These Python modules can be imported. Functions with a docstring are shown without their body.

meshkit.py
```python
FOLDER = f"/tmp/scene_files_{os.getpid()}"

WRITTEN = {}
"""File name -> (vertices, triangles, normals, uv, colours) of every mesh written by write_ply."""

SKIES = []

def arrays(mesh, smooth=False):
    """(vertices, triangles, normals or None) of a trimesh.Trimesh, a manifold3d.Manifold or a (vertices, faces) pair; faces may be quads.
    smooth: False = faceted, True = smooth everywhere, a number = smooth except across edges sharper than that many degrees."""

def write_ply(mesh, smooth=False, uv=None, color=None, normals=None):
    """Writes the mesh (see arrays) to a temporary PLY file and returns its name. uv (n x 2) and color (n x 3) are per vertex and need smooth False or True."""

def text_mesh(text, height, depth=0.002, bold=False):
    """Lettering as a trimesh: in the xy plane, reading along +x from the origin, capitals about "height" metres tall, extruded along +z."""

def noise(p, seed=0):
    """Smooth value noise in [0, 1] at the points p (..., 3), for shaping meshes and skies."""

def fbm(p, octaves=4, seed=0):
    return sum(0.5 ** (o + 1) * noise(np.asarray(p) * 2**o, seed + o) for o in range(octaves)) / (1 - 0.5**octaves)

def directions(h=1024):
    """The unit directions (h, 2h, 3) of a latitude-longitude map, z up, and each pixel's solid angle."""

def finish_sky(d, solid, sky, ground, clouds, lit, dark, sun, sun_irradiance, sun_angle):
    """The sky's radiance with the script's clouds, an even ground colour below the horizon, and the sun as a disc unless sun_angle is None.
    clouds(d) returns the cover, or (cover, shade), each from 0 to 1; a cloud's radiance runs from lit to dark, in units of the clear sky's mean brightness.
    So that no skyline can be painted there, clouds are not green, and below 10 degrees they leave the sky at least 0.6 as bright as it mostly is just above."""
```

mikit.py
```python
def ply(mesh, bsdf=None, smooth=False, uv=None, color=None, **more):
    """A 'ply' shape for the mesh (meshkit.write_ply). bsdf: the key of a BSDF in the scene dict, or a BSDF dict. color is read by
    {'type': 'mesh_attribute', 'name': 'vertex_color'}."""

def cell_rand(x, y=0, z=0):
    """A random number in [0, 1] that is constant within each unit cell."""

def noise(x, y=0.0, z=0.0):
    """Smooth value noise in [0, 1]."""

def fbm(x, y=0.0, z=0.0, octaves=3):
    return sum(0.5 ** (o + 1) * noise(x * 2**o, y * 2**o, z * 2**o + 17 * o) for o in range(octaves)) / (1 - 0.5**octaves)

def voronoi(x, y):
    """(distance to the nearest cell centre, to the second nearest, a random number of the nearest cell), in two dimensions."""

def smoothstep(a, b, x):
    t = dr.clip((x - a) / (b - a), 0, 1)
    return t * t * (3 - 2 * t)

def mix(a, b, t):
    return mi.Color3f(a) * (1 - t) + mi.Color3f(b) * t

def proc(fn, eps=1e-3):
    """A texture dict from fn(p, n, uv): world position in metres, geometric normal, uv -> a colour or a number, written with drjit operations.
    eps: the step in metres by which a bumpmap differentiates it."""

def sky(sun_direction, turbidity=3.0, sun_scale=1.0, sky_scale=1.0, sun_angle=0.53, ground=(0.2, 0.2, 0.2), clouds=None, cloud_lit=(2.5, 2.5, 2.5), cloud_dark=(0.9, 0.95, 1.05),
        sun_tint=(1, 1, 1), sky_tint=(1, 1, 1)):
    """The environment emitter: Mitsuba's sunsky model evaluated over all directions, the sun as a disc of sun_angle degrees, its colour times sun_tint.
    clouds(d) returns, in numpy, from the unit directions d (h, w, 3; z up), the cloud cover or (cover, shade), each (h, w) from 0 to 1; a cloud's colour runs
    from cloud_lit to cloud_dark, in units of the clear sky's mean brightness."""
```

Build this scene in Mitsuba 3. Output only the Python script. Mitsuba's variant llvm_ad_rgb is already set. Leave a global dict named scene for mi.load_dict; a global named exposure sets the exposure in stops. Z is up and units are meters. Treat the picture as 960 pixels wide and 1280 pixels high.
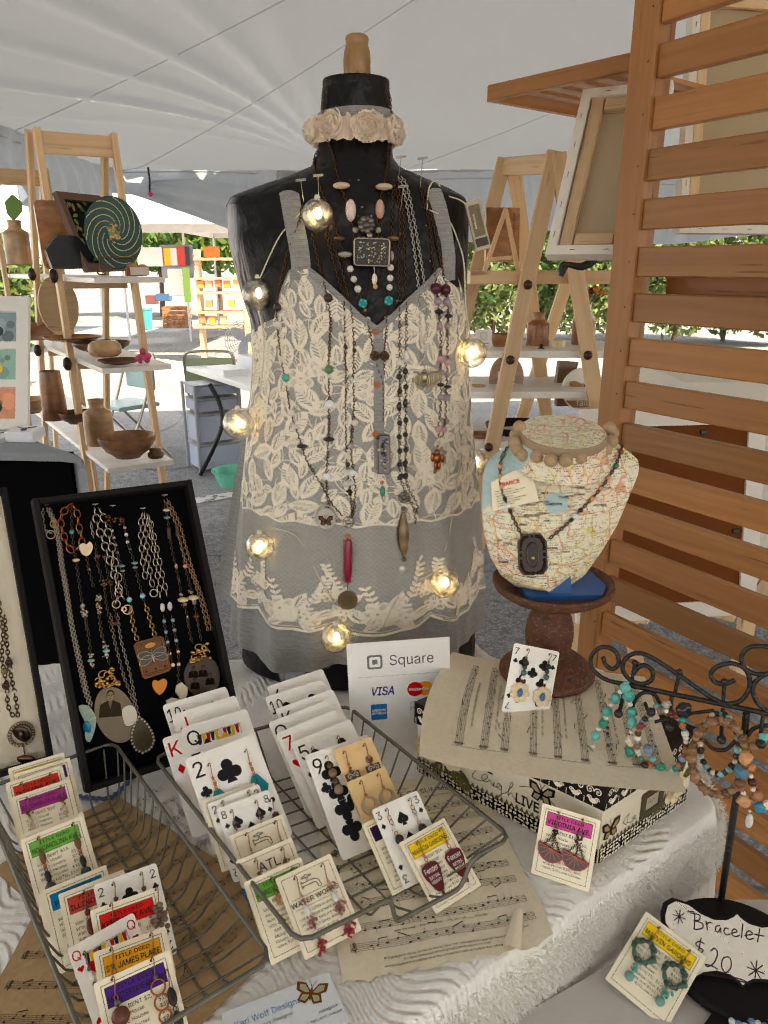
import math, random
import numpy as np, trimesh, mitsuba as mi, drjit as dr
import mikit, meshkit
from mikit import proc, noise, fbm, voronoi, cell_rand, smoothstep, mix
from shapely.geometry import Polygon, LineString, Point, MultiPolygon, box as sbox
from shapely.ops import unary_union
from shapely import affinity
T = mi.ScalarTransform4f
scene, labels = {}, {}
# ---------------------------------------------------------------- camera, daylight, exposure
PITCH, FOCAL, EYE = math.radians(18.0), 940.0, np.array([0.0, 0.0, 1.55])
SP, CP = math.sin(PITCH), math.cos(PITCH)
scene['camera'] = {'type': 'perspective', 'fov': math.degrees(2 * math.atan(480 / FOCAL)), 'fov_axis': 'x', 'near_clip': 0.05, 'far_clip': 900.0,
                   'to_world': T().look_at(origin=EYE.tolist(), target=(EYE + [0, CP, -SP]).tolist(), up=[0, 0, 1])}
def high_haze(d):
    return 0.45 + 0.35 * meshkit.fbm(d * np.array([3.0, 3.0, 7.0]), 4, 5)
scene['sky'] = mikit.sky([0.55, -0.40, 0.76], turbidity=3.5, clouds=high_haze, cloud_lit=(2.0, 1.82, 1.55), cloud_dark=(1.1, 1.05, 1.0), sun_tint=(1, 0.95, 0.86), sky_tint=(1.05, 1.0, 0.88))
exposure = 3.85

# ---------------------------------------------------------------- helpers
rnd = random.Random(11)
def V(*a): return np.array(a, float)
def unit(v): v = np.asarray(v, float); return v / (np.linalg.norm(v) + 1e-15)
def ray(px, py):
    u, v = (px - 480) / FOCAL, (640 - py) / FOCAL
    return V(u, CP + v * SP, -SP + v * CP)
def at(px, py, Y): d = ray(px, py); return EYE + d * (Y / d[1])        # where a sight line reaches the depth Y
def onz(px, py, z): d = ray(px, py); return EYE + d * ((z - EYE[2]) / d[2])  # where it reaches the height z
def C(r, g, b):
    c = np.array([r, g, b], float) / 255
    return np.where(c < 0.04045, c / 12.92, ((c + 0.055) / 1.055) ** 2.4)
def frame(o, x, y):
    x = unit(x); z = unit(np.cross(x, y)); y = np.cross(z, x)
    M = np.eye(4); M[:3, 0], M[:3, 1], M[:3, 2], M[:3, 3] = x, y, z, o
    return M
def rotz(a): c, s = math.cos(a), math.sin(a); return np.array([[c, -s, 0, 0], [s, c, 0, 0], [0, 0, 1, 0], [0, 0, 0, 1.0]])
def trans(x, y=0, z=0): M = np.eye(4); M[:3, 3] = (x, y, z); return M
ICO = {k: (lambda m: (np.array(m.vertices), np.array(m.faces)))(trimesh.creation.icosphere(k)) for k in (1, 2, 3)}
GREY = V(.5, .5, .5)
class MB:
    """collects geometry of ONE mesh; every vertex has a colour and a uv"""
    def __init__(s, M=None): s.v, s.f, s.c, s.u, s.n, s.M = [], [], [], [], 0, np.eye(4) if M is None else M
    def add(s, v, f, col=GREY, uv=None):
        v = np.asarray(v, float); f = np.asarray(f, int)
        if f.shape[1] == 4: f = np.vstack([f[:, [0, 1, 2]], f[:, [0, 2, 3]]])
        s.v.append(v @ s.M[:3, :3].T + s.M[:3, 3])
        if np.linalg.det(s.M[:3, :3]) < 0: f = f[:, ::-1]
        s.f.append(f + s.n); s.n += len(v)
        s.c.append(np.broadcast_to(np.asarray(col, float), (len(v), 3)))
        s.u.append(np.zeros((len(v), 2)) if uv is None else np.asarray(uv, float))
        return s
    def mesh(s): return np.vstack(s.v), np.vstack(s.f)
    def ply(s, bsdf, **more):
        v, f = s.mesh()
        return mikit.ply(trimesh.Trimesh(v, f, process=False), bsdf, smooth=True, uv=np.vstack(s.u), color=np.vstack(s.c), **more)
    # ---- primitives
    def ball(s, c, r, col=GREY, sub=2, sq=None, jit=0.0):
        v, f = ICO[sub]
        r = np.broadcast_to(np.asarray(r, float), (3,))
        w = v * r
        if jit: w = w * (1 + jit * (meshkit.noise(v * 2.2 + np.asarray(c) * 91) - .5))[:, None]
        if sq is not None: w = w @ np.asarray(sq)[:3, :3].T
        return s.add(w + c, f, col)
    def tube(s, pts, r, col=GREY, sides=6, closed=False, cap=True):
        p = np.asarray(pts, float); n = len(p)
        if closed: t = np.roll(p, -1, 0) - np.roll(p, 1, 0)
        else: t = np.gradient(p, axis=0)
        t /= np.linalg.norm(t, axis=1, keepdims=True) + 1e-15
        a = np.cross(t[0], [0, 0, 1.0] if abs(t[0][2]) < .9 else [1.0, 0, 0]); a /= np.linalg.norm(a)
        A = []
        for k in range(n):
            a = a - t[k] * a.dot(t[k]); a /= np.linalg.norm(a) + 1e-15; A.append(a)
        A = np.array(A); B = np.cross(t, A)
        ang = np.arange(sides) * 2 * np.pi / sides
        rr = np.broadcast_to(np.asarray(r, float), (n,))
        v = p[:, None] + rr[:, None, None] * (np.cos(ang)[None, :, None] * A[:, None] + np.sin(ang)[None, :, None] * B[:, None])
        m = n if closed else n - 1
        i, j = np.meshgrid(np.arange(m), np.arange(sides), indexing='ij'); i2, j2 = (i + 1) % n, (j + 1) % sides
        q = np.stack([i * sides + j, i * sides + j2, i2 * sides + j2, i2 * sides + j], -1).reshape(-1, 4)
        L = np.concatenate([[0], np.cumsum(np.linalg.norm(np.diff(p, axis=0), axis=1))])
        uv = np.stack([np.repeat(L, sides), np.tile(ang / 6.2832, n)], 1)
        s.add(v.reshape(-1, 3), q, np.repeat(np.asarray(col).reshape(-1, 3), sides, 0) if np.ndim(col) == 2 else col, uv)
        if cap and not closed:
            for k, sg in ((0, -1), (n - 1, 1)):
                ring = np.vstack([v[k], p[k]]); jj = np.arange(sides)
                f = np.stack([jj, (jj + 1) % sides, np.full(sides, sides)], 1)
                s.add(ring, f if sg > 0 else f[:, ::-1], col[k] if np.ndim(col) == 2 else col)
        return s
    def board(s, a, b, w, t, up=(0, 0, 1), col=GREY, ch=None, idn=0):
        """chamfered plank from a to b: width w across, thickness t along up"""
        a, b = np.asarray(a, float), np.asarray(b, float); L = np.linalg.norm(b - a); d = (b - a) / L
        sd = unit(np.cross(d, up)); u = np.cross(sd, d)
        c = min(.0016, .2 * t, .2 * w) if ch is None else ch
        W, H = w / 2, t / 2
        oct_ = [(-W + c, -H), (W - c, -H), (W, -H + c), (W, H - c), (W - c, H), (-W + c, H), (-W, H - c), (-W, -H + c)]
        vs, fs, us, n, per = [], [], [], 0, 0.0
        for k in range(8):
            p, q = oct_[k], oct_[(k + 1) % 8]; l = math.hypot(q[0] - p[0], q[1] - p[1])
            for (o, e) in ((a, 0), (b, L)):
                for (z, y) in ((p, per), (q, per + l)): vs.append(o + sd * z[0] + u * z[1]); us.append((e + idn * .37, 10 * idn + y))
            fs += [(n, n + 2, n + 3), (n, n + 3, n + 1)]; n += 4; per += l
        for o, rev in ((a, False), (b, True)):
            for z in oct_: vs.append(o + sd * z[0] + u * z[1]); us.append((z[1] * 6, 10 * idn + z[0]))
            for k in range(1, 7): fs.append((n, n + k, n + k + 1) if not rev else (n, n + k + 1, n + k))
            n += 8
        vs = np.array(vs); fs = np.array(fs)
        ctr = (a + b) / 2; nn = np.cross(vs[fs[:, 1]] - vs[fs[:, 0]], vs[fs[:, 2]] - vs[fs[:, 0]])
        flip = np.einsum('ij,ij->i', nn, vs[fs].mean(1) - ctr) < 0
        fs[flip] = fs[flip][:, ::-1]
        return s.add(vs, fs, col, us)
    def slab(s, c, dx, dy, dz, col=GREY, ch=None, ax=(1, 0, 0), up=(0, 0, 1), idn=0):
        ax = unit(ax); c = np.asarray(c, float)
        return s.board(c - ax * dx / 2, c + ax * dx / 2, dy, dz, up, col, ch, idn)
    def lathe(s, prof, c=(0, 0, 0), seg=24, col=GREY, wob=None, uvs=1.0):
        """profile of (r, z); repeat a point for a hard edge"""
        prof = np.asarray(prof, float); m = len(prof); ang = np.arange(seg + 1) * 2 * np.pi / seg
        R = np.repeat(prof[:, :1], seg + 1, 1)
        if wob is not None: R = R * wob(ang[None, :], prof[:, 1:2])
        v = np.stack([R * np.cos(ang), R * np.sin(ang), np.repeat(prof[:, 1:], seg + 1, 1)], -1)
        i, j = np.meshgrid(np.arange(m - 1), np.arange(seg), indexing='ij'); k = seg + 1
        q = np.stack([i * k + j, i * k + j + 1, (i + 1) * k + j + 1, (i + 1) * k + j], -1).reshape(-1, 4)
        keep = np.repeat(np.linalg.norm(np.diff(prof, axis=0), axis=1) > 1e-7, seg); q = q[keep]
        L = np.concatenate([[0], np.cumsum(np.linalg.norm(np.diff(prof, axis=0), axis=1))])
        uv = np.stack([np.tile(ang / 6.2832 * uvs, m), np.repeat(L, k)], 1)
        cc = np.repeat(np.asarray(col), k, 0) if np.ndim(col) == 2 else col
        return s.add(v.reshape(-1, 3) + np.asarray(c), q, cc, uv)
    def grid(s, P, col=GREY, uv=None, flip=False):
        P = np.asarray(P, float); m, n = P.shape[:2]
        i, j = np.meshgrid(np.arange(m - 1), np.arange(n - 1), indexing='ij')
        q = np.stack([i * n + j, i * n + j + 1, (i + 1) * n + j + 1, (i + 1) * n + j], -1).reshape(-1, 4)
        if flip: q = q[:, ::-1]
        if uv is None:
            a, b = np.meshgrid(np.linspace(0, 1, m), np.linspace(0, 1, n), indexing='ij'); uv = np.stack([b, a], -1)
        return s.add(P.reshape(-1, 3), q, np.asarray(col).reshape(-1, 3) if np.ndim(col) == 3 else col, np.asarray(uv).reshape(-1, 2))
    def flat(s, poly, z=0.0, col=GREY, fn=None):
        """a shapely shape as a flat sheet in the local xy plane at height z (fn: maps xyz afterwards)"""
        for g in getattr(poly, 'geoms', [poly]):
            if g.is_empty or g.geom_type != 'Polygon' or g.area < 1e-12: continue
            v, f = trimesh.creation.triangulate_polygon(g, engine='earcut')
            v3 = np.column_stack([v, np.full(len(v), z)])
            a = v[f]; neg = np.cross(a[:, 1] - a[:, 0], a[:, 2] - a[:, 0]) < 0
            f = f.copy(); f[neg] = f[neg][:, ::-1]
            s.add(v3 if fn is None else fn(v3), f, col, v)
        return s
    def prism(s, poly, z0, z1, col=GREY, side=None, fn=None, back=True):
        """a shapely shape extruded from z0 to z1, faceted edges"""
        s.flat(poly, z1, col, fn)
        if back:
            k = len(s.f); s.flat(poly, z0, col, fn)
            for i in range(k, len(s.f)): s.f[i] = s.f[i][:, ::-1]
        for g in getattr(poly, 'geoms', [poly]):
            if g.geom_type != 'Polygon' or g.is_empty: continue
            for ring in (g.exterior, *g.interiors):
                p = np.array(ring.coords)[:-1]
                if not ring.is_ccw: p = p[::-1]
                if ring is not g.exterior: p = p[::-1]
                q = np.roll(p, -1, 0); n = len(p)
                v = np.empty((n, 4, 3)); v[:, 0, :2] = p; v[:, 1, :2] = q; v[:, 2, :2] = q; v[:, 3, :2] = p
                v[:, :2, 2] = z0; v[:, 2:, 2] = z1; v = v.reshape(-1, 3)
                s.add(v if fn is None else fn(v), np.arange(4 * n).reshape(-1, 4), col if side is None else side, v[:, :2])
        return s
    def text(s, t, h, x=0, y=0, z=0, col=(.02, .02, .02), align='c', bold=False, maxw=None, sx=1.0, fn=None):
        v, f, w = glyphs(t, bold); k = h * sx
        if maxw and w * k > maxw: k = maxw / w
        x0 = x - {'c': .5, 'l': 0, 'r': 1}[align] * w * k
        P = np.column_stack([v[:, 0] * k + x0, v[:, 1] * h + y, np.full(len(v), z)])
        return s.add(P if fn is None else fn(P), f, col)
    def stroke(s, pts, w, z=0, col=(.02, .02, .02), fn=None):
        return s.flat(LineString(pts).buffer(w / 2, quad_segs=2), z, col, fn)
_gl = {}
def glyphs(t, bold=False):
    if (t, bold) not in _gl:
        m = meshkit.text_mesh(t, 1.0, .1, bold); v, f = np.array(m.vertices), np.array(m.faces)
        top = f[(v[f][:, :, 2] > .09).all(1)]; ids, inv = np.unique(top, return_inverse=True)
        v = v[ids][:, :2]; f = inv.reshape(-1, 3)
        a = v[f]; neg = np.cross(a[:, 1] - a[:, 0], a[:, 2] - a[:, 0]) < 0; f[neg] = f[neg][:, ::-1]
        _gl[(t, bold)] = (v - [v[:, 0].min(), 0], f, float(np.ptp(v[:, 0])))
    return _gl[(t, bold)]
def numbered(k):
    taken = lambda q: q in scene or q in labels or any(x.startswith(q + '__') for x in scene)
    if not taken(k): return k
    i = _num.get(k, 0)
    while True:
        i += 1
        if not taken(f'{k}_{i:03d}'): _num[k] = i; return f'{k}_{i:03d}'
_num = {}
def thing(name, label, cat, group=None):
    k = numbered(name); labels[k] = {'label': label, 'category': cat}
    if group: labels[k]['group'] = group
    return k
def put(key, mb, bsdf, label=None, kind=None, **more):
    """one entry of the scene: a part (key has __) or the single mesh of a thing"""
    if '__' in key: key = numbered(key)
    scene[key] = mb.ply(bsdf, **more) if isinstance(mb, MB) else dict(mb)
    if label: labels.setdefault(key, {})['label'] = label
    if kind: labels.setdefault(key, {})['kind'] = kind
    return key
def struct(name, mb, bsdf, label=None):
    k = put(numbered(name), mb, bsdf, kind='structure')
    if label: labels[k]['label'] = label
    return k
# polylines
def resample(pts, step=None, n=None):
    p = np.asarray(pts, float); L = np.concatenate([[0], np.cumsum(np.linalg.norm(np.diff(p, axis=0), axis=1))])
    if n is None: n = max(2, int(round(L[-1] / step)) + 1)
    s = np.linspace(0, L[-1], n)
    return np.stack([np.interp(s, L, p[:, k]) for k in range(p.shape[1])], 1)
def spline(pts, n=8, closed=False):
    p = np.asarray(pts, float)
    q = np.vstack([p[-1], p, p[0], p[1]]) if closed else np.vstack([2 * p[0] - p[1], p, 2 * p[-1] - p[-2]])
    out = []
    for i in range(1, len(q) - 2):
        for t in np.arange(n) / n:
            out.append(.5 * (2 * q[i] + (q[i + 1] - q[i - 1]) * t + (2 * q[i - 1] - 5 * q[i] + 4 * q[i + 1] - q[i + 2]) * t * t + (3 * q[i] - q[i - 1] - 3 * q[i + 1] + q[i + 2]) * t ** 3))
    if not closed: out.append(p[-1])
    return np.array(out)
def chain(mb, pts, ll=.0052, w=.0034, wire=.0006, col=GREY, nor=(0, -1, .3), seg=8, sides=4):
    """oval links, alternately turned, along a polyline"""
    p = resample(pts, ll * .78); nor = np.asarray(nor, float)
    a = np.arange(seg) * 2 * np.pi / seg
    for k in range(len(p) - 1):
        d = unit(p[k + 1] - p[k]); s1 = unit(np.cross(d, nor)); n1 = np.cross(s1, d); m = (p[k] + p[k + 1]) / 2
        sd = unit(s1 + .25 * n1) if k % 2 else unit(.35 * s1 + n1)
        ring = m + np.outer(np.cos(a) * ll / 2, d) + np.outer(np.sin(a) * w / 2, sd)
        mb.tube(ring, wire, col, sides, closed=True)
    return mb
# ---------------------------------------------------------------- materials
VC = {'type': 'mesh_attribute', 'name': 'vertex_color'}
def two(d): return {'type': 'twosided', 'bsdf': d}
def prin(col, **k): return {'type': 'principled', 'base_color': col if isinstance(col, dict) else {'type': 'rgb', 'value': list(map(float, col))}, **k}
scene['print_matte'] = two({'type': 'diffuse', 'reflectance': VC})
scene['painted'] = two(prin(VC, roughness=.5, specular=.4))
scene['satin'] = two(prin(VC, roughness=.34, specular=.35))
scene['glossy'] = two(prin(VC, roughness=.16, specular=.4, clearcoat=.1))
scene['metal'] = two(prin(VC, roughness=.27, metallic=1.0))
scene['old_metal'] = two(prin(VC, roughness=.42, metallic=.85))
scene['clear_glass'] = {'type': 'thindielectric', 'int_ior': 1.5}
scene['crystal'] = {'type': 'dielectric', 'int_ior': 1.52, 'specular_transmittance': {'type': 'rgb', 'value': [.97, .98, .97]}}
def wood_fn(c0, c1, dark, f=1.0, rings=True):
    def fn(p, n, uv):
        i = dr.floor(uv.y / 10 + .01); v = uv.y - 10 * i; u = uv.x
        r = cell_rand(i, 3, 1); r2 = cell_rand(i, 7, 2)
        wave = fbm(u * 2.2 * f, v * 9 * f + r * 40, r2 * 30, 3)
        g = fbm(u * 5 * f + 11 * r, v * 230 * f, r * 77, 3)
        band = noise(v * 95 * f + wave * 9 + r * 20, u * .9 * f, r2 * 9)
        t = dr.clip(.15 + .55 * band + .5 * (g - .5), 0, 1)
        col = mix(c0, c1, t)
        streak = smoothstep(.70, .86, fbm(u * 9 * f + 3 * r2, v * 160 * f, r2 * 50 + 4, 2))
        col = mix(col, mi.Color3f(*dark), streak * .55)
        kx, ky = u * 2.1 + r * 5, v * 13 + r2 * 7
        a, b, w = voronoi(kx, ky)
        knot = smoothstep(.11, .05, a) * dr.select(w > .8, 1.0, 0.0)
        col = mix(col, mi.Color3f(*dark), knot * .8)
        return col * (.74 + .48 * r)
    return fn
pine_t = proc(wood_fn((.66, .47, .28), (.50, .31, .15), (.22, .11, .05)))
scene['pine'] = two(prin(pine_t, roughness=.45, specular=.35))
scene['amber_wood'] = two(prin(proc(wood_fn((.41, .185, .058), (.26, .102, .028), (.09, .03, .009), 1.0)), roughness=.42, specular=.4))
scene['walnut'] = two(prin(proc(wood_fn((.25, .13, .065), (.13, .06, .03), (.04, .02, .01), 1.6)), roughness=.3, specular=.5))
for nm_, k0, k1 in (('bowl_wood', (.40, .19, .08), (.17, .07, .03)), ('tan_wood', (.52, .33, .17), (.30, .16, .07)), ('dark_wood', (.20, .09, .045), (.06, .028, .016))):
    scene[nm_] = two(prin(proc(lambda p, n, uv, k0=k0, k1=k1: mix(k0, k1, fbm(p.x * 30, p.y * 8, p.z * 70, 4)) * (.55 + .9 * smoothstep(.25, .8, fbm(p.x * 16, p.y * 16, p.z * 7, 3)))), roughness=.25, specular=.5))
# ---------------------------------------------------------------- the ground
def asphalt(p, n, uv):
    a, b, w = voronoi(p.x * 95, p.y * 95)
    g = fbm(p.x * 1.3, p.y * 1.3, 0, 4); f = fbm(p.x * 30, p.y * 30, 2, 3)
    c = mix((.20, .20, .205), (.30, .30, .305), g) * (.65 + .7 * w * (1 - .5 * smoothstep(.2, .6, a))) * (.7 + .6 * f)
    crack = smoothstep(.02, .0, dr.abs(noise(p.x * 1.1 + 3, p.y * .9, 5) - .5)) * .5
    c = c * (1 - crack)
    worn = smoothstep(.55, .75, fbm(p.x * .35 + 9, p.y * .35, 1, 3))
    return mix(c, mi.Color3f(.42, .42, .42) * (.8 + .4 * f), worn * .6)
scene['asphalt'] = {'type': 'bumpmap', 'arbitrary': proc(lambda p, n, uv: .5 * voronoi(p.x * 95, p.y * 95)[0] + fbm(p.x * 40, p.y * 40, 0, 2), 2e-3), 'scale': .004,
                    'bsdf': {'type': 'diffuse', 'reflectance': proc(asphalt)}}
g = MB(); r_ = 400
xs = np.unique(np.concatenate([np.linspace(-8, 8, 17), [-r_, -60, -20, 20, 60, r_]])); ys = np.unique(np.concatenate([np.linspace(-6, 14, 21), [-r_, -40, 30, 80, r_]]))
X, Y = np.meshgrid(xs, ys); g.grid(np.stack([X, Y, X * 0], -1)); struct('ground', g, 'asphalt')
scene['road_paint'] = {'type': 'diffuse', 'reflectance': proc(lambda p, n, uv: mix((.62, .61, .57), (.2, .2, .2), smoothstep(.55, .7, fbm(p.x * 25, p.y * 25, 0, 3))))}
m = MB(); a_, b_ = onz(226, 629, .004), onz(330, 611, .004); d_ = unit(b_ - a_); w_ = V(-d_[1], d_[0], 0) * .07
a_ -= d_ * 2.5; b_ += d_ * 3; m.add([a_ - w_, b_ - w_, b_ + w_, a_ + w_], [[0, 1, 2, 3]]); struct('painted_line', m, 'road_paint')

# ---------------------------------------------------------------- the tent
scene['tent_cloth'] = {'type': 'principledthin', 'base_color': {'type': 'rgb', 'value': [.52, .565, .62]}, 'roughness': .7, 'diff_trans': .125}
EL, EF = V(-2.35, 7.0), unit(V(1, .16))          # the far left corner, direction of the far eave
EN = V(-EF[1], EF[0])                             # outwards
ANC = V(-.42, 7.25)
def canopy_z(x, y, folds=True):
    df = -((x - EL[0]) * EN[0] + (y - EL[1]) * EN[1]); dl = x + 2.35 + .02 * (7 - y)
    k = .9; dmin = -np.log(np.exp(-df / k) + np.exp(-dl / k) + np.exp(-(y + 7) / k) + np.exp(-(9 - x) / k)) * k
    dmin = np.maximum(dmin, -.25)
    z = 2.40 + .20 * dmin + .022 * dmin ** 2
    if folds:
        dx, dy = x - ANC[0], ANC[1] - y; ph = np.arctan2(dx, np.maximum(dy, .05)); rr = np.hypot(dx, dy)
        f = 0
        for p0, w, a in ((-.50, .016, 1), (-.37, .017, .9), (-.255, .018, 1.1), (-.15, .018, .7), (-.05, .03, .35), (.2, .04, .25), (-.66, .03, .3), (.5, .05, .25)):
            f = f + a * np.exp(-((ph - p0) / w) ** 2)
        z = z - .036 * f * np.clip(rr / 2.2, 0, 1) * np.exp(-(rr / 5.5) ** 2) * 1.4
        z = z + .012 * (meshkit.noise(np.stack([x * 1.1, y * 1.1, x * 0], -1), 3) - .5)
    return z
tent = thing('event_tent', 'white translucent tent roof with gathered side drapes hanging at the far eave', 'tent')
X, Y = np.meshgrid(np.linspace(-2.55, 9.2, 300), np.linspace(-5.0, 9.3, 360))
Pc = np.stack([X, Y, canopy_z(X, Y)], -1)
inside = (-((X - EL[0]) * EN[0] + (Y - EL[1]) * EN[1]) > -.02)
m = MB(); v_ = Pc.reshape(-1, 3); n_ = X.shape[1]
i, j = np.meshgrid(np.arange(X.shape[0] - 1), np.arange(n_ - 1), indexing='ij')
q = np.stack([i * n_ + j, i * n_ + j + 1, (i + 1) * n_ + j + 1, (i + 1) * n_ + j], -1).reshape(-1, 4)
q = q[inside.reshape(-1)[q].all(1)]; m.add(v_, q); put(tent + '__canopy', m, 'tent_cloth')
# seams: webbing stitched under the cloth
for s0, s1 in (((-2.3, 5.2), (3.2, 2.2)), ((-2.2, 6.9), (1.5, 3.2)), ((.2, 7.3), (4.0, 3.6)), ((-2.3, 3.2), (2, 1.4))):
    pp = resample(np.array([s0, s1]), n=60); zz = canopy_z(pp[:, 0], pp[:, 1], False) - .015
    m = MB(); m.tube(np.column_stack([pp, zz - .012]), .0024, (.55, .55, .55), 5); put(tent + '__seam', m, 'print_matte')
# eave rope and side drapes along the left and the far eave
path = np.array([(-2.40, -5.0), (-2.38, 2.0), (-2.36, 5.0), (-2.33, 6.7), (-2.2, 7.02), (-1.2, 7.17), (0, 7.36), (2, 7.68), (5, 8.16), (9, 8.8)])
path = resample(path, n=420); L_ = np.concatenate([[0], np.cumsum(np.linalg.norm(np.diff(path, axis=0), axis=1))])
zt = 2.41 + .018 * np.sin(L_ * 2.1) - .02
m = MB(); m.tube(np.column_stack([path, zt]), .011, (.45, .45, .46), 6); put(tent + '__eave_rope', m, 'print_matte')
m = MB(); m.tube(np.column_stack([path - .02, zt - .07]), .005, (.5, .5, .5), 5); put(tent + '__eave_rope', m, 'print_matte')
def drop(s, x, y):
    left = (y < 6.85) & (x < -2.0)
    swag = .30 + .20 * np.abs(np.sin((s - 10.02) * 1.25)) ** .8
    near = np.exp(-((s - 10.1) / .12) ** 2)
    d = np.where(left, .42 + .1 * np.abs(np.sin((s - 10.02) * .9)), np.where(x < .1, .26 + .30 * np.clip((x + 2.2) / 1.1, 0, 1), .56 + .04 * np.sin(s * 3)))
    return d * (1 - .35 * near)
dd = drop(L_, path[:, 0], path[:, 1])
tg = np.gradient(path, axis=0); tg /= np.linalg.norm(tg, axis=1)[:, None]; nr = np.column_stack([-tg[:, 1], tg[:, 0]])
P = []
for k in np.linspace(0, 1, 14):
    am = .012 + .05 * k
    off = am * np.sin(L_ * 21 + 3 * np.sin(L_ * 2.3)) + .10 * math.sin(k * 3.1) * np.sin(L_ * 2.6 + 1)
    zz = zt - .005 - k * dd + .03 * k * np.sin(L_ * 3.3)
    P.append(np.column_stack([path + nr * off[:, None], zz]))
m = MB(); m.grid(np.array(P)); put(tent + '__side_drape', m, 'tent_cloth')
# a second drape, swept from the corner to the right
P = []
c0, c1 = at(188, 245, 6.85), at(292, 287, 7.0)
for k in np.linspace(0, 1, 10):
    a = resample(np.array([at(183, 226, 6.85), at(240, 222, 6.9), at(300, 232, 7.0), at(420, 240, 7.05)]), n=60); b = resample(spline(np.array([at(187, 244, 6.82), at(225, 262, 6.85), at(280, 284, 6.95), at(420, 330, 7.0)]), 6), n=60)
    w = a * (1 - k) + b * k; t = np.linspace(0, 1, 60)
    w[:, 1] += .05 * np.sin(k * 9 + t * 2) ; P.append(w)
m = MB(); m.grid(np.array(P)); put(tent + '__side_drape', m, 'tent_cloth')
m = MB(); m.tube(spline(np.array([at(185, 209, 6.78), at(187, 225, 6.78), at(187, 240, 6.77)]), 4), .008, (.02, .02, .02), 6); put(tent + '__strap', m, 'painted')
m = MB(); m.ball(at(188, 243, 6.76), .02, (.6, .05, .12), 2); put(tent + '__strap_ball', m, 'satin')

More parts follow.
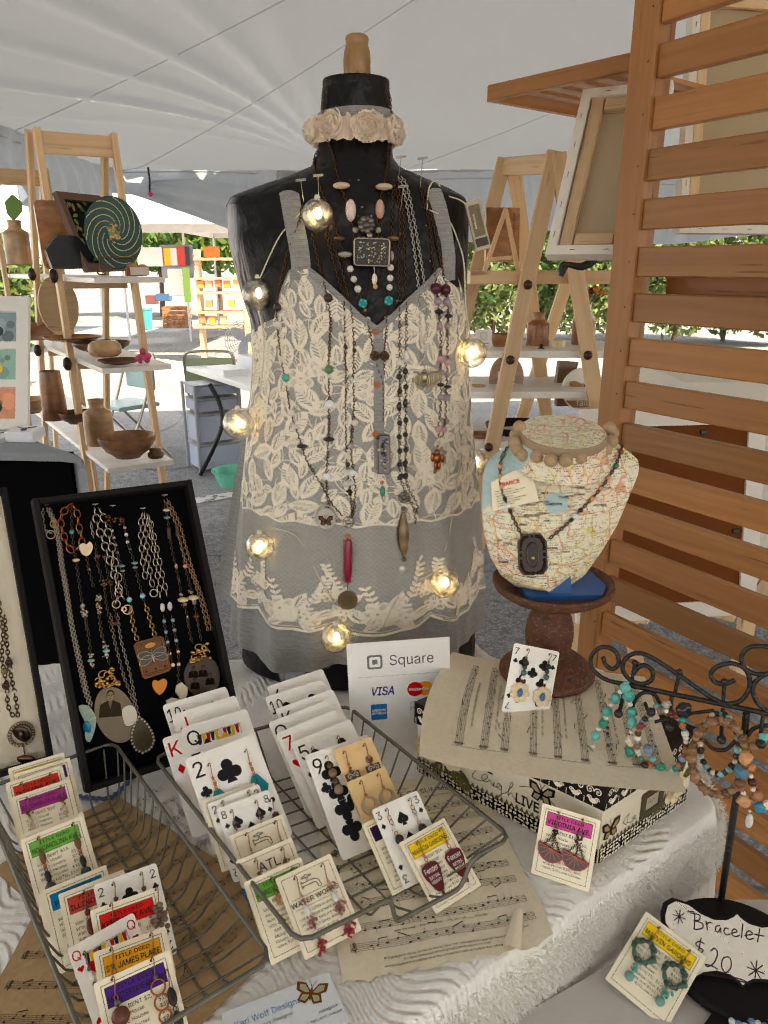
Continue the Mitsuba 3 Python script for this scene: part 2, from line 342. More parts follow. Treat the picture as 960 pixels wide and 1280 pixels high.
# ---------------------------------------------------------------- the slatted wooden wall on the right and its shelf
wall = thing('slatted_display_wall', 'tall amber wooden display panel of spaced horizontal slats with square post', 'display panel')
PL, PD = at(800, 332, 1.60), unit(V(.526, -.851, 0)); PLx = V(PL[0], PL[1], 0)
PN = V(PD[1], -PD[0], 0)                 # towards the viewer's side
if PN[1] > 0: PN = -PN
m = MB(); pc = PLx - PD * .031
m.board(pc + V(0, 0, .05), pc + V(0, 0, 2.75), .0615, .035, PN, idn=1, ch=.003); put(wall + '__post', m, 'amber_wood')
m = MB(); pb = PLx - PD * .055 - PN * .052
m.board(pb + V(0, 0, .05), pb + V(0, 0, 2.75), .026, .068, PN, idn=2, ch=.002); put(wall + '__post', m, 'amber_wood')
rows = [-48, -6, 51, 117, 182, 243, 304, 359, 415, 470, 524, 582, 631, 674, 720, 769]; heights = [40, 40, 40, 38, 36, 33, 34, 33, 34, 33, 33, 30, 29, 34, 33, 33]
zs = []
for y0, h in zip(rows, heights):
    zt_, zb_ = at(803, y0, PL[1])[2], at(803, y0 + h, PL[1])[2]; zs.append((zt_ + zb_) / 2)
zs = np.array(zs); fit = np.polyfit(np.arange(len(zs)), zs, 2); pitch = -(np.polyval(fit, 8) - np.polyval(fit, 7))
k = 0; z = np.polyval(np.polyfit(np.arange(len(zs)), zs, 1), 0); pitch = -np.polyfit(np.arange(len(zs)), zs, 1)[0]
while z > .12:
    m = MB(); s0 = PLx + PD * .002 + V(0, 0, z) + PN * (.006 * (rnd.random() - .5)); s1 = PLx + PD * (.86 + .002 * rnd.random()) + V(0, 0, z + .003 * (rnd.random() - .5)) + PN * .004 * (rnd.random() - .5)
    m.board(s0, s1, .057, .019, PN, idn=5 + k, ch=.0022); put(wall + '__slat', m, 'amber_wood'); k += 1
    m = MB(frame(PLx - PD * .014 + V(0, 0, z + .004 * (rnd.random() - .5)) + PN * .0176, PD, V(0, 0, 1))); m.lathe([(0, .0006), (.0016, .0006), (.0021, 0)][::-1], seg=10, col=C(70, 50, 38)); put(wall + '__nail_head', m, 'painted'); z -= pitch
m = MB(); s2 = PLx + PD * .885
m.board(s2 + V(0, 0, .05), s2 + V(0, 0, 2.75), .05, .035, PN, idn=3); put(wall + '__post', m, 'amber_wood')
for zz in (1.515, .62):                   # rails behind the slats
    m = MB(); m.board(PLx + V(0, 0, zz) - PN * .09 + PD * .01, PLx + PD * .86 + V(0, 0, zz) - PN * .09, .034, .03, PN, idn=40 + int(zz * 3)); put(wall + '__rail', m, 'amber_wood')
# slatted shelf jutting out behind the post
shelf = thing('slatted_shelf', 'amber wooden slatted shelf jutting out high beside the post of the slatted wall', 'shelf')
zS = 1.955; A_, B_, D_ = onz(613, 117, zS), onz(800, 76, zS), onz(745, 142, zS)
for nm, (a, b, hh) in {'front_rail': (A_, B_, .034), 'end_rail': (A_, D_, .034), 'back_rail': (D_, D_ + (B_ - A_), .034)}.items():
    m = MB(); m.board(a - unit(b - a) * .0, b, .022, hh, (0, 0, 1), idn=len(nm)); put(shelf + '__' + nm, m, 'amber_wood')
for k in range(1, 6):
    f = k / 6.3; m = MB(); a = A_ * (1 - f) + B_ * f + V(0, 0, .005); m.board(a + unit(D_ - A_) * .012, a + (D_ - A_) - unit(D_ - A_) * .012, .038, .012, idn=20 + k); put(shelf + '__slat', m, 'amber_wood')
# ---------------------------------------------------------------- the dress form
YB = 1.20
def prof(rows):
    z, cx, a, b = [], [], [], []
    for y, xl, xr, bb in rows:
        l, r = at(xl, y, YB), at(xr, y, YB); z.append(l[2]); cx.append((l[0] + r[0]) / 2); a.append((r[0] - l[0]) / 2); b.append(bb)
    o = np.argsort(z); z, cx, a, b = (np.array(q)[o] for q in (z, cx, a, b))
    return lambda q: (np.interp(q, z, cx), np.interp(q, z, a), np.interp(q, z, b)), z.min(), z.max()
BODY, bz0, bz1 = prof([(104, 404, 486, .043), (116, 402, 488, .045), (185, 397, 490, .048), (198, 395, 491, .055), (210, 388, 500, .062), (222, 358, 528, .07), (236, 318, 560, .078), (247, 290, 580, .082),
                       (258, 284, 585, .086), (300, 288, 585, .094), (350, 299, 583, .106), (400, 314, 579, .116), (450, 322, 576, .122), (520, 326, 575, .116), (600, 318, 580, .112), (700, 309, 588, .122), (800, 304, 594, .127), (816, 304, 593, .127)])
DRESS, dz0, dz1 = prof([(325, 306, 585, .112), (360, 309, 585, .122), (400, 316, 583, .130), (450, 318, 583, .136), (520, 314, 586, .136), (600, 307, 592, .140), (660, 302, 595, .146), (740, 297, 598, .153), (800, 295, 599, .156), (860, 293, 600, .158)])
def folds(th, z):
    k = np.clip((1.45 - z) / .5, 0, 1) ** 1.3
    return k * (.0065 * np.sin(9 * th + .6) + .004 * np.sin(17 * th + 2 + 5 * z) + .003 * np.sin(23 * th + 9 * z))
def spow(x, e): return np.sign(x) * np.abs(x) ** e
def form_pt(P, th, z, off=0.0, fold=False, e=1.0):
    cx, a, b = P(z); o = off + (folds(th, z) if fold else 0)
    return np.stack([cx + (a + o) * spow(np.sin(th), e), YB - (b + o) * spow(np.cos(th), e), z + 0 * th], -1)
dress_pt = lambda th, z, off=0.0: form_pt(DRESS, th, z, off, True)
EZ, EV = [1.0, 1.45, 1.58, 1.66, 1.70], [1, .9, .72, .85, 1.0]
def on_form(px, py, off=.001, P=None, fold=None):
    """where the sight lines through these pixels first meet the dress (or the bare form above its neckline)"""
    px, py = np.atleast_1d(np.asarray(px, float)), np.atleast_1d(np.asarray(py, float)); out = []
    for x, y in zip(px, py):
        d = ray(x, y); ts = np.linspace(.85, 1.45, 500); Q = EYE + d * ts[:, None]
        use = P or (DRESS if y > neck_y(x) else BODY)
        cx, a, b = use(Q[:, 2]); th = np.arctan2((Q[:, 0] - cx) / a, (YB - Q[:, 1]) / b)
        o = off + (folds(th, Q[:, 2]) if use is DRESS else 0)
        ex = 2 / (np.interp(Q[:, 2], EZ, EV) if use is BODY else 1.0)
        s = np.abs((Q[:, 0] - cx) / (a + o)) ** ex + np.abs((Q[:, 1] - YB) / (b + o)) ** ex - 1
        k = np.argmax(s < 0) if (s < 0).any() else np.argmin(s)
        out.append(Q[k] if k == 0 or s[k] >= 0 else Q[k - 1] + (Q[k] - Q[k - 1]) * s[k - 1] / (s[k - 1] - s[k] + 1e-12))
    return np.array(out)
NECK = np.array([(345, 395), (352, 365), (363, 338), (385, 333), (400, 345), (425, 368), (450, 393), (471, 408), (490, 393), (512, 371), (535, 350), (548, 335), (567, 339), (576, 362), (580, 390)], float)
def neck_y(x): return np.interp(x, NECK[:, 0], NECK[:, 1])
def black_paint(p, n, uv):
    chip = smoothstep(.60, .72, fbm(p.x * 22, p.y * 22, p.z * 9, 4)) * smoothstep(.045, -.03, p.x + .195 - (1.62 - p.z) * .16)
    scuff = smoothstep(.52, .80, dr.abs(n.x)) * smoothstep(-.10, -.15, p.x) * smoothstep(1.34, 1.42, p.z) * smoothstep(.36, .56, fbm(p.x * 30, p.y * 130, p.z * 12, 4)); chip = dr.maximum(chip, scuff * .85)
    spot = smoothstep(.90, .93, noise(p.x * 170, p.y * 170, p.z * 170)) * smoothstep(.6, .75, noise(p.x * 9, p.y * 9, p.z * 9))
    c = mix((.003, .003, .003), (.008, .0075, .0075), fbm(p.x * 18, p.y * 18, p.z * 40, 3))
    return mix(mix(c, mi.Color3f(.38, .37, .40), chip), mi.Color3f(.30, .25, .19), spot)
scene['black_papier_mache'] = {'type': 'bumpmap', 'arbitrary': proc(lambda p, n, uv: fbm(p.x * 60, p.y * 60, p.z * 25, 4), 2e-3), 'scale': .007,
                               'bsdf': prin(proc(black_paint), roughness=.34, specular=.22)}
form = thing('dress_form', 'glossy black dress form torso with carved wooden neck finial behind the table', 'dress form')
zz = np.concatenate([np.linspace(bz0, 1.60, 46), np.linspace(1.603, bz1, 60)]); th = np.linspace(-np.pi, np.pi, 121)
TH, ZZ = np.meshgrid(th, zz)
m = MB(); e_ = np.interp(ZZ, EZ, EV)
cx, a, b = BODY(ZZ); P = np.stack([cx + a * spow(np.sin(TH), e_), YB - b * spow(np.cos(TH), e_), ZZ], -1)
P += (.0025 * (meshkit.fbm(P * 14, 3) - .5))[..., None] * np.stack([np.sin(TH), -np.cos(TH), 0 * TH], -1)
m.grid(P); put(form + '__torso', m, 'black_papier_mache')
cx, a, b = BODY(bz1)
m = MB(); m.lathe([(0, .0), (.0445, .0), (.0455, -.002), (.0455, -.0145), (.0445, -.016), (.0445, -.016)][::-1], (0, 0, 0), 48); m.v[0] = m.v[0] * [a / .0445, b / .0445, 1] + [cx, YB, bz1 + .0035]
put(form + '__neck_cap', m, 'black_papier_mache')
m = MB(); tw = lambda an, z: 1 - .17 * np.maximum(0, np.sin(3 * an + (z - 0) * 62)) ** 6 * np.clip((.045 - z) * 60, 0, 1)
m.lathe([(0.0, .064), (.012, .064), (.0165, .062), (.018, .058), (.0172, .053), (.0165, .050), (.0178, .048), (.020, .040), (.0215, .028), (.0208, .014), (.0165, .0)], (0, 0, 0), 120, C(150, 112, 62), tw)
m.v[0] = m.v[0] * .92 + [cx + .002, YB, bz1 + .001]
scene['carved_wood'] = two(prin(proc(lambda p, n, uv: mix((.34, .20, .075), (.20, .105, .035), fbm(p.x * 90, p.y * 90, p.z * 16, 4))), roughness=.3, specular=.5))
put(form + '__finial', m, 'carved_wood')

# ---------------------------------------------------------------- the dress: grey jersey, lace overlay, net hem
dress = thing('lace_tank_dress', 'grey jersey tank dress with cream floral lace overlay hung on the dress form', 'dress')
def jersey(p, n, uv):
    h = fbm(p.x * 60, p.y * 60, p.z * 900, 2); k = fbm(p.x * 300, p.y * 300, p.z * 300, 2)
    return mix((.19, .187, .18), (.31, .305, .295), dr.clip(.5 + 1.3 * (h - .5) + .7 * (k - .5), 0, 1))
scene['grey_jersey'] = two(prin(proc(jersey), roughness=.9, specular=.1, sheen=.3))
def net(p, n, uv):
    j = jersey(p, n, uv); s = 420.0
    a = dr.abs(dr.sin((uv.x * .165 + uv.y) * s)); b = dr.abs(dr.sin((uv.x * .165 - uv.y) * s))
    th_ = dr.maximum(smoothstep(.30, .12, a), smoothstep(.30, .12, b))
    return mix(j, mi.Color3f(.56, .53, .47), .12 + .34 * th_)
scene['cream_net'] = two(prin(proc(net), roughness=.9, specular=.1))
def hem_z(th, row): return np.interp(th, [-3.2, -1.5, -.9, 0, .9, 1.5, 3.2], [row] * 7)
zt_front = on_form(NECK[:, 0], NECK[:, 1], .0, DRESS); cxn, an, bn = DRESS(zt_front[:, 2])
th_n = np.arctan2((zt_front[:, 0] - cxn) / an, (YB - zt_front[:, 1]) / bn)
z_side = at(450, 420, YB)[2]
def ztop(th): return np.interp(th, np.concatenate([[-3.15, -2.2, -1.62], th_n, [1.62, 2.2, 3.15]]), np.concatenate([[z_side + .06, z_side + .02, z_side], zt_front[:, 2], [z_side, z_side + .02, z_side + .06]]))
Z_H = at(450, 838, YB - .155)[2]; Z_N = at(450, 660, YB - .148)[2]; Z_S = at(450, 792, YB - .155)[2]
th = np.unique(np.concatenate([np.linspace(-np.pi, np.pi, 241), th_n])); w = np.linspace(0, 1, 90)
TH = np.repeat(th[None], 90, 0)
Zt = ztop(th); Zb = Z_H + .008 * np.sin(5 * th + 1) + .012 * np.sin(2 * th + .5)
ZZ = Zt * (1 - w[:, None]) + Zb * w[:, None]
m = MB(); m.grid(dress_pt(TH, ZZ, 0.0), uv=np.stack([TH, ZZ], -1)); put(dress + '__grey_jersey_body', m, 'grey_jersey')
# neckline facing: a rolled grey band along the neckline and the armholes
band = []
tt = np.linspace(th_n[0], th_n[-1], 160)
m = MB(); m.tube(dress_pt(tt, np.interp(tt, th_n, zt_front[:, 2]) - .001, .001), .0022, C(140, 136, 128), 6)
sel = (tt > th_n[3]) & (tt < th_n[11]); tb = tt[sel]; zb_ = ztop(tb)
m.grid(np.stack([dress_pt(tb, zb_ + .001, .0026), dress_pt(tb, zb_ - .0085, .0030), dress_pt(tb, zb_ - .0145, .0005)])); put(dress + '__neck_binding', m, 'grey_jersey')
# straps
def strap(front_px, w_, name='shoulder_strap'):
    c = np.array([on_form(x, y, .002, DRESS if y > neck_y(x) else BODY)[0] for x, y in front_px])
    back = [c[0] + V(0, .03, .008), c[0] + V(.0, .075, .004), c[0] + V(.0, .115, -.03), c[0] + V(-.0, .15, -.10)]
    c = spline(np.vstack([back[::-1], c]), 8); tn = np.gradient(c, axis=0); sd = np.cross(tn, V(0, -1, .35)); sd /= np.linalg.norm(sd, axis=1)[:, None]
    k = np.linspace(-1, 1, 7); P = c[:, None] + sd[:, None] * (k * w_ / 2)[None, :, None] + np.array([0, -.0015, .001]) * (1 - k ** 2)[None, :, None]
    # a slight thickness
    mm = MB(); mm.grid(P); mm.grid(P + V(0, .0018, -.0008)); put(dress + '__' + name, mm, 'grey_jersey')
strap([(357, 219), (362, 245), (368, 280), (374, 312), (376, 334), (374, 350)], .027)
strap([(541, 240), (548, 262), (554, 290), (558, 318), (558, 336), (558, 350)], .025)

# lace: leaves and flowers in a flat pattern (x = angle * .15 m, y = height), joined, then laid on the dress
RL = .150
def leaf(L, W, ang, veins=6):
    t = np.linspace(0, 1, 15); wv = W / 2 * np.sin(np.pi * t ** .85) ** .9
    out = Polygon(np.vstack([np.column_stack([t * L, wv]), np.column_stack([t[::-1] * L, -wv[::-1]])])).buffer(.0004)
    gaps = []
    for k in range(veins):
        x = L * (.16 + .66 * k / veins)
        for sg in (1, -1):
            hw = W / 2 * math.sin(math.pi * (x / L) ** .85)
            if hw > .0026: gaps.append(LineString([(x, sg * .0011), (x + .0055 * L / .04, sg * (hw - .0021))]).buffer(.00078 if sg > 0 else .0004, quad_segs=1, cap_style=2))
    rim = unary_union([Point(p).buffer(.0017, quad_segs=2) for p in resample(np.array(out.exterior.coords), .0036)])
    g = out.union(rim).difference(unary_union(gaps))
    return affinity.rotate(g, ang, origin=(0, 0))
def flower(r, n, ang):
    pet = []
    for k in range(n):
        p = affinity.translate(affinity.scale(Point(0, 0).buffer(1, quad_segs=4), r * .42, r * .34), r * .58, 0)
        p = p.difference(unary_union([LineString([(r * .42, q * r), (r * .8, q * r * 1.6)]).buffer(.00045, quad_segs=1) for q in (-.1, .0, .1)]))
        pet.append(affinity.rotate(p, ang + k * 360 / n, origin=(0, 0)))
    return unary_union(pet + [Point(0, 0).buffer(r * .22, quad_segs=3).difference(Point(0, 0).buffer(r * .09, quad_segs=2))])
rl = random.Random(5); items_, spots = [], []
XR, Y0, Y1 = 1.72 * RL, Z_N, 1.56
tries = 0
while tries < 9000:
    tries += 1; x, y = rl.uniform(-XR, XR), rl.uniform(Y0 - .01, Y1)
    big = tries < 2500
    rad = .0145 if big else .0088
    if any((x - a) ** 2 + (y - b) ** 2 < (rad + c) ** 2 * .86 for a, b, c in spots): continue
    spots.append((x, y, rad))
    if big and rl.random() < .13: g = flower(.021, rl.choice((5, 6)), rl.uniform(0, 90))
    else:
        L = (rl.uniform(.036, .047) if big else rl.uniform(.022, .030)); a = rl.choice((90, 70, 110, 50, 130, 270, 250, 20, 200)) + rl.uniform(-15, 15)
        g = affinity.translate(leaf(L, L * rl.uniform(.42, .55), a), -L / 2 * math.cos(math.radians(a)), -L / 2 * math.sin(math.radians(a)))
    items_.append(affinity.translate(g, x, y))
    if rl.random() < .95:    # a wandering stem
        a0 = rl.uniform(0, 6.28); p = [(x, y)]
        for k in range(9): a0 += rl.uniform(-.6, .6); p.append((p[-1][0] + .006 * math.cos(a0), p[-1][1] + .006 * math.sin(a0)))
        items_.append(LineString(p).buffer(.0007, quad_segs=1))
lace = unary_union(items_)
low = [(-XR, Y0)] + [(x, Y0 + .0045 * abs(math.sin(x * 68)) - .001) for x in np.linspace(-XR, XR, 160)]
lace = lace.intersection(Polygon(low + [(XR, Y1), (-XR, Y1)]))
edge = LineString([(x, Y0 + .0045 * abs(math.sin(x * 68))) for x in np.linspace(-XR, XR, 240)]).buffer(.0016, quad_segs=1)
plx = on_form(473, 480, 0, DRESS)[0]; cq, aq, bq = DRESS(plx[2]); thp = math.atan2((plx[0] - cq) / aq, (YB - plx[1]) / bq)
lace = unary_union([lace, edge])
# cut to the neckline, and open the button placket
top = [(t * RL, z) for t, z in zip(np.linspace(-1.72, 1.72, 300), ztop(np.linspace(-1.72, 1.72, 300)) - np.where(np.abs(np.linspace(-1.72, 1.72, 300) - .1) < .45, .009, .003))]
lace = lace.intersection(Polygon(top + [(XR, Y0 - .02), (-XR, Y0 - .02)])).difference(sbox(thp * RL - .006, Y0 + .12, thp * RL + .0065, 1.6))
def lay(off):
    def fn(v): return dress_pt(v[:, 0] / RL, v[:, 1], off + v[:, 2])
    return fn
def split_long(poly, step=.016):
    x0, y0, x1, y1 = poly.bounds; out = []
    for a in np.arange(x0, x1, step): out.append(poly.intersection(sbox(a, y0 - 1, a + step, y1 + 1)))
    return out
scene['lace_thread'] = two(prin(proc(lambda p, n, uv: mix((.66, .585, .46), (.82, .75, .63), fbm(p.x * 500, p.y * 500, p.z * 500, 2))), roughness=.85, specular=.1))
m = MB()
for g in split_long(lace): m.flat(g, 0.0, fn=lay(.0026))
put(dress + '__lace_overlay', m, 'lace_thread', 'cream leaf and flower lace over the bodice', 'stuff')
# net under the lace, from the neckline to the scalloped hem
def scallop(th): return Z_S + .012 - .016 * np.abs(np.sin(th * 4.2 + .55)) ** .7 + .020 * np.clip(-th / 1.2, 0, 1) ** 2 * 0 + .015 * np.clip(np.abs(th), 0, 2) ** 2 * .35
th2 = np.linspace(-1.9, 1.9, 200); TH = np.repeat(th2[None], 60, 0); w = np.linspace(0, 1, 60)[:, None]
ZZ = (ztop(th2) - .003) * (1 - w) + scallop(th2) * w
m = MB(); m.grid(dress_pt(TH, ZZ, .0016), uv=np.stack([TH, ZZ], -1)); put(dress + '__net_overlay', m, 'cream_net')
# hem embroidery: sprays of leaves, a flower per scallop, corded scalloped edge
emb = []
def pl(th, z): return (th * RL, z)
for k in range(-5, 6):
    c = (k * math.pi - .55 + math.pi / 2) / 4.2
    if abs(c) > 1.7: continue
    X0, zb = c * RL, float(scallop(np.array([c]))[0]) + .012
    for q in range(3):
        emb.append(affinity.translate(leaf(.026, .012, 90 + (q - 1) * 48 + k * 7 % 20, 5), X0 + (q - 1) * .006, zb + .004))
    fl = flower(.021, 6, k * 17); emb.append(affinity.translate(fl, X0 - .012, zb + .024)); emb.append(affinity.translate(flower(.017, 5, k * 31), X0 + .022, zb + .012)); emb.append(affinity.translate(leaf(.034, .015, 65 + k * 3, 6), X0 + .004, zb + .022)); emb.append(affinity.translate(leaf(.03, .014, 128, 6), X0 - .026, zb + .012)); emb.append(affinity.translate(leaf(.03, .013, 15, 5), X0 + .028, zb + .014))
    emb.append(affinity.translate(leaf(.02, .010, 200, 4), X0 - .008, zb + .006)); emb.append(affinity.translate(leaf(.02, .010, -20, 4), X0 + .012, zb + .003))
    sg = 1 if k % 2 else .8
    st = [(X0 + .012 + .010 * math.sin(t * 2.4) + t * .022, zb + .016 + t * (.062 if k % 2 else .085) * 1.0) for t in np.linspace(0, 1, 12)]
    emb.append(LineString(st).buffer(.0007, quad_segs=1))
    for j in range(1, 12):
        x, y = st[j]
        for s_ in ((-1, 1) if j < 11 else (0,)):
            if (j % 4) == 3 and s_ == -1: continue
            emb.append(affinity.translate(affinity.rotate(affinity.scale(Point(.0050, 0).buffer(.0048, quad_segs=3), 1, .52), 62 + s_ * 50, origin=(0, 0)), x, y))
    st = [(X0 - .018 - .008 * t + .006 * math.sin(t * 3), zb + .012 + t * .052) for t in np.linspace(0, 1, 7)]
    emb.append(LineString(st).buffer(.0007, quad_segs=1))
    for j in range(2, 7):
        for s_ in (-1, 1): emb.append(affinity.translate(affinity.rotate(affinity.scale(Point(.0046, 0).buffer(.0044, quad_segs=3), 1, .55), 100 + s_ * 50, origin=(0, 0)), *st[j]))
for k in range(-5, 6):
    c = k * math.pi / 4.2 - .131
    if abs(c) > 1.7: continue
    X0, zb = c * RL, float(scallop(np.array([c]))[0]) + .012
    emb += [affinity.translate(flower(.0135, 5, k * 23), X0 + .004, zb + .010), affinity.translate(flower(.012, 6, k * 11), X0 - .010, zb + .034)] + [affinity.translate(leaf(.024, .012, a, 5), X0 + .006, zb + .028) for a in (30, 80, 120)]
    st = [(X0 + .004 * math.sin(t * 5) + .012 * t * (1 if k % 2 else -1), zb + .03 + .05 * t) for t in np.linspace(0, 1, 9)]; emb.append(LineString(st).buffer(.0008, quad_segs=1))
    for j in range(1, 9): emb += [affinity.translate(affinity.rotate(affinity.scale(Point(.0042, 0).buffer(.0040, quad_segs=3), 1, .55), 85 + s_ * 50, origin=(0, 0)), *st[j]) for s_ in (-1, 1)]
tq = np.linspace(-1.75, 1.75, 420); emb.append(LineString([pl(t, z + .0015) for t, z in zip(tq, scallop(tq))]).buffer(.0022, quad_segs=1))
emb.append(LineString([pl(t, z + .0065) for t, z in zip(tq, scallop(tq))]).buffer(.0007, quad_segs=1))
m = MB()
for g in split_long(unary_union(emb)): m.flat(g, 0.0, fn=lay(.0030))
put(dress + '__hem_embroidery', m, 'lace_thread', 'scalloped cream floral embroidery along the net hem', 'stuff')
# placket with copper buttons
m = MB(); zz = np.linspace(plx[2] + .062, Z_N + .09, 40); P = np.stack([dress_pt(np.full(40, thp + s_), zz, .0034 if abs(s_) < .03 else .0026) for s_ in np.linspace(-.042, .045, 6)], 1); m.grid(P, flip=True); put(dress + '__placket', m, 'grey_jersey')
for x, y in ((469, 415), (471, 481), (469, 543)):
    q = on_form(x, y, .0055, DRESS)[0]; M = frame(q, V(1, 0, 0), V(0, .1, 1))
    b = MB(M); b.lathe([(0, .0012), (.0030, .0012), (.0036, .0019), (.0043, .0015), (.0045, 0), (.0045, -.002)][::-1], seg=20, col=C(165, 100, 55))
    for dx, dy in ((-1, -1), (1, -1), (-1, 1), (1, 1)): b.ball((dx * .0012, dy * .0012, .0012), (.0006, .0006, .0003), C(40, 20, 10), 1)
    put(dress + '__button', b, 'satin')
# the grey side panel hanging free on the left
t = np.linspace(0, 1, 26)
Lft = spline(np.array([at(321, 452, 1.22), at(306, 530, 1.23), at(290, 620, 1.24), at(276, 700, 1.25), at(267, 745, 1.255)]), 8); Lft = resample(Lft, n=26)
Rgt = resample(np.array([at(345, 452, 1.20), at(345, 560, 1.17), at(345, 700, 1.13), at(340, 800, 1.11)]), n=26)
k = np.linspace(0, 1, 16)[None, :, None]; P = Lft[:, None] * (1 - k) + Rgt[:, None] * k
P[:, :, 1] += (.012 * np.sin(np.linspace(0, 8, 16))[None] * t[:, None]); P[-1, :, 2] += .004 * np.sin(np.linspace(0, 9, 16))
m = MB(); m.grid(P); put(dress + '__side_panel', m, 'grey_jersey')
# ---------------------------------------------------------------- display table under a towel, lower table, sheet music
ZT = .890
EDGE = [(.432, .80), (.445, .95), (.38, 1.17), (.20, 1.20), (.12, 1.37), (-.2, 1.37), (-.235, 1.20), (-1.15, 1.15), (-1.15, -.32), (-.35, .245)]
edge_poly = Polygon(EDGE).buffer(-.035).buffer(.035)
table = thing('display_table', 'display table under the white towel carrying the wire baskets', 'table')
m = MB(); m.prism(edge_poly.buffer(-.02), .845, .868, C(120, 110, 100)); put(table + '__tabletop', m, 'painted')
for x, y in ((.33, .86), (.2, 1.12), (-1.05, 1.05), (-.3, .36)):
    m = MB(); m.tube([(x, y, .845), (x, y, 0.01)], .016, C(70, 70, 72), 12); put(table + '__leg', m, 'metal')
scene['towel_pile'] = {'type': 'bumpmap', 'arbitrary': proc(lambda p, n, uv: dr.select(p.z > .80, 1.0, 1.0) * (.0030 * smoothstep(-.75, .8, dr.sin(6.2832 / .0125 * (p.x * .45 + p.y * .89 + .010 * dr.sin(6.2832 / .085 * (p.x * .89 - p.y * .45)) + .006 * dr.sin(p.x * 31) + .02 * noise(p.x * 9, p.y * 9)))) * smoothstep(.25, .6, noise(p.x * 60 + 5, p.y * 60) * .4 + noise(p.x * 14, p.y * 14) * .6 + .40)
                       + .0016 * fbm(p.x * 420, p.y * 420, p.z * 420, 2)), 1.2e-3), 'scale': 1.0,
                       'bsdf': two(prin(proc(lambda p, n, uv: mix((.76, .735, .68), (.86, .84, .79), fbm(p.x * 160, p.y * 160, p.z * 160, 3))), roughness=.95, specular=.05, sheen=.4))}
from scipy.ndimage import distance_transform_edt
gx, gy = np.arange(-1.19, .485, .0045), np.arange(-.36, 1.46, .0045)
X, Y = np.meshgrid(gx, gy)
import shapely
big = edge_poly.buffer(.012)
ins = shapely.contains_xy(big, X.ravel(), Y.ravel()).reshape(X.shape)
dist = distance_transform_edt(ins) * .0045
D_ = np.clip(dist + .0006 * meshkit.noise(np.stack([X * 80, Y * 80, X * 0], -1)), 0, 1); rr = .036
drop_ = .155
Z = ZT - drop_ * (1 - np.clip(D_ / .016, 0, 1)) ** 1.5 * (D_ < .016) - .020 * (1 - np.sqrt(np.clip(1 - (1 - np.clip((D_ - .004) / rr, 0, 1)) ** 2, 0, 1)))
Z += .0025 * (meshkit.fbm(np.stack([X * 6, Y * 6, X * 0], -1), 3, 8) - .5) * np.clip(D_ / .03, 0, 1) + .0014 * (meshkit.noise(np.stack([X * 60, Y * 60, X * 0], -1), 4) - .5) * np.exp(-(D_ / .03) ** 2)
n_ = X.shape[1]; i, j = np.meshgrid(np.arange(X.shape[0] - 1), np.arange(n_ - 1), indexing='ij')
q = np.stack([i * n_ + j, i * n_ + j + 1, (i + 1) * n_ + j + 1, (i + 1) * n_ + j], -1).reshape(-1, 4)
q = q[ins.ravel()[q].any(1) & (Y.ravel()[q[:, 0]] > .18)]
towel = thing('bath_towel', 'thick cream white towel with wavy ridged pile spread under the baskets', 'towel')
m = MB(); m.add(np.stack([X, Y, Z], -1).reshape(-1, 3), q, uv=np.stack([X, Y], -1).reshape(-1, 2)); put(towel, m, 'towel_pile')
# loose pile along the rounded rim
ring = np.array(edge_poly.buffer(.002).exterior.coords); ring = resample(ring, .0011); ring = ring[(ring[:, 1] > .2) & (ring[:, 1] < 1.0) & (ring[:, 0] > -.35)]
rg = np.random.default_rng(4); K = 15; B = np.repeat(ring, K, 0); nb = len(B)
ctr_ = V(-.1, .9); outd = B - np.array([np.interp(0, [0], [0])]) * 0; tq = np.gradient(ring, axis=0); tq /= np.linalg.norm(tq, axis=1)[:, None] + 1e-9; od = np.repeat(np.column_stack([tq[:, 1], -tq[:, 0]]), K, 0)
sgn = np.sign(((B - ctr_) * od).sum(1))[:, None]; od = od * sgn
hh = rg.random(nb) ** .7; zb = ZT - .004 - hh * .075; b0 = np.column_stack([B + od * (.004 + .006 * hh[:, None] ** .5), zb])
dirs = np.column_stack([od + .7 * rg.normal(size=(nb, 2)), rg.normal(size=nb) * .6 + .35 - hh]); dirs /= np.linalg.norm(dirs, axis=1)[:, None]
side = np.cross(dirs, [0, 0, 1.0]); side /= np.linalg.norm(side, axis=1)[:, None] + 1e-9
L_ = .005 + .006 * rg.random(nb); tri = np.stack([b0 - side * .0008, b0 + side * .0008, b0 + dirs * L_[:, None]], 1)
m = MB(); m.add(tri.reshape(-1, 3), np.arange(3 * nb).reshape(-1, 3)); put(towel + '__loose_pile', m, 'towel_pile', kind='stuff')

ZL = .815
low = thing('folding_table', 'smooth white low table at the lower right holding the price sign', 'table')
m = MB(); m.prism(Polygon([(-.45, .255), (.415, .728), (1.0, .728), (1.0, .02), (-.45, .02)]), ZL - .03, ZL, (.55, .53, .50)); put(low + '__tabletop', m, 'satin')
for x, y in ((.95, .68), (.95, .07), (-.4, .07)): m = MB(); m.tube([(x, y, ZL - .03), (x, y, .01)], .014, C(90, 90, 92), 12); put(low + '__leg', m, 'metal')

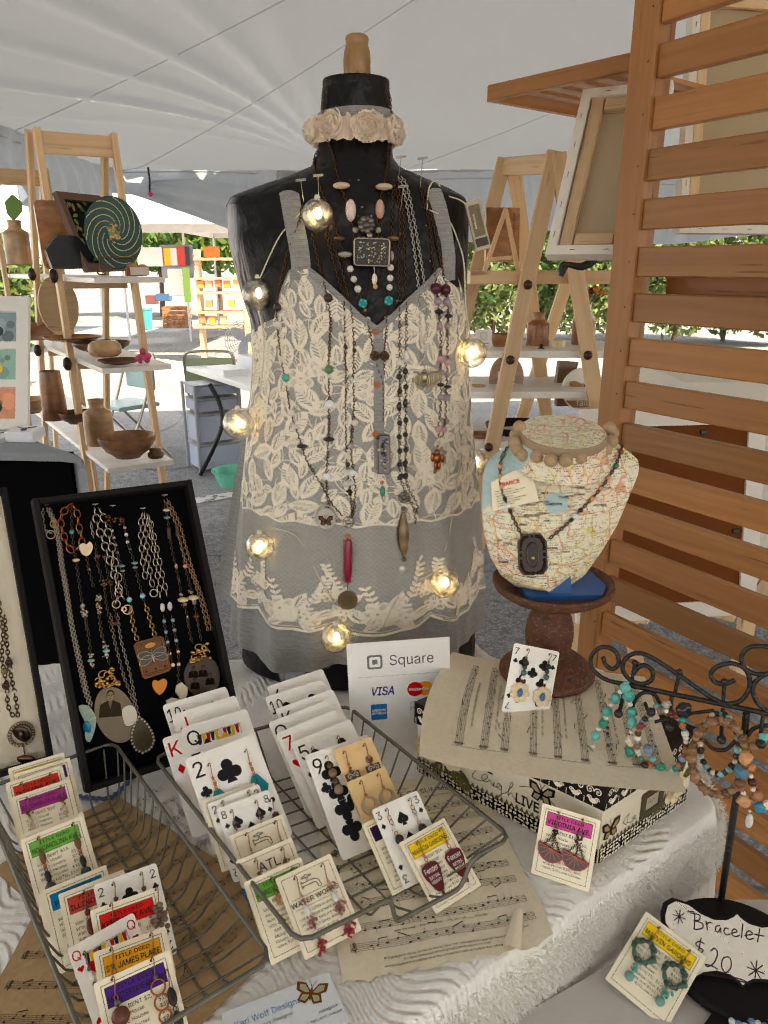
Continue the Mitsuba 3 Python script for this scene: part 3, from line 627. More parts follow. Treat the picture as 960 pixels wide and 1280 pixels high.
# ---- printed music
INK = V(.035, .028, .022)
def staff(mb, x0, x1, y, sp=.0016, z=.0004, fn=None, notes=10, seed=0, lyr=None, w=.00026, ink=INK, bars=3):
    r = random.Random(seed); n = 24
    for k in range(5):
        yy = y - k * sp; xs = np.linspace(x0, x1, n); a = np.column_stack([xs, np.full(n, yy - w / 2), np.full(n, z)]); b = a + [0, w, 0]; P = np.stack([a, b])
        mb.grid(P if fn is None else fn(P.reshape(-1, 3)).reshape(P.shape), ink)
    def box_(xa, ya, xb, yb): mb.flat(sbox(xa, ya, xb, yb), z + .00005, ink, fn)
    for k in range(bars + 1): xx = x0 + (x1 - x0) * k / bars; box_(xx - w / 2, y - 4 * sp, xx + w / 2, y)
    mb.flat(unary_union([Point(x0 + sp * 1.6, y - 2.6 * sp).buffer(sp * .9, quad_segs=3).boundary.buffer(sp * .2), LineString([(x0 + sp * 1.6, y + sp), (x0 + sp * 1.9, y - 5 * sp)]).buffer(sp * .16), Point(x0 + sp * 1.9, y - .2 * sp).buffer(sp * .7, quad_segs=3).boundary.buffer(sp * .15)]), z + .0001, ink, fn)
    px = None
    for k in range(notes):
        x = x0 + (x1 - x0) * (.09 + .9 * (k + r.random() * .4) / notes); yy = y - sp * r.choice((0, .5, 1, 1.5, 2, 2.5, 3, 3.5, 4))
        mb.flat(affinity.rotate(affinity.scale(Point(x, yy).buffer(sp * .62, quad_segs=3), 1.15, .8), 20), z + .0001, ink, fn)
        up = r.random() < .6; yt = yy + (3.2 if up else -3.2) * sp; box_(x + sp * .5, min(yy, yt), x + sp * .5 + .0003, max(yy, yt))
        if px and r.random() < .55 and up == px[2]: mb.flat(LineString([(px[0], px[1]), (x + sp * .5, yt)]).buffer(sp * .24, cap_style=2), z + .00015, ink, fn); px = None
        else: px = (x + sp * .5, yt, up)
    if lyr: mb.text(lyr, sp * 1.25, (x0 + x1) / 2, y - 7.3 * sp, z, ink, maxw=(x1 - x0) * .96, fn=fn)
def paper_fn(M): return lambda v: v @ M[:3, :3].T + M[:3, 3]
scene['old_paper'] = two({'type': 'diffuse', 'reflectance': proc(lambda p, n, uv: mix((.74, .645, .47), (.82, .735, .57), fbm(p.x * 25, p.y * 25, p.z * 25, 3)) * (.93 + .1 * noise(p.x * 300, p.y * 300, p.z * 300)))})
scene['brown_paper'] = two({'type': 'diffuse', 'reflectance': proc(lambda p, n, uv: mix((.36, .235, .115), (.47, .32, .17), fbm(p.x * 20, p.y * 20, p.z * 20, 3)) * (.9 + .15 * noise(p.x * 250, p.y * 250, 0)))})
def sheet(name, label, o_px, x_px, w, h, mat, z, fill, outline=None, curl=0.0, ink=INK):
    o, xp = onz(*o_px, z), onz(*x_px, z); M = frame(o, xp - o, np.cross([0, 0, 1], xp - o))
    k = thing(name, label, 'sheet music', None)
    f0 = paper_fn(M)
    def fn(v):
        v = np.array(v, float); v[:, 2] += .0012 * np.sin(v[:, 0] * 60 + 1) * np.sin(v[:, 1] * 45) + .0012 + curl * np.clip(np.maximum(.03 - v[:, 1], v[:, 0] - w + .025), 0, 1) ** 2 * 30
        return f0(v)
    out = outline or Polygon([(0, 0), (w, .003), (w - .002, h), (.002, h - .002)])
    m = MB()
    for g in split_long(out, .012):
        for y in np.arange(-.02, h + .02, .012): m.flat(g.intersection(sbox(-1, y, 1, y + .012)), 0, fn=fn)
    put(k + '__paper', m, mat); m = MB(); fill(m, fn); put(k + '__printed_music', m, 'print_matte'); return k
def fill_a(m, fn):
    m.text('THE LAST ROSE OF SUMMER', .0085, .115, .252, .0004, INK, maxw=.15, fn=fn); m.text('Old Irish Air', .0035, .115, .265, .0004, INK, fn=fn); m.text('Arranged for Voice and Piano', .003, .175, .243, .0004, INK, fn=fn); m.text('PIANO', .004, .02, .236, .0004, INK, fn=fn)
    y = .228
    for k in range(4):
        staff(m, .014, .212, y, .0022, fn=fn, notes=22, seed=k, lyr=['The morn - ing light was fall - ing on the gar - den and the stream', 'LEAVES__ LEAVES__ OF   MINE TO KEEP   MINE TO KEEP', 'in the soft blos-som of  the long ____ and the sweet ___ When the', 'with the swal - low of  spring  - ing  up - on ____  And the'][k], w=.00035)
        staff(m, .014, .212, y - .024, .0022, fn=fn, notes=18, seed=k + 20, w=.00035); y -= .054
    m.text('© Copyright 1930 by Old Music House, New York. International Copyright Secured.', .0024, .11, .020, .0004, INK, maxw=.19, fn=fn)
    m.text('All Rights Reserved Including Public Performance for Profit', .0024, .11, .0155, .0004, INK, maxw=.15, fn=fn); m.text('Any arrangement or adaptation of this composition without consent is an infringement', .0024, .11, .0105, .0004, INK, maxw=.19, fn=fn); m.text('Made in U.S.A.', .0024, .19, .026, .0004, INK, fn=fn)
ragged = [(x, .002 * math.sin(x * 190) + .0015 * math.sin(x * 431) + .002) for x in np.linspace(0, .205, 40)]
sheet('sheet_music', 'yellowed sheet music lying under the right wire basket with torn lower edge', (429, 1233), (651, 1190), .225, .285, 'old_paper', ZT + .0025, fill_a, Polygon(ragged + [(.222, .012), (.226, .05), (.224, .283), (.003, .285)]), curl=.0)
k = labels and 'sheet_music'
m = MB(frame(onz(651, 1188, ZT + .006), onz(655, 1126, ZT + .006) - onz(651, 1188, ZT + .006), onz(600, 1160, ZT) - onz(651, 1188, ZT)))
m.grid(np.array([[(t * .05, s * .018 * (1 - .5 * t), .003 * math.sin(s * 2.6)) for s in np.linspace(0, 1, 6)] for t in np.linspace(0, 1, 6)]), flip=True); put('sheet_music__folded_corner', m, 'old_paper')
def fill_b(m, fn):
    y = .30
    for k in range(9): staff(m, .012, .205, y, .0019, fn=fn, notes=20, seed=40 + k, lyr='sing to me once more of days gone by' if k % 3 == 0 else None, w=.00032); y -= .033 if k % 3 else .027
    m.text('VERSE AND REFRAIN', .005, .06, .318, .0004, INK, fn=fn)
sheet('sheet_music', 'brown aged sheet music lying beneath the left wire basket', (232, 1302), (345, 1190), .165, .34, 'brown_paper', ZT + .0025, fill_b, Polygon([(0, 0), (.165, 0), (.163, .335), (.1, .34), (.0, .338)]))
sheet('sheet_music', 'dark brown sheet music at the lower left corner left of the baskets', (-60, 1330), (160, 1330), .165, .2, 'brown_paper', ZT + .0020, lambda m, fn: [staff(m, .012, .155, .18 - .034 * k, .0019, fn=fn, notes=15, seed=70 + k, lyr='la la la' if k % 2 else None, w=.00032) for k in range(5)])
# faded blue print on the towel
bl = thing('blue_ribbon', 'frayed faded blue ribbon trailing under the baskets on the white towel', 'ribbon')
P = [onz(x, y, ZT + .0035) for x, y in ((96, 996), (118, 998), (140, 996), (158, 980), (176, 958), (200, 945), (232, 968), (262, 1018), (300, 1100), (330, 1160), (352, 1196))]
P = spline(P, 10); tn = np.gradient(P, axis=0); sd = np.cross(tn, [0, 0, 1]); sd /= np.linalg.norm(sd, axis=1)[:, None]
wq = .0045 + .0016 * np.sin(np.arange(len(P)) * 1.7) ; m = MB(); m.grid(np.stack([P + sd * wq[:, None] * a + V(0, 0, .001 * (1 - a * a)) + rg.normal(size=P.shape) * .0004 for a in (-1, -.5, 0, .5, 1)]), C(92, 110, 150)); put(bl, m, 'print_matte')

# ---------------------------------------------------------------- wire baskets
WIRE = C(112, 108, 96)
scene['basket_wire'] = two(prin(proc(lambda p, n, uv: mix((.10, .092, .072), (.19, .175, .14), fbm(p.x * 90, p.y * 90, p.z * 90, 3))), roughness=.45, metallic=.5))
def basket(label, BL, FL, FR, BR, zr, zf, nc, nl, dip=None):
    k = thing('wire_basket', label, 'basket', 'wire baskets on the towel'); BL, FL, FR, BR = (np.array([*p, zr]) for p in (BL, FL, FR, BR))
    ctr = (BL + FL + FR + BR) / 4; ins_ = .72; fl = [ctr + (p - ctr) * np.array([ins_ + .06, ins_ + .06, 0]) + V(0, 0, zf - zr) for p in (BL, FL, FR, BR)]
    def front(t): p = FL * (1 - t) + FR * t; return p + V(0, 0, 0 if not dip else -dip * (1 / (1 + np.exp(-(t - .40) / .006)) - 1 / (1 + np.exp(-(t - .76) / .014))))
    pts = []
    def cor(a, b, c, r=.014): u1, u2 = unit(a - b), unit(c - b); return [b + u1 * r, b + (u1 + u2) * r * .3, b + u2 * r]
    fr = [front(t) for t in np.linspace(.06, .94, 120 if dip else 4)]
    pts = cor(BR, BL, FL) + cor(BL, FL, FR) + fr + cor(FL, FR, BR) + cor(FR, BR, BL); pts = [p for p in pts]
    m = MB(); m.tube(pts, .0025, WIRE, 8, closed=True); put(k + '__rim', m, 'basket_wire')
    f = lambda A, B, t: A * (1 - t) + B * t
    for i in range(nc):
        t = (i + .6) / nc; A, B = f(BL, FL, t), f(BR, FR, t); a, b = f(fl[0], fl[1], t), f(fl[3], fl[2], t)
        u = unit(A - a); w = unit(b - a); P = [A, a + u * .011, a + (u + w) * .0035, a + w * .011, b - w * .011, b + (unit(B - b) - w) * .0035, b + unit(B - b) * .011, B]
        m = MB(); m.tube(P, .0013, WIRE, 6); put(k + '__cross_wire', m, 'basket_wire')
    for i in range(nl):
        t = (i + .5) / nl; A, B = f(BL, BR, t), front(t); a, b = f(fl[0], fl[3], t), f(fl[1], fl[2], t)
        u = unit(A - a); w = unit(b - a); dz = V(0, 0, -.0021); P = [A, a + u * .011 + dz, a + (u + w) * .0035 + dz, a + w * .011 + dz, b - w * .011 + dz, b + (unit(B - b) - w) * .0035 + dz, b + unit(B - b) * .011 + dz, B]
        m = MB(); m.tube(P, .0013, WIRE, 6); put(k + '__long_wire', m, 'basket_wire')
    return k
basket('low bronze wire basket on the left holding property cards with earrings', (-.486, .7585), (-.2277, .4285), (-.1016, .527), (-.36, .857), .95, .8965, 17, 6)
basket('low bronze wire basket in the middle with notched front rim holding rows of playing cards', (-.297, .825), (-.079, .543), (.1417, .68), (-.054, .945), .95, .8965, 12, 7, .034)

def pose(o, yaw, tilt, roll):
    y, t, r = map(math.radians, (yaw, tilt, roll)); Rx = np.eye(4); c, s = math.cos(math.pi / 2 - t), math.sin(math.pi / 2 - t); Rx[1:3, 1:3] = [[c, -s], [s, c]]
    return trans(*o) @ rotz(y) @ Rx @ rotz(r)
def rrect(w, h, r): return sbox(-w / 2 + r, r, w / 2 - r, h - r).buffer(r, quad_segs=4)
# ---------------------------------------------------------------- the payment sign
sg = thing('payment_sign', 'white standing card sign listing accepted payment cards in front of the dress', 'sign')
M = pose((.026, .932, .893), 4.8, 3.5, 1.9); m = MB(M); m.prism(sbox(-.0725, 0, .0725, .163), -.0012, 0, (.78, .77, .74)); put(sg + '__card', m, 'satin')
m = MB(M); G = V(.09, .09, .095); x0, y0 = -.046, .139
ico = sbox(-.0105, -.0105, .0105, .0105).buffer(0); q = lambda a, r: sbox(-a + r, -a + r, a - r, a - r).buffer(r)
m.flat(affinity.translate(q(.0108, .004).difference(q(.0077, .0022)), x0 + .012, y0 - .006), .0003, V(.17, .17, .18)); m.flat(affinity.translate(q(.0038, .0012), x0 + .012, y0 - .006), .0003, V(.17, .17, .18))
m.text('Square', .0155, .018, .1265, .0003, G, maxw=.062)
m.flat(sbox(-.058, .1105, .068, .1109), .0003, V(.25, .25, .25))
nv = C(20, 40, 120); M2 = np.eye(4); M2[0, 1] = .18
vis = lambda P: (P @ M2[:3, :3].T + M2[:3, 3])
m.text('VISA', .0125, -.040, .0815, .0003, nv, bold=True, maxw=.034, fn=vis); m.flat(Polygon([(-.0405, .0945), (-.0375, .0945), (-.036, .088)]), .0004, C(230, 150, 30))
for x, c in ((.0215, C(200, 25, 30)), (.036, C(235, 150, 30))): m.flat(Point(x, .087).buffer(.0112), .0003 if c[1] > .1 else .0005, c)
m.text('MasterCard', .0042, .0285, .0850, .0008, (.8, .8, .8), bold=True, maxw=.03)
m.flat(sbox(-.0425, .043, -.0195, .0675), .0003, C(40, 110, 175)); m.text('AMERICAN', .0034, -.031, .0565, .0006, (.8, .82, .85), True and 'c', True, .02); m.text('EXPRESS', .0034, -.031, .0515, .0006, (.8, .82, .85), 'c', True, .02)
m.flat(sbox(.0135, .046, .050, .0675).difference(sbox(.0141, .0466, .0494, .0669)), .0003, V(.25, .25, .25)); m.text('DISCOVER', .0055, .0318, .0545, .0003, (.12, .12, .12), maxw=.032)
put(sg + '__printing', m, 'print_matte')
m = MB(M); m.add([(-.02, 0, -.002), (.02, 0, -.002), (.015, .11, -.003), (-.015, .11, -.003), (-.02, 0, -.05), (.02, 0, -.05)], [[0, 1, 2, 3], [3, 2, 5, 4]], (.7, .7, .68)); put(sg + '__easel_back', m, 'satin')

# ---------------------------------------------------------------- the keepsake box, its curled music sheet
bx = thing('keepsake_box', 'decorative cream paper box with black scrollwork lid edge and white roses', 'box')
BF, BR_, BL_ = V(.247, .703), V(.392, .812), V(.045, .873); BB = BL_ + BR_ - BF; zb0, zb1 = ZT + .002, 1.001
boxp = Polygon([BF, BR_, BB, BL_])
scene['box_paper'] = two({'type': 'diffuse', 'reflectance': proc(lambda p, n, uv: mix((.60, .535, .41), (.70, .64, .52), fbm(p.x * 30, p.y * 30, p.z * 30, 3)))})
m = MB(); m.prism(boxp, zb0, zb1 - .03, side=None); put(bx + '__body', m, 'box_paper')
m = MB(); m.prism(boxp.buffer(.0028, join_style=2), zb1 - .032, zb1, C(16, 13, 12)); put(bx + '__lid', m, 'satin')
def face(a, b, z): d = np.append(unit(b - a), 0); return frame(np.append(a, z) , d, V(0, 0, 1))
Lf, Lr = np.linalg.norm(BF - BL_), np.linalg.norm(BR_ - BF)
CREAM = C(226, 214, 188)
def scroll(cx, cy, s, sg=1, turns=1.5, r=1.0): t = np.linspace(0, turns * 6.283, 30); R = s * (1 - t / (turns * 6.9)); return LineString(np.column_stack([cx + sg * R * np.cos(t), cy + R * np.sin(t)]))
def lace_strip(L, seed):
    g = []; n = max(3, int(L / .021)); d = L / n
    for k in range(n):
        x = (k + .5) * d
        g += [scroll(x - d * .23, .019, .0048).buffer(.0006), scroll(x + d * .23, .019, .0048, -1).buffer(.0006), scroll(x - d * .2, .0095, .003, -1).buffer(.0006), scroll(x + d * .2, .0095, .003).buffer(.0006)]
        g += [affinity.rotate(affinity.scale(Point(x, .007).buffer(.0032, quad_segs=3), .4, 1), a, origin=(x, .010)) for a in (-50, -25, 0, 25, 50)] + [Point(x, .0045 - .0026 * q).buffer(.0008) for q in range(3)] + [Point(x - d / 2, .008 - .002 * q).buffer(.0007) for q in range(4)]
    return unary_union(g)
def damask(L, h, seed):
    r = random.Random(seed); g = []
    for x in np.arange(.004, L, .0058):
        for y in np.arange(.003, h, .0055): g.append(affinity.rotate(affinity.scale(Point(x + r.uniform(-.001, .001), y + r.uniform(-.001, .001)).buffer(.0026, quad_segs=2), 1, r.uniform(.4, .9)), r.uniform(0, 180)))
    return unary_union(g)
for a, b, L, s_ in ((BL_, BF, Lf, 1), (BF, BR_, Lr, 2)):
    m = MB(face(a, b, zb1 - .032)); m.flat(affinity.scale(lace_strip(L, s_), 1, 1.12, origin=(0, 0)), .0037, C(225, 216, 200)); put(bx + '__scrollwork', m, 'print_matte', 'white scrollwork on the black lid edge', 'stuff')
    m = MB(face(a, b, zb0)); m.flat(sbox(.001, .001, L - .001, .021), .0006, C(18, 15, 14)); m.flat(damask(L, .020, s_).intersection(sbox(.001, .001, L - .001, .021)), .0012, C(215, 205, 185))
    tri = unary_union([Polygon([(x, .0215), (x + .006, .0215), (x + .003, .0275)]) for x in np.arange(.002, L - .008, .0072)]); m.flat(tri, .0009, C(96, 82, 58)); put(bx + '__damask_border', m, 'print_matte')
Mf = face(BL_, BF, zb0)
m = MB(Mf); m.text('LOVE', .012, .100, .053, .0006, C(40, 24, 24), bold=True, maxw=.040); m.text('LIVE', .0135, .170, .030, .0006, C(44, 36, 30), bold=True, maxw=.032)
lg = [[(.088, .047), (.084, .054), (.090, .060), (.100, .058), (.094, .046), (.090, .036), (.098, .034), (.106, .037), (.113, .046), (.108, .048), (.104, .041), (.110, .037), (.116, .043)], [(.116, .043), (.121, .037), (.123, .043), (.121, .037), (.127, .038), (.132, .043), (.128, .044), (.127, .038), (.133, .037), (.133, .043), (.133, .028), (.128, .024), (.134, .031), (.141, .037)], [(.141, .037), (.149, .052), (.146, .054), (.143, .034), (.147, .040), (.150, .036), (.154, .033)], [(.158, .055), (.180, .062), (.205, .052), (.212, .040)]]
for s_ in lg: m.stroke(spline([np.array(p) for p in s_], 5), .0008, .0006, C(60, 50, 42))
put(bx + '__lettering', m, 'print_matte')
# butterfly, roses and leaves printed in relief on the front and the right side
def butterfly(mb, x, y, s, z, dark, tint):
    for sg_ in (-1, 1):
        w1 = Polygon([(x, y), (x + sg_ * s * .5, y + s * .75), (x + sg_ * s, y + s * .8), (x + sg_ * s * .95, y + s * .3), (x + sg_ * s * .35, y - .02 * s)]).buffer(.08 * s); w2 = Polygon([(x, y), (x + sg_ * s * .6, y), (x + sg_ * s * .75, y - s * .5), (x + sg_ * s * .3, y - s * .62)]).buffer(.08 * s)
        for w in (w1, w2): mb.flat(w, z, dark); mb.flat(affinity.scale(w, .62, .62), z + .0003, tint)
    mb.flat(affinity.scale(Point(x, y).buffer(s * .1), 1, 5), z + .0005, dark)
    for sg_ in (-1, 1): mb.flat(LineString([(x, y + s * .5), (x + sg_ * s * .25, y + s)]).buffer(s * .02), z + .0005, dark)
m = MB(Mf); butterfly(m, .188, .058, .016, .0007, C(30, 26, 24), C(150, 140, 120)); put(bx + '__printed_butterfly', m, 'print_matte')
def rose(mb, x, y, r, z, c0, c1, seed):
    rr_ = random.Random(seed)
    for L in range(5):
        n = 7 - L; R = r * (1 - L * .19)
        for k in range(n):
            a = 6.283 * (k + rr_.random() * .4) / n + L; p = affinity.rotate(affinity.scale(Point(x + R * .55 * math.cos(a), y + R * .55 * math.sin(a)).buffer(R * .52, quad_segs=4), 1, .8), math.degrees(a)); t = rr_.random()
            mb.flat(p, z + .00025 * (L * 7 + k), c0 * (1 - t) + c1 * t)
m = MB(Mf)
for k, (x, y, an) in enumerate(((.050, .040, -70), (.064, .036, -40), (.074, .030, -65), (.040, .034, -110), (.028, .046, -150), (.060, .024, -20))): m.flat(affinity.translate(leaf(.03, .012, an, 5), x - .0, y), .0008 + .0002 * k, C(92, 88, 50) * (.7 + .1 * k)); 
rose(m, .026, .052, .021, .0024, C(238, 228, 200), C(205, 190, 150), 1); rose(m, .058, .052, .019, .0042, C(240, 230, 204), C(212, 198, 160), 2); rose(m, .012, .046, .012, .0062, C(232, 220, 190), C(200, 186, 146), 5); put(bx + '__floral_print', m, 'print_matte', 'cream roses with green leaves on the box front', 'stuff')
Mr = face(BF, BR_, zb0); m = MB(Mr); rose(m, .145, .038, .022, .0018, C(228, 212, 176), C(196, 178, 138), 3)
for k, (x, y, an) in enumerate(((.12, .045, 110), (.15, .052, 60), (.165, .045, 20), (.13, .028, 200))): m.flat(affinity.translate(leaf(.028, .011, an, 4), x, y), .0009 + .0002 * k, C(96, 88, 48) * (.7 + .1 * k))
butterfly(m, .018, .040, .015, .0012, C(40, 34, 26), C(150, 128, 90)); m.stroke(spline([V(.05, .03), V(.043, .038), V(.052, .045), V(.05, .034), V(.062, .030), V(.066, .036), V(.06, .034), V(.07, .030)], 5), .0008, .0008, C(90, 84, 76)); put(bx + '__floral_print', m, 'print_matte', 'cream rose and leaves on the right side of the box', 'stuff')
m = MB(Mr); fr_ = sbox(.078, .026, .118, .058).buffer(.002).difference(sbox(.084, .032, .112, .052)); m.prism(fr_, .0, .0025, C(96, 86, 66)); m.flat(sbox(.083, .031, .113, .053), .0008, C(222, 210, 184)); m.stroke(spline([V(.09, .040), V(.093, .046), V(.096, .039), V(.1, .044), V(.106, .041)], 4), .0006, .001, C(90, 80, 70)); put(bx + '__label_holder', m, 'old_metal')
# curled sheet on the lid
sh = thing('sheet_music', 'large cream sheet music draped over the box lid beneath the rusty pedestal', 'sheet music')
zc = zb1 + .0045
c00, c10, c01 = onz(524, 950, zc + .008), onz(858, 990, zc + .002), onz(566, 818, zc); c11 = onz(806, 846, zc)
def fn_s(v):
    v = np.array(v, float); s_, t = v[:, 0] / .30, v[:, 1] / .24
    P = (c00 * (1 - s_[:, None]) + c10 * s_[:, None]) * (1 - t[:, None]) + (c01 * (1 - s_[:, None]) + c11 * s_[:, None]) * t[:, None]
    P[:, 2] = zc + v[:, 2] * .8 + .020 * np.clip(.22 - s_, 0, 1) * (1 - t) * 2.0 + .012 * np.clip(.12 - s_, 0, 1) * 3
    P[:, 0] -= .014 * np.sin(t * 3.1) * np.clip(1 - s_ * 4, 0, 1)
    P[:, 2] += .002 * np.sin(s_ * 7) * (1 - t)
    return P
g_ = np.stack(np.meshgrid(np.linspace(0, .30, 60), np.linspace(0, .24, 40)), -1); P = fn_s(np.column_stack([g_.reshape(-1, 2), np.zeros(2400)])).reshape(40, 60, 3)
m = MB(); m.grid(P); put(sh + '__paper', m, 'old_paper')
m = MB()
for gidx, x in enumerate((.040, .068, .093, .128, .158, .190, .222, .250, .275)):       # staves run up the sheet
    def fr_(v, x=x): v = np.asarray(v); return fn_s(np.column_stack([x - v[:, 1], v[:, 0], v[:, 2] + .0006]))
    staff(m, .038, .215, 0, .0020, fn=fr_, notes=15, seed=90 + gidx, w=.0004, bars=3)
    if gidx % 3 < 2: m.text('won - der - ing who you are and where you go', .0032, .125, -.0165, .0004, INK, maxw=.16, fn=fr_)
for a, b in ((.040, .103), (.128, .200), (.222, .284)):
    L = np.linspace(a - .004, b, 20); q_ = np.stack([np.column_stack([L, np.full(20, .036 - w_), np.full(20, .001)]) for w_ in (0, .0004)]); m.grid(fn_s(q_.reshape(-1, 3)).reshape(2, 20, 3), INK)
put(sh + '__printed_music', m, 'print_matte')
# ---------------------------------------------------------------- cards and earrings
WHITE, IVORY, KRAFT = C(240, 236, 228), C(240, 228, 200), C(232, 196, 140)
BLK, RED = V(.02, .02, .022), C(190, 25, 30)
def suit(s, h):
    P = lambda x, y, r: Point(x, y).buffer(r, quad_segs=5)
    if s == 'h': g = unary_union([P(-.24, .62, .25), P(.24, .62, .25), Polygon([(-.45, .50), (.45, .50), (0, 0), ]), sbox(-.2, .4, .2, .62)])
    elif s == 'd': g = Polygon([(0, 0), (.36, .5), (0, 1), (-.36, .5)])
    elif s == 'c': g = unary_union([P(0, .73, .24), P(-.27, .38, .24), P(.27, .38, .24), P(0, .48, .12), Polygon([(-.22, 0), (.22, 0), (.05, .4), (-.05, .4)])])
    else: g = unary_union([P(-.23, .40, .22), P(.23, .40, .22), Polygon([(-.43, .46), (.43, .46), (0, 1)]), Polygon([(-.2, 0), (.2, 0), (.04, .4), (-.04, .4)])])
    return affinity.scale(affinity.translate(g, 0, -.5), h, h, origin=(0, 0))
PIPS = {2: [(0, .82), (0, .18)], 3: [(0, .82), (0, .5), (0, .18)], 5: [(-1, .82), (1, .82), (0, .5), (-1, .18), (1, .18)], 7: [(-1, .82), (1, .82), (-1, .5), (1, .5), (0, .66), (-1, .18), (1, .18)],
        8: [(-1, .82), (1, .82), (-1, .5), (1, .5), (0, .66), (0, .34), (-1, .18), (1, .18)], 9: [(-1, .85), (1, .85), (-1, .62), (1, .62), (0, .5), (-1, .38), (1, .38), (-1, .15), (1, .15)], 10: [(-1, .85), (1, .85), (-1, .62), (1, .62), (0, .73), (0, .27), (-1, .38), (1, .38), (-1, .15), (1, .15)]}
NAMES = {'2': 'two', '3': 'three', '5': 'five', '7': 'seven', '8': 'eight', '9': 'nine', '10': 'ten', 'J': 'jack', 'Q': 'queen', 'K': 'king'}; SUITS = {'h': 'hearts', 'd': 'diamonds', 'c': 'clubs', 's': 'spades'}
def base_card(k, M, w, h, col, r=.003, bend=0.0):
    m = MB(M); m.prism(rrect(w, h, r), -.00035, 0, col); put(k + '__card', m, 'painted')
def playing(label, M, w, h, rank, su, group=None, mid=True):
    k = thing('playing_card', label, 'playing card', group); base_card(k, M, w, h, WHITE, h * .035)
    ink = RED if su in 'hd' else BLK; m = MB(M); z = .00035; big = w > .07; ih = .0185 if big else .0085
    for fl in (0, 1):
        if fl: m.M = M @ trans(0, h, 0) @ rotz(math.pi)
        m.text(rank, ih, -w / 2 + .0095 * (1.25 if big else .62), h - ih - (.008 if big else .005), z, ink, maxw=.018 if big else .0075); m.flat(affinity.translate(suit(su, ih * .72), -w / 2 + .0095 * (1.25 if big else .62), h - ih * 2.05 - (.006 if big else .004)), z, ink)
        if not big: m.text(rank, ih, w / 2 - .0095 * .62, h - ih - .005, z, ink, maxw=.0075); m.flat(affinity.translate(suit(su, ih * .72), w / 2 - .0095 * .62, h - ih * 2.05 - .004), z, ink)
    m.M = M
    if rank in 'JQK' and mid:
        fw, fy0, fy1 = w * .32, h * .12, h * .88; m.flat(sbox(-fw, fy0, fw, fy1).difference(sbox(-fw + .0004, fy0 + .0004, fw - .0004, fy1 - .0004)), z, BLK)
        Y_, Bk, Rd = C(225, 180, 40), V(.03, .03, .04), C(180, 40, 35)
        for i, c in enumerate((Bk, Y_, Rd, Bk, Y_, C(225, 215, 205), Rd, Bk, Y_, Rd)):
            x = -fw + .0008 + i * (2 * fw - .0016) / 10; m.flat(Polygon([(x, fy1 - .001), (x + fw * .19, fy1 - .001), (x + fw * .10, fy1 - .012), (x - .0, fy1 - .012 - (i % 3) * .003)]).intersection(sbox(-fw, fy0, fw, fy1)), z + .0001, c)
        m.flat(affinity.translate(suit(su, .016), -fw * .62, fy1 - .015), z + .0002, ink)
        hx, hy = fw * .22, fy1 - .026; m.flat(affinity.scale(Point(hx, hy).buffer(.0085, quad_segs=6), .8, 1.1), z + .0003, C(238, 226, 206)); 
        m.flat(affinity.scale(Point(hx, hy).buffer(.0125, quad_segs=6), .85, 1.1).difference(affinity.scale(Point(hx, hy - .001).buffer(.0085, quad_segs=6), .8, 1.1)), z + .0002, C(190, 150, 60)); m.flat(Polygon([(hx - .009, hy + .009), (hx + .009, hy + .009), (hx + .012, hy + .019), (hx + .005, hy + .014), (hx, hy + .020), (hx - .005, hy + .014), (hx - .012, hy + .019)]), z + .0004, Y_)
        for sx in (-1, 1): m.flat(affinity.scale(Point(hx + sx * .003, hy + .001).buffer(.0009), 1.6, .8), z + .0005, BLK)
        m.flat(sbox(hx - .0004, hy - .003, hx + .0004, hy + .0005), z + .0005, C(120, 90, 70)); m.flat(sbox(hx - .0018, hy - .0055, hx + .0018, hy - .0047), z + .0005, RED)
        for i in range(5):
            y = hy - .012 - i * .007
            if y > fy0 + .002: m.flat(Polygon([(-fw * .8 + i * .003, y), (fw * .9, y), (fw * .9, y - .0045), (-fw * .8 + i * .003, y - .0045)]), z + .0001, (Y_, Bk, Rd, Y_, Bk)[i]); m.flat(affinity.rotate(sbox(hx - .004, y - .004, hx, y), 45), z + .0003, (Bk, Y_, Y_, Rd, Y_)[i])
    elif rank.isdigit() and mid:
        ph = h * (.20 if big else .155) * (1.15 if rank in '23' else 1)
        for x, y in PIPS[int(rank)]: m.flat(affinity.rotate(affinity.translate(suit(su, ph), x * w * .22, (y - .5) * h * .82 + h * .5), 0 if y >= .5 else 180), z, ink)
    put(k + '__printing', m, 'print_matte'); return k
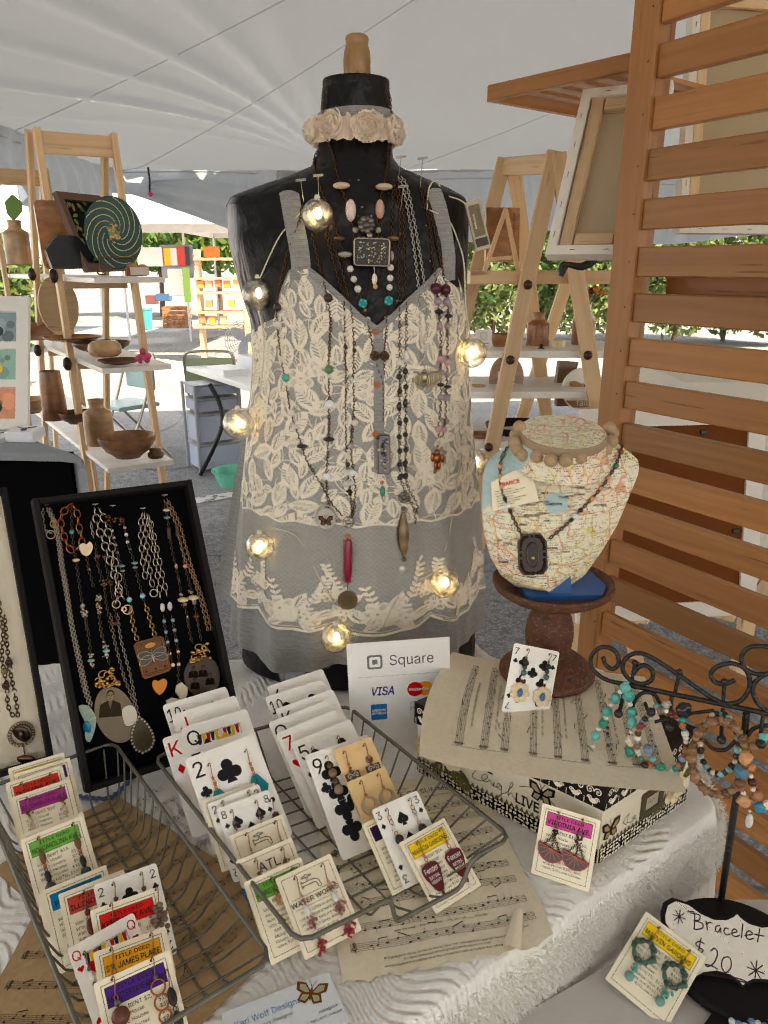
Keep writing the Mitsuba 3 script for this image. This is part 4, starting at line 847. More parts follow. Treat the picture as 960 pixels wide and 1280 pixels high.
def deed(label, M, name, col, rent, w=.065, h=.080, group=None, body=True):
    k = thing('property_card', label, 'game card', group); base_card(k, M, w, h, IVORY, .0012)
    m = MB(M); z = .00035; a, b = w / 2 - .0045, h - .0045
    m.flat(sbox(-a, .0045, a, b).difference(sbox(-a + .0004, .0049, a - .0004, b - .0004)), z, BLK); m.flat(sbox(-a + .0025, b - .0185, a - .0025, b - .0025), z, BLK); m.flat(sbox(-a + .0029, b - .0181, a - .0029, b - .0029), z + .00015, col)
    m.text('TITLE DEED', .0032, 0, b - .0078, z + .0003, BLK, bold=True, sx=1.25, maxw=w * .55); m.text(name, .0049, 0, b - .0152, z + .0003, BLK, bold=True, sx=1.1, maxw=w * .74)
    if body:
        y = b - .0245; m.text(f'RENT ${rent}.', .0033, 0, y, z, BLK)
        for i in range(4): y -= .0052; m.text(f'With {i + 1} House{"s" if i else ""}', .0029, -a + .005, y, z, BLK, 'l', maxw=w * .42); m.text(f'${rent * (5, 15, 35, 42)[i]}.', .0030, a - .005, y, z, BLK, 'r')
        y -= .0052; m.text(f'With HOTEL ${rent * 50}.', .0030, 0, y, z, BLK); y -= .0052; m.text(f'Mortgage Value ${rent * 6}.', .0028, 0, y, z, BLK); y -= .0048; m.text('Houses cost $150. each', .0027, 0, y, z, BLK); y -= .0045
        if y > .008: m.text('Hotels, $150. plus 4 houses', .0024, 0, y, z, BLK, maxw=w * .7)
    put(k + '__printing', m, 'print_matte'); return k
def faucet(mb, x, y, s, z):
    g = unary_union([LineString([(-.5, 0), (.35, 0), (.55, -.12), (.6, -.4)]).buffer(.13), LineString([(-.1, 0), (-.1, .4)]).buffer(.07), LineString([(-.42, .42), (.22, .42)]).buffer(.07), Point(-.1, .45).buffer(.12), sbox(-.62, -.22, -.5, .22)])
    mb.flat(affinity.translate(affinity.scale(g.difference(g.buffer(-.05)), s, s, origin=(0, 0)), x, y), z, BLK)
def utility(label, M, title, kind, w=.065, h=.080):
    k = thing('utility_card', label, 'game card'); base_card(k, M, w, h, IVORY, .0012); m = MB(M); z = .00035; a, b = w / 2 - .0045, h - .0045
    m.flat(sbox(-a, .0045, a, b).difference(sbox(-a + .0004, .0049, a - .0004, b - .0004)), z, BLK)
    if kind == 'tap': faucet(m, 0, b - .0125, .0155, z); m.flat(sbox(-a + .004, b - .0225, a - .004, b - .0221), z, BLK); m.text(title, .0046, 0, b - .0295, z, BLK, True and 'c', True, sx=1.15); m.flat(sbox(-a + .004, b - .0325, a - .004, b - .0321), z, BLK)
    else: m.text(title, .0095, 0, b - .016, z, BLK, maxw=w * .5)
    for i, t in enumerate(('If one Utility is owned', 'rent is 4 times amount shown', 'on dice. If both are owned', 'rent is 10 times amount', 'shown on dice.', 'Mortgage Value   $75.')):
        m.text(t, .0029, 0, b - .038 - .0050 * i, z, BLK, maxw=w * .74)
    put(k + '__printing', m, 'print_matte'); return k
def tag_card(label, M, w=.055, h=.085):
    k = thing('kraft_card', label, 'earring card'); base_card(k, M, w, h, KRAFT, .0008); return k
# earrings: hook from a hole at (x, y) on the card, then a string of pieces downwards
BRZ, COP, SIL, GUN = C(150, 112, 74), C(176, 104, 62), C(196, 190, 180), C(96, 84, 74)
def earring(label, M, x, y, items, hook=BRZ, ang=0.0, hl=.012):
    k = thing('earring', label, 'earring'); m = MB(M @ trans(x, y, 0) @ rotz(ang))
    m.ball((0, .0, .0006), (.0011, .0011, .0006), V(.02, .015, .01), 1); m.tube(spline(np.array([(0, 0, .0005), (.001, .002, .0032), (.0018, -.0005, .0042), (.0008, -hl * .6, .003), (0, -hl, .0028)]), 5), .00052, hook, 5)
    Y = -hl; wires = m; n = 0
    for it in items:
        t, s, c = it[0], it[1], it[2]
        if t == 'link': m.tube(np.array([(s * .7 * math.cos(q), Y - s + s * math.sin(q), .0025 + .0006 * math.cos(q)) for q in np.linspace(0, 6.283, 12, endpoint=False)]), .00045, c, 5, closed=True); Y -= 2 * s - .0006; continue
        if t == 'chain': chain(m, [(0, Y, .0025), (0, Y - s, .0025)], .0034, .0024, .0004, c, (0, 0, 1)); Y -= s; continue
        if t == 'xchain':
            d = it[3]; chain(m, [(0, Y, .0025), (d[0], Y + d[1], .0025)], .0034, .0024, .0004, c, (0, 0, 1)); continue
        b = MB(M @ trans(x, y, 0) @ rotz(ang)); mat = it[3] if len(it) > 3 else 'glossy'; n += 1
        if t == 'bead': b.ball((0, Y - s, .0015 + s * .6), (s, s, s * .8), c, 2, jit=.25); Y -= 2 * s
        elif t == 'oval': b.ball((0, Y - s * 1.6, .0015 + s * .5), (s * .8, s * 1.6, s * .7), c, 2); Y -= 3.2 * s
        elif t == 'disc': b.lathe([(0, s * .3), (s, s * .25), (s * 1.05, 0), (s, -s * .25), (0, -s * .3)], (0, 0, 0), 12, c); b.v[-1] = b.v[-1]; b.v = [np.asarray(v) for v in b.v]; Y -= s * .6
        elif t == 'teal': P = Polygon([(-.2 * s, 0), (.2 * s, 0), (.85 * s, -1.2 * s), (.55 * s, -1.75 * s), (0, -1.9 * s), (-.55 * s, -1.75 * s), (-.85 * s, -1.2 * s)]).buffer(.1 * s); b.prism(affinity.translate(P, 0, Y), .001, .0032, c, c * .8); b.flat(affinity.translate(LineString([(0, 0), (0, -1.8 * s)]).buffer(.04 * s), 0, Y), .0034, c * .35); Y -= 2 * s
        elif t == 'pick':
            tri = Polygon([(-.62, .55), (0, .68), (.62, .55), (.6, .2), (.1, -.95), (-.1, -.95), (-.6, .2)]).buffer(.42, quad_segs=8); P = affinity.translate(affinity.scale(tri, s * .82, s * .95, origin=(0, 0)), 0, Y - s * 1.2); b.prism(P, .0012, .0022, c); b.text('Fender', s * .42, 0, Y - s * .95, .0025, (.9, .86, .8), maxw=s * 1.35, fn=None); b.text('EXTRA', s * .25, 0, Y - s * 1.45, .0025, (.75, .7, .62), bold=True, maxw=s); b.text('HEAVY', s * .25, 0, Y - s * 1.82, .0025, (.75, .7, .62), bold=True, maxw=s); Y -= 2.5 * s
        elif t == 'ring': b.tube(np.array([(s * math.cos(q), Y - s + s * math.sin(q), .003) for q in np.linspace(0, 6.283, 24, endpoint=False)]), it[4] if len(it) > 4 else s * .25, c, 7, closed=True); Y -= 2 * s
        elif t == 'moon': b.prism(affinity.translate(Point(0, 0).buffer(s, quad_segs=8).difference(Point(0, s * .22).buffer(s * .66, quad_segs=8)), 0, Y - s), .0012, .0028, c); Y -= 2 * s
        elif t == 'tile':
            b.prism(affinity.translate(sbox(-s * .75, -2 * s, s * .75, 0), 0, Y), .001, .003, c)
            sc = unary_union([affinity.translate(scroll(0, 0, s * .3, sg_, 1.2), sx * s * .36, -s * .36 * j).buffer(s * .05) for sx, sg_ in ((-1, 1), (1, -1)) for j in (1, 2.6, 4.4)]); b.flat(affinity.translate(sc, 0, Y), .0033, C(210, 205, 195)); Y -= 2 * s
        elif t == 'slice':
            D_ = Point(0, 0).buffer(s, quad_segs=12).intersection(sbox(-2 * s, -2 * s, 2 * s, 0)); o = it[4]; D_ = affinity.translate(affinity.rotate(D_, o, origin=(0, 0)), 0, Y); b.prism(D_, .001, .0042, C(150, 22, 26)); b.flat(D_.buffer(-s * .10), .0044, C(64, 34, 20))
            for q in np.linspace(200, 340, 6): b.flat(affinity.rotate(affinity.translate(LineString([(0, 0), (s * .8 * math.cos(math.radians(q)), s * .8 * math.sin(math.radians(q)))]).buffer(s * .03), 0, Y), o, origin=(0, Y)), .0047, C(150, 70, 40))
            Y -= s
        elif t == 'flower':
            for q in range(7): a = q * 6.283 / 7; b.ball((s * .62 * math.cos(a), Y - s + s * .62 * math.sin(a), .0022), (s * .40, s * .36, .0016), c * (.9 + .02 * q), 2)
            b.ball((0, Y - s, .0036), (s * .26, s * .42, .002), C(70, 105, 150), 2); Y -= 2 * s
        elif t == 'knot':
            r_ = random.Random(int(x * 1e5) + 3)
            for q in range(it[4] if len(it) > 4 else 14): b.ball((r_.gauss(0, s * .45), Y - s * 1.1 + r_.gauss(0, s * .55), .002 + r_.random() * s * .6), s * r_.uniform(.18, .34), c * r_.uniform(.55, 1.3), 1)
            Y -= 2.2 * s
        elif t == 'wreath':
            r_ = random.Random(9)
            for q in range(34): a = q * 6.283 / 34; b.ball((s * math.cos(a) * r_.uniform(.8, 1.1), Y - s + s * math.sin(a) * r_.uniform(.8, 1.1), .002 + .003 * r_.random()), s * r_.uniform(.17, .28), np.clip(c * r_.uniform(.4, 1.3), 0, 1), 1)
            Y -= 2 * s
        put(k + '__' + {'bead': 'bead', 'oval': 'bead', 'teal': 'pendant', 'pick': 'pick', 'ring': 'ring', 'moon': 'crescent', 'tile': 'tile', 'slice': 'slice', 'flower': 'flower', 'knot': 'bead_cluster', 'wreath': 'wreath', 'disc': 'disc'}[t], b, mat, kind='stuff' if t in ('knot', 'wreath', 'flower') else None)
    put(k + '__hook', m, 'metal'); return k
CARDS = [('yellow', -0.4054, 0.7508, 0.9092, -1.2), ('purple', -0.3948, 0.7431, 0.9070, -1.0), ('indiana', -0.3971, 0.7294, 0.9057, 0.1), ('charles', -0.3798, 0.7066, 0.9032, -0.1), ('yellow2', -0.3344, 0.6368, 0.9116, 0.6), ('carolina', -0.3299, 0.6301, 0.9127, 2.2),
         ('blueb', -0.2890, 0.5758, 0.8945, 0.4), ('blue', -0.2915, 0.5745, 0.8925, 1.6), ('plain', -0.2706, 0.5694, 0.8945, -1.2), ('2c', -0.2345, 0.5663, 0.8952, -2.5), ('red', -0.2287, 0.5363, 0.9038, -4), ('qh', -0.2250, 0.5060, 0.8930, 6), ('james', -0.2092, 0.4896, 0.9027, -4.5), ('med', -0.1892, 0.4521, 0.9153, -1.2),
         ('j10', -0.2037, 0.8097, 0.9174, -0.2), ('jJ', -0.1862, 0.7889, 0.9162, -0.1), ('jK', -0.1895, 0.7531, 0.9051, -0.3), ('jQ', -0.1705, 0.7636, 0.9116, -1.6), ('j3', -0.1550, 0.7173, 0.9112, -2.0), ('j2c', -0.1426, 0.6932, 0.9206, 1.1), ('green', -0.1495, 0.6776, 0.9199, -1.8), ('2s', -0.1363, 0.6694, 0.9146, 0.6),
         ('8s', -0.1259, 0.6619, 0.9124, -0.6), ('tap', -0.1103, 0.6436, 0.9032, 0), ('atl', -0.0963, 0.6070, 0.9025, -0.4), ('penn', -0.0825, 0.5792, 0.9018, 0), ('water', -0.0498, 0.5831, 0.9043, 0),
         ('s1', -0.0728, 0.8676, 0.9118, 0.7), ('s10', -0.0734, 0.8392, 0.9107, -0.5), ('sK', -0.0537, 0.8178, 0.9080, 1.0), ('sQ', -0.0577, 0.7924, 0.9059, 2.0), ('s7h', -0.0440, 0.7732, 0.9038, 3), ('s5c', -0.0245, 0.7572, 0.9001, 2.2), ('s9c', -0.0096, 0.7192, 0.9021, -1.8), ('k1', -0.0055, 0.7489, 0.9303, -0.8), ('k2', 0.0145, 0.7146, 0.9114, 0.9),
         ('dark', 0.0361, 0.6689, 0.8981, 0.9), ('3s', 0.0492, 0.6692, 0.9054, -0.2), ('marvin', 0.0818, 0.6478, 0.8963, 3)]
CM = {n: pose((x, y, z), 33, 50, r) for n, x, y, z, r in CARDS}
for n_ in ('water', 'marvin'): x, y, z, r = [c[1:] for c in CARDS if c[0] == n_][0]; CM[n_] = pose((x, y, z), 33, 54, r)
YEL, ORG, PUR, MAG, GRN, BLU, RD_ = C(245, 205, 40), C(235, 165, 40), C(80, 45, 130), C(170, 60, 140), C(110, 175, 70), C(30, 120, 175), C(225, 60, 45)
deed('yellow banded game property card at the very back of the left wire basket', CM['yellow'], 'VENTNOR AVE.', YEL, 22); deed('property card with a purple band peeking out behind the red one, left basket', CM['purple'], 'BALTIC AVE.', PUR, 4)
deed('red banded INDIANA AVE. property card near the back of the left basket', CM['indiana'], 'INDIANA AVE.', RD_, 18); deed('magenta banded ST. CHARLES PLACE property card in the left basket', CM['charles'], 'ST. CHARLES PLACE', MAG, 10)
deed('yellow banded property card mostly hidden behind the green NO. CAROLINA AVE. card', CM['yellow2'], 'ATLANTIC AVE.', YEL, 22); deed('green banded NO. CAROLINA AVE. property card with long brown and black earrings', CM['carolina'], 'NO. CAROLINA AVE.', GRN, 26)
deed('rear one of the two blue banded property cards in the left basket', CM['blueb'], 'PARK PLACE', BLU, 35); deed('front one of two blue banded property cards, with a turquoise ring earring', CM['blue'], 'BOARDWALK', BLU, 50)
k = deed('white property card with thin red top band and dark red earring, left basket', CM['plain'], 'ILLINOIS AVE.', C(200, 70, 60), 20); playing('small two of clubs playing card in the left wire basket', CM['2c'], .0635, .089, '2', 'c')
deed('bright red banded property card in front of the small two of clubs', CM['red'], 'KENTUCKY AVE.', C(225, 40, 35), 18); playing('queen of hearts playing card tilted sideways in the left basket', CM['qh'], .0635, .089, 'Q', 'h')
deed('orange banded ST. JAMES PLACE property card in the left basket', CM['james'], 'ST. JAMES PLACE', ORG, 14); deed('purple banded MEDITERRANEAN AVE. property card at the front of the left basket', CM['med'], 'MEDITERRANEAN AVE.', PUR, 2)
J = (.089, .127)
playing('large ten playing card at the back of the left row, middle basket', CM['j10'], *J, '10', 's'); playing('large red jack playing card in the left row of the middle basket', CM['jJ'], *J, 'J', 'h', mid=False); playing('large king of diamonds playing card in the left row, middle basket', CM['jK'], *J, 'K', 'd', mid=False); playing('large queen of spades playing card in the left row, middle basket', CM['jQ'], *J, 'Q', 's')
playing('large three playing card just behind the large two of clubs', CM['j3'], *J, '3', 'c'); playing('large two of clubs playing card with teal drop earrings', CM['j2c'], *J, '2', 'c')
deed('green banded property card mostly hidden behind the two of spades', CM['green'], 'PACIFIC AVE.', GRN, 26); playing('two of spades playing card behind the eight of spades', CM['2s'], .0635, .089, '2', 's'); playing('eight of spades playing card in the left row, middle basket', CM['8s'], .0635, .089, '8', 's')
utility('cream card with a tap drawing, behind the ATL card', CM['tap'], 'WATER WORKS', 'tap'); utility('cream card lettered ATL with bronze bead earrings', CM['atl'], 'ATL', 'x'); deed('green banded PENNSYLVANIA AVE. property card near the front, middle basket', CM['penn'], 'PENNSYLVANIA AVE.', GRN, 28); utility('WATER WORKS card with tap drawing and red crystal earrings at the basket front', CM['water'], 'WATER WORKS', 'tap')
playing('large blank looking playing card at the very back of the right row', CM['s1'], *J, '4', 's', mid=False); playing('large ten playing card near the back of the right row', CM['s10'], *J, '10', 'c'); playing('large black king playing card in the right row of the middle basket', CM['sK'], *J, 'K', 'c', mid=False); playing('large queen playing card behind the seven of hearts', CM['sQ'], *J, 'Q', 'c', mid=False)
playing('large seven of hearts playing card in the right row', CM['s7h'], *J, '7', 'h'); playing('large five of clubs playing card in the right row', CM['s5c'], *J, '5', 'c'); playing('large nine of clubs playing card in the right row', CM['s9c'], *J, '9', 'c')
tag_card('rear one of two plain tan earring cards, with patterned bronze tile', CM['k1']); tag_card('front one of two plain tan earring cards, with silver crescents', CM['k2'])
deed('property card with dark purple band behind the three of spades', CM['dark'], 'BALTIC AVE.', C(60, 30, 70), 4); playing('three of spades playing card behind the yellow MARVIN GARDENS card', CM['3s'], .0635, .089, '3', 's'); deed('yellow banded MARVIN GARDENS card with guitar pick earrings in the middle basket', CM['marvin'], 'MARVIN GARDENS', YEL, 24)
TL, DR, CRY, BKB, BRN, AMB = C(12, 118, 125), C(96, 18, 26), C(215, 215, 212), V(.015, .014, .016), C(92, 56, 34), C(170, 120, 60)
L2 = ('left', 'right')
def pair(what, M, xs, y, items, **k):
    for i, x in enumerate(xs): earring(f'{L2[i]} {what}', M, x, y + (k.get('dy', 0) if i else 0), items, hook=k.get('hook', BRZ), hl=k.get('hl', .012))
pair('small copper earring on the red INDIANA AVE. card', CM['indiana'], (-.017, .016), .073, [('link', .002, COP), ('bead', .0022, C(190, 150, 120))]); pair('bronze leaf earring with pale bead on the magenta property card', CM['charles'], (-.018, .020), .072, [('knot', .004, BRN), ('link', .0016, COP), ('bead', .003, C(210, 185, 150)), ('knot', .003, C(200, 180, 150))])
pair('olive brown and black drop earring on the green NO. CAROLINA AVE. card', CM['carolina'], (-.016, .020), .074, [('link', .0016, GUN), ('oval', .0042, C(104, 76, 36)), ('bead', .002, COP), ('link', .0018, GUN), ('oval', .0040, BKB), ('bead', .0052, C(60, 58, 62))])
earring('turquoise ring earring on the front blue banded card', CM['blue'], -.002, .07, [('link', .002, GUN), ('knot', .0035, GUN), ('ring', .0085, C(60, 160, 160), 'satin', .0036)]); earring('dark red bead earring on the white property card with red band', CM['plain'], -.010, .072, [('bead', .002, GUN), ('bead', .003, DR), ('link', .0018, COP), ('oval', .005, C(90, 30, 26))])
pair('copper bead earring on the small two of clubs card', CM['2c'], (-.014, .014), .083, [('bead', .0024, BRN), ('link', .0018, COP), ('bead', .0024, COP)])
for i_, (x_, it_) in enumerate(((-.014, [('knot', .003, BRN)]), (.030, [('link', .0018, GUN), ('knot', .009, C(120, 96, 76), 'glossy', 26)]))): earring(('small bronze earring on the bright red card', 'large brown crystal cluster earring at the right edge of the bright red card')[i_], CM['red'], x_, .078, it_)
earring('white pearl earring on the queen of hearts card', CM['qh'], -.020, .078, [('bead', .002, GUN), ('oval', .003, C(225, 220, 212)), ('bead', .0018, GUN)]); pair('small ring earring on the orange ST. JAMES PLACE card', CM['james'], (-.018, .018), .077, [('bead', .0018, GUN), ('link', .0026, BRZ)])
earring('brown wooden bead earring on the purple MEDITERRANEAN AVE. card', CM['med'], -.018, .077, [('link', .0022, COP), ('bead', .0028, GUN), ('bead', .0075, C(96, 52, 34), 'satin'), ('knot', .005, COP)]); earring('copper link earring with black beads on the purple MEDITERRANEAN AVE. card', CM['med'], .016, .078, [('bead', .002, GUN), ('ring', .006, COP, 'metal', .0008), ('ring', .006, COP, 'metal', .0008), ('ring', .005, COP, 'metal', .0008), ('oval', .004, BKB)]); earring('long black bead earring at the right edge of the purple MEDITERRANEAN AVE. card', CM['med'], .025, .064, [('oval', .0048, BKB), ('link', .002, GUN), ('oval', .005, BKB)])
pair('teal drop earring on the large two of clubs card', CM['j2c'], (-.021, .026), .110, [('bead', .0020, COP), ('link', .0016, COP), ('bead', .0022, COP), ('link', .0016, COP), ('bead', .0018, BRZ), ('teal', .0125, TL, 'satin')], hl=.014)
pair('small brass stud on the two of spades card', CM['2s'], (-.016, .016), .084, [('bead', .0026, AMB, 'metal')], hl=.004); pair('dark bronze earring on the eight of spades card', CM['8s'], (-.018, .012), .080, [('bead', .0022, GUN), ('knot', .003, BRN)], hl=.01)
earring('dark beaded lattice earring at the right edge of the eight of spades', CM['8s'], .029, .076, [('knot', .0055, C(70, 46, 34), 'glossy', 22), ('knot', .0065, C(84, 56, 40), 'glossy', 22)]); pair('thin bronze chain earring on the rear tap card', CM['tap'], (-.015, .020), .074, [('chain', .014, BRZ), ('bead', .002, BRZ)])
pair('bronze bead cluster earring on the ATL card', CM['atl'], (-.014, .017), .072, [('knot', .004, C(120, 92, 60)), ('knot', .0065, C(104, 78, 52), 'satin', 18)], hl=.008); pair('bronze teardrop earring on the green PENNSYLVANIA AVE. card', CM['penn'], (-.006, .018), .072, [('bead', .002, BRZ), ('oval', .003, AMB)])
pair('long red crystal bead earring on the WATER WORKS card', CM['water'], (-.014, .018), .072, [('chain', .006, COP), ('knot', .004, C(150, 110, 100)), ('oval', .0036, CRY), ('knot', .0055, C(150, 96, 90), 'glossy', 22), ('oval', .003, CRY), ('knot', .006, C(150, 40, 50), 'glossy', 24)])
pair('brown and blue bead earring on the large five of clubs card', CM['s5c'], (-.022, .016), .110, [('knot', .005, BRN, 'glossy', 16), ('bead', .0055, C(70, 44, 30)), ('bead', .004, C(150, 185, 195)), ('link', .002, COP), ('bead', .0055, C(120, 100, 84))], hl=.008)
pair('large brown stone earring on the large nine of clubs card', CM['s9c'], (-.020, .030), .116, [('bead', .0035, BRN), ('bead', .0055, C(120, 92, 66)), ('bead', .0045, C(70, 50, 38)), ('bead', .0058, C(130, 110, 90))], hl=.008)
pair('patterned bronze tile earring on the rear tan card', CM['k1'], (-.016, .013), .077, [('bead', .0022, COP), ('knot', .0035, BRN), ('tile', .0125, C(96, 84, 70), 'old_metal'), ('oval', .0042, C(110, 120, 150)), ('oval', .0042, C(72, 60, 44))], hl=.013)
pair('silver crescent earring on the front tan card', CM['k2'], (-.012, .013), .078, [('bead', .002, COP), ('moon', .0105, C(190, 178, 150), 'old_metal'), ('chain', .014, COP), ('knot', .004, C(120, 90, 60)), ('bead', .003, CRY), ('knot', .004, C(110, 76, 50))], hl=.013)
pair('crystal bow link earring on the three of spades card', CM['3s'], (-.016, .016), .082, [('link', .0028, COP), ('link', .0028, GUN), ('knot', .0038, C(205, 200, 196), 'glossy', 12), ('link', .0024, COP), ('bead', .005, BKB)], hl=.006)
pair('dark red guitar pick earring on the MARVIN GARDENS card in the middle basket', CM['marvin'], (-.014, .019), .070, [('bead', .0018, COP), ('link', .0022, COP), ('pick', .0132, C(92, 10, 18)), ('oval', .0022, C(70, 50, 44)), ('oval', .0025, CRY)], hl=.013)
# single cards outside the baskets
VM = pose((.1972, .6753, .8925), -23.5, 22.4, -1.6); deed('pink banded VIRGINIA AVE. card with red slice earrings leaning on the box', VM, 'VIRGINIA AVE.', C(205, 80, 150), 12)
pair('red half slice chain earring on the pink VIRGINIA AVE. card', VM, (-.014, .013), .075, [('bead', .002, GUN), ('knot', .0045, C(70, 50, 44), 'old_metal', 18), ('xchain', .02, GUN, (-.012, -.016)), ('xchain', .02, GUN, (.011, -.020)), ('link', .0019, GUN), ('chain', .011, GUN), ('slice', .0158, DR, 'glossy', -14)], hl=.012)
SM = pose((.1816, .8415, 1.000), 10.7, 21.9, -15.8)
CM['7c'] = SM; playing('seven of clubs playing card with shell flower earrings propped on the pedestal', SM, .0635, .089, '7', 'c')
pair('cream shell flower earring with blue stone on the seven of clubs', SM, (-.013, .018), .083, [('bead', .0018, GUN), ('bead', .0038, C(40, 36, 36)), ('bead', .003, C(60, 58, 56)), ('bead', .0038, C(70, 96, 96)), ('bead', .0026, CRY), ('link', .002, COP), ('flower', .0135, C(222, 200, 165), 'satin')], hl=.008)
GM = pose((.262, .588, ZL + .004), -17.3, 60, -27); deed('yellow banded MARVIN GARDENS card with green ring earrings lying by the price sign', GM, 'MARVIN GARDENS', YEL, 24, .070, .086)
pair('green beaded ring earring on the card by the price sign', GM, (-.017, .018), .079, [('bead', .0022, BRN), ('link', .0018, COP), ('wreath', .0115, C(70, 96, 84), 'glossy'), ('link', .0016, COP), ('knot', .0052, C(90, 150, 140), 'satin', 16), ('bead', .005, C(110, 150, 140), 'satin')], hl=.012)
# business card
bc = thing('business_card', 'pale business card with a butterfly lying on the towel at the front', 'card'); o, xp = onz(296, 1290, ZT + .004), onz(420, 1216, ZT + .004)
M = frame(onz(312, 1330, ZT + .004), onz(462, 1266, ZT + .004) - onz(312, 1330, ZT + .004), V(-.35, .9, 0)); m = MB(M); m.prism(sbox(-.012, 0, .0935, .056), -.0004, .0004, C(226, 232, 236)); put(bc + '__card', m, 'satin')
m = MB(M); BLc = C(60, 120, 180); m.text('Kari Wolf Designs', .0062, .028, .036, .0008, BLc, maxw=.062); m.text('Jewelry Designer', .0034, .030, .0275, .0008, C(90, 100, 110)); m.text('instagram', .0030, .080, .018, .0008, C(90, 100, 110)); m.text('kari_wolf_designs', .0028, .076, .012, .0008, C(90, 100, 110), maxw=.03); put(bc + '__printing', m, 'print_matte')
m = MB(M @ trans(.070, .040, 0) @ rotz(-.5)); butterfly(m, 0, 0, .014, .0008, C(120, 70, 25), C(170, 175, 140)); put(bc + '__printed_butterfly', m, 'print_matte')
# ---------------------------------------------------------------- rusty pedestal, map covered bust
scene['rust'] = {'type': 'bumpmap', 'arbitrary': proc(lambda p, n, uv: fbm(p.x * 240, p.y * 240, p.z * 240, 3), 1e-3), 'scale': .0035, 'bsdf': two(prin(proc(lambda p, n, uv: mix(mix((.045, .017, .009), (.15, .05, .018), fbm(p.x * 60, p.y * 60, p.z * 60, 4)), mi.Color3f(.30, .22, .16), smoothstep(.62, .75, fbm(p.x * 330, p.y * 330, p.z * 330, 2)) * .28)), roughness=.55, specular=.4))}
PC = V(.2285, .937, zb1 + .0065)
pd = thing('cake_pedestal', 'rusty brown metal pedestal stand holding the map covered bust', 'pedestal')
m = MB(trans(*PC)); m.lathe([(0, 0), (.064, 0), (.066, .003), (.066, .006), (.064, .009), (.058, .015), (.047, .024), (.036, .031), (.029, .034), (.027, .037)], seg=64); put(pd + '__base', m, 'rust')
m = MB(trans(*PC)); m.lathe([(.027, .037), (.030, .041), (.032, .050), (.033, .062), (.032, .076), (.028, .090), (.021, .101), (.018, .108), (.020, .116), (.030, .121)], seg=56); put(pd + '__stem', m, 'rust')
m = MB(trans(*PC)); m.lathe([(.02, .117), (.045, .119), (.068, .124), (.078, .131), (.081, .137), (.0815, .141), (.079, .1425), (.076, .141), (.072, .136), (.064, .131), (.03, .1285), (0, .128)], seg=72); put(pd + '__dish', m, 'rust')
bst = thing('jewelry_bust', 'necklace bust covered in a printed road map of France on a blue foot', 'bust')
ZP = PC[2] + .1285
m = MB(frame((PC[0] + .008, PC[1] + .004, ZP + .0005), V(1, .10, 0), V(-.1, 1, 0))); m.prism(Polygon([(-.052, -.038), (.040, -.046), (.055, -.02), (.052, .042), (-.048, .046)]).buffer(.006).buffer(-.002), 0, .009, C(52, 98, 160)); put(bst + '__blue_foot', m, 'satin')
LB = np.array([(739.5, 684), (737, 660), (733, 644), (719, 626), (697, 613), (666, 605.5), (636, 603), (603, 604), (588, 607), (577, 613), (566, 626), (556, 640)]); RB = np.array([(739.5, 688), (738, 698), (731, 714), (719, 731), (688, 753), (657.5, 771), (627, 784), (592, 798), (582, 799), (574, 797), (564.5, 786), (556, 774)])
def bust_row(y): return np.interp(-y, -LB[:, 0], LB[:, 1]), np.interp(-y, -RB[:, 0], RB[:, 1])
def bust_pt(x, y, off=0.0):
    l, r = bust_row(np.clip(y, 556, 739.5)); s = np.clip((x - (l + r) / 2) / ((r - l) / 2 + 1e-6), -1.2, 1.2)
    return at(x, y, .893 + (738 - y) / 178 * .062 + .034 * abs(s) ** 2.2 - .010 * math.sin((739 - y) / 183 * 3.1) - off)
P = []
for y in np.concatenate([np.linspace(739.4, 728, 10), np.linspace(725, 556, 46)]):
    l, r = bust_row(y); P.append([bust_pt(l + (r - l) * t, y) for t in (1 - np.cos(np.linspace(0, np.pi, 34))) / 2])
P = np.array(P); uvb = np.stack([P[..., 0], P[..., 2]], -1)
def map_fn(p, n, uv):
    u, v = uv.x, uv.y; wu, wv = u + .012 * (noise(u * 90, v * 90, 1) - .5), v + .012 * (noise(u * 90, v * 90, 2) - .5)
    c = mix((.74, .66, .48), (.80, .73, .57), noise(u * 60, v * 60)); c = mix(c, mi.Color3f(.80, .60, .48), smoothstep(.60, .66, noise(u * 26 + 3, v * 26, 8)) * .45); c = mix(c, mi.Color3f(.72, .72, .48), smoothstep(.62, .68, noise(u * 22, v * 22 + 9, 4)) * .4)
    sea = smoothstep(-.004, .004, (v - 1.268) * .9 - (u - .150) * 1.1 - .02 * (noise(u * 40, v * 40, 3) - .5)); sea = dr.maximum(sea, smoothstep(.016, .011, dr.sqrt(dr.square(u - .222) + dr.square((v - 1.262) * 1.3)) + .012 * (noise(u * 70, v * 70, 5) - .5)))
    c = mix(c, mi.Color3f(.40, .53, .53), sea)
    f, s, w = voronoi(wu * 48, wv * 48); line = smoothstep(.13, .05, s - f) * (1 - sea); c = mix(c, dr.select(w < .33, mi.Color3f(.66, .34, .12), dr.select(w < .66, mi.Color3f(.60, .56, .12), mi.Color3f(.62, .22, .16))), line * .8)
    f2, s2, w2 = voronoi(wu * 120 + 7, wv * 120); c = mix(c, mi.Color3f(.42, .30, .22), smoothstep(.09, .03, s2 - f2) * .55 * (1 - sea))
    row = dr.floor(v * 330); cell = dr.floor(u * 120 + 3 * cell_rand(row, 4)); letters = smoothstep(.50, .62, noise(u * 1500, v * 900 + row * 7, 6)) * dr.select(cell_rand(cell, row, 5) > .50, 1., 0.) * smoothstep(.30, .42, v * 330 - row) * smoothstep(.95, .85, v * 330 - row)
    return mix(c, mi.Color3f(.06, .05, .05), letters * .85 * (1 - sea * .7))
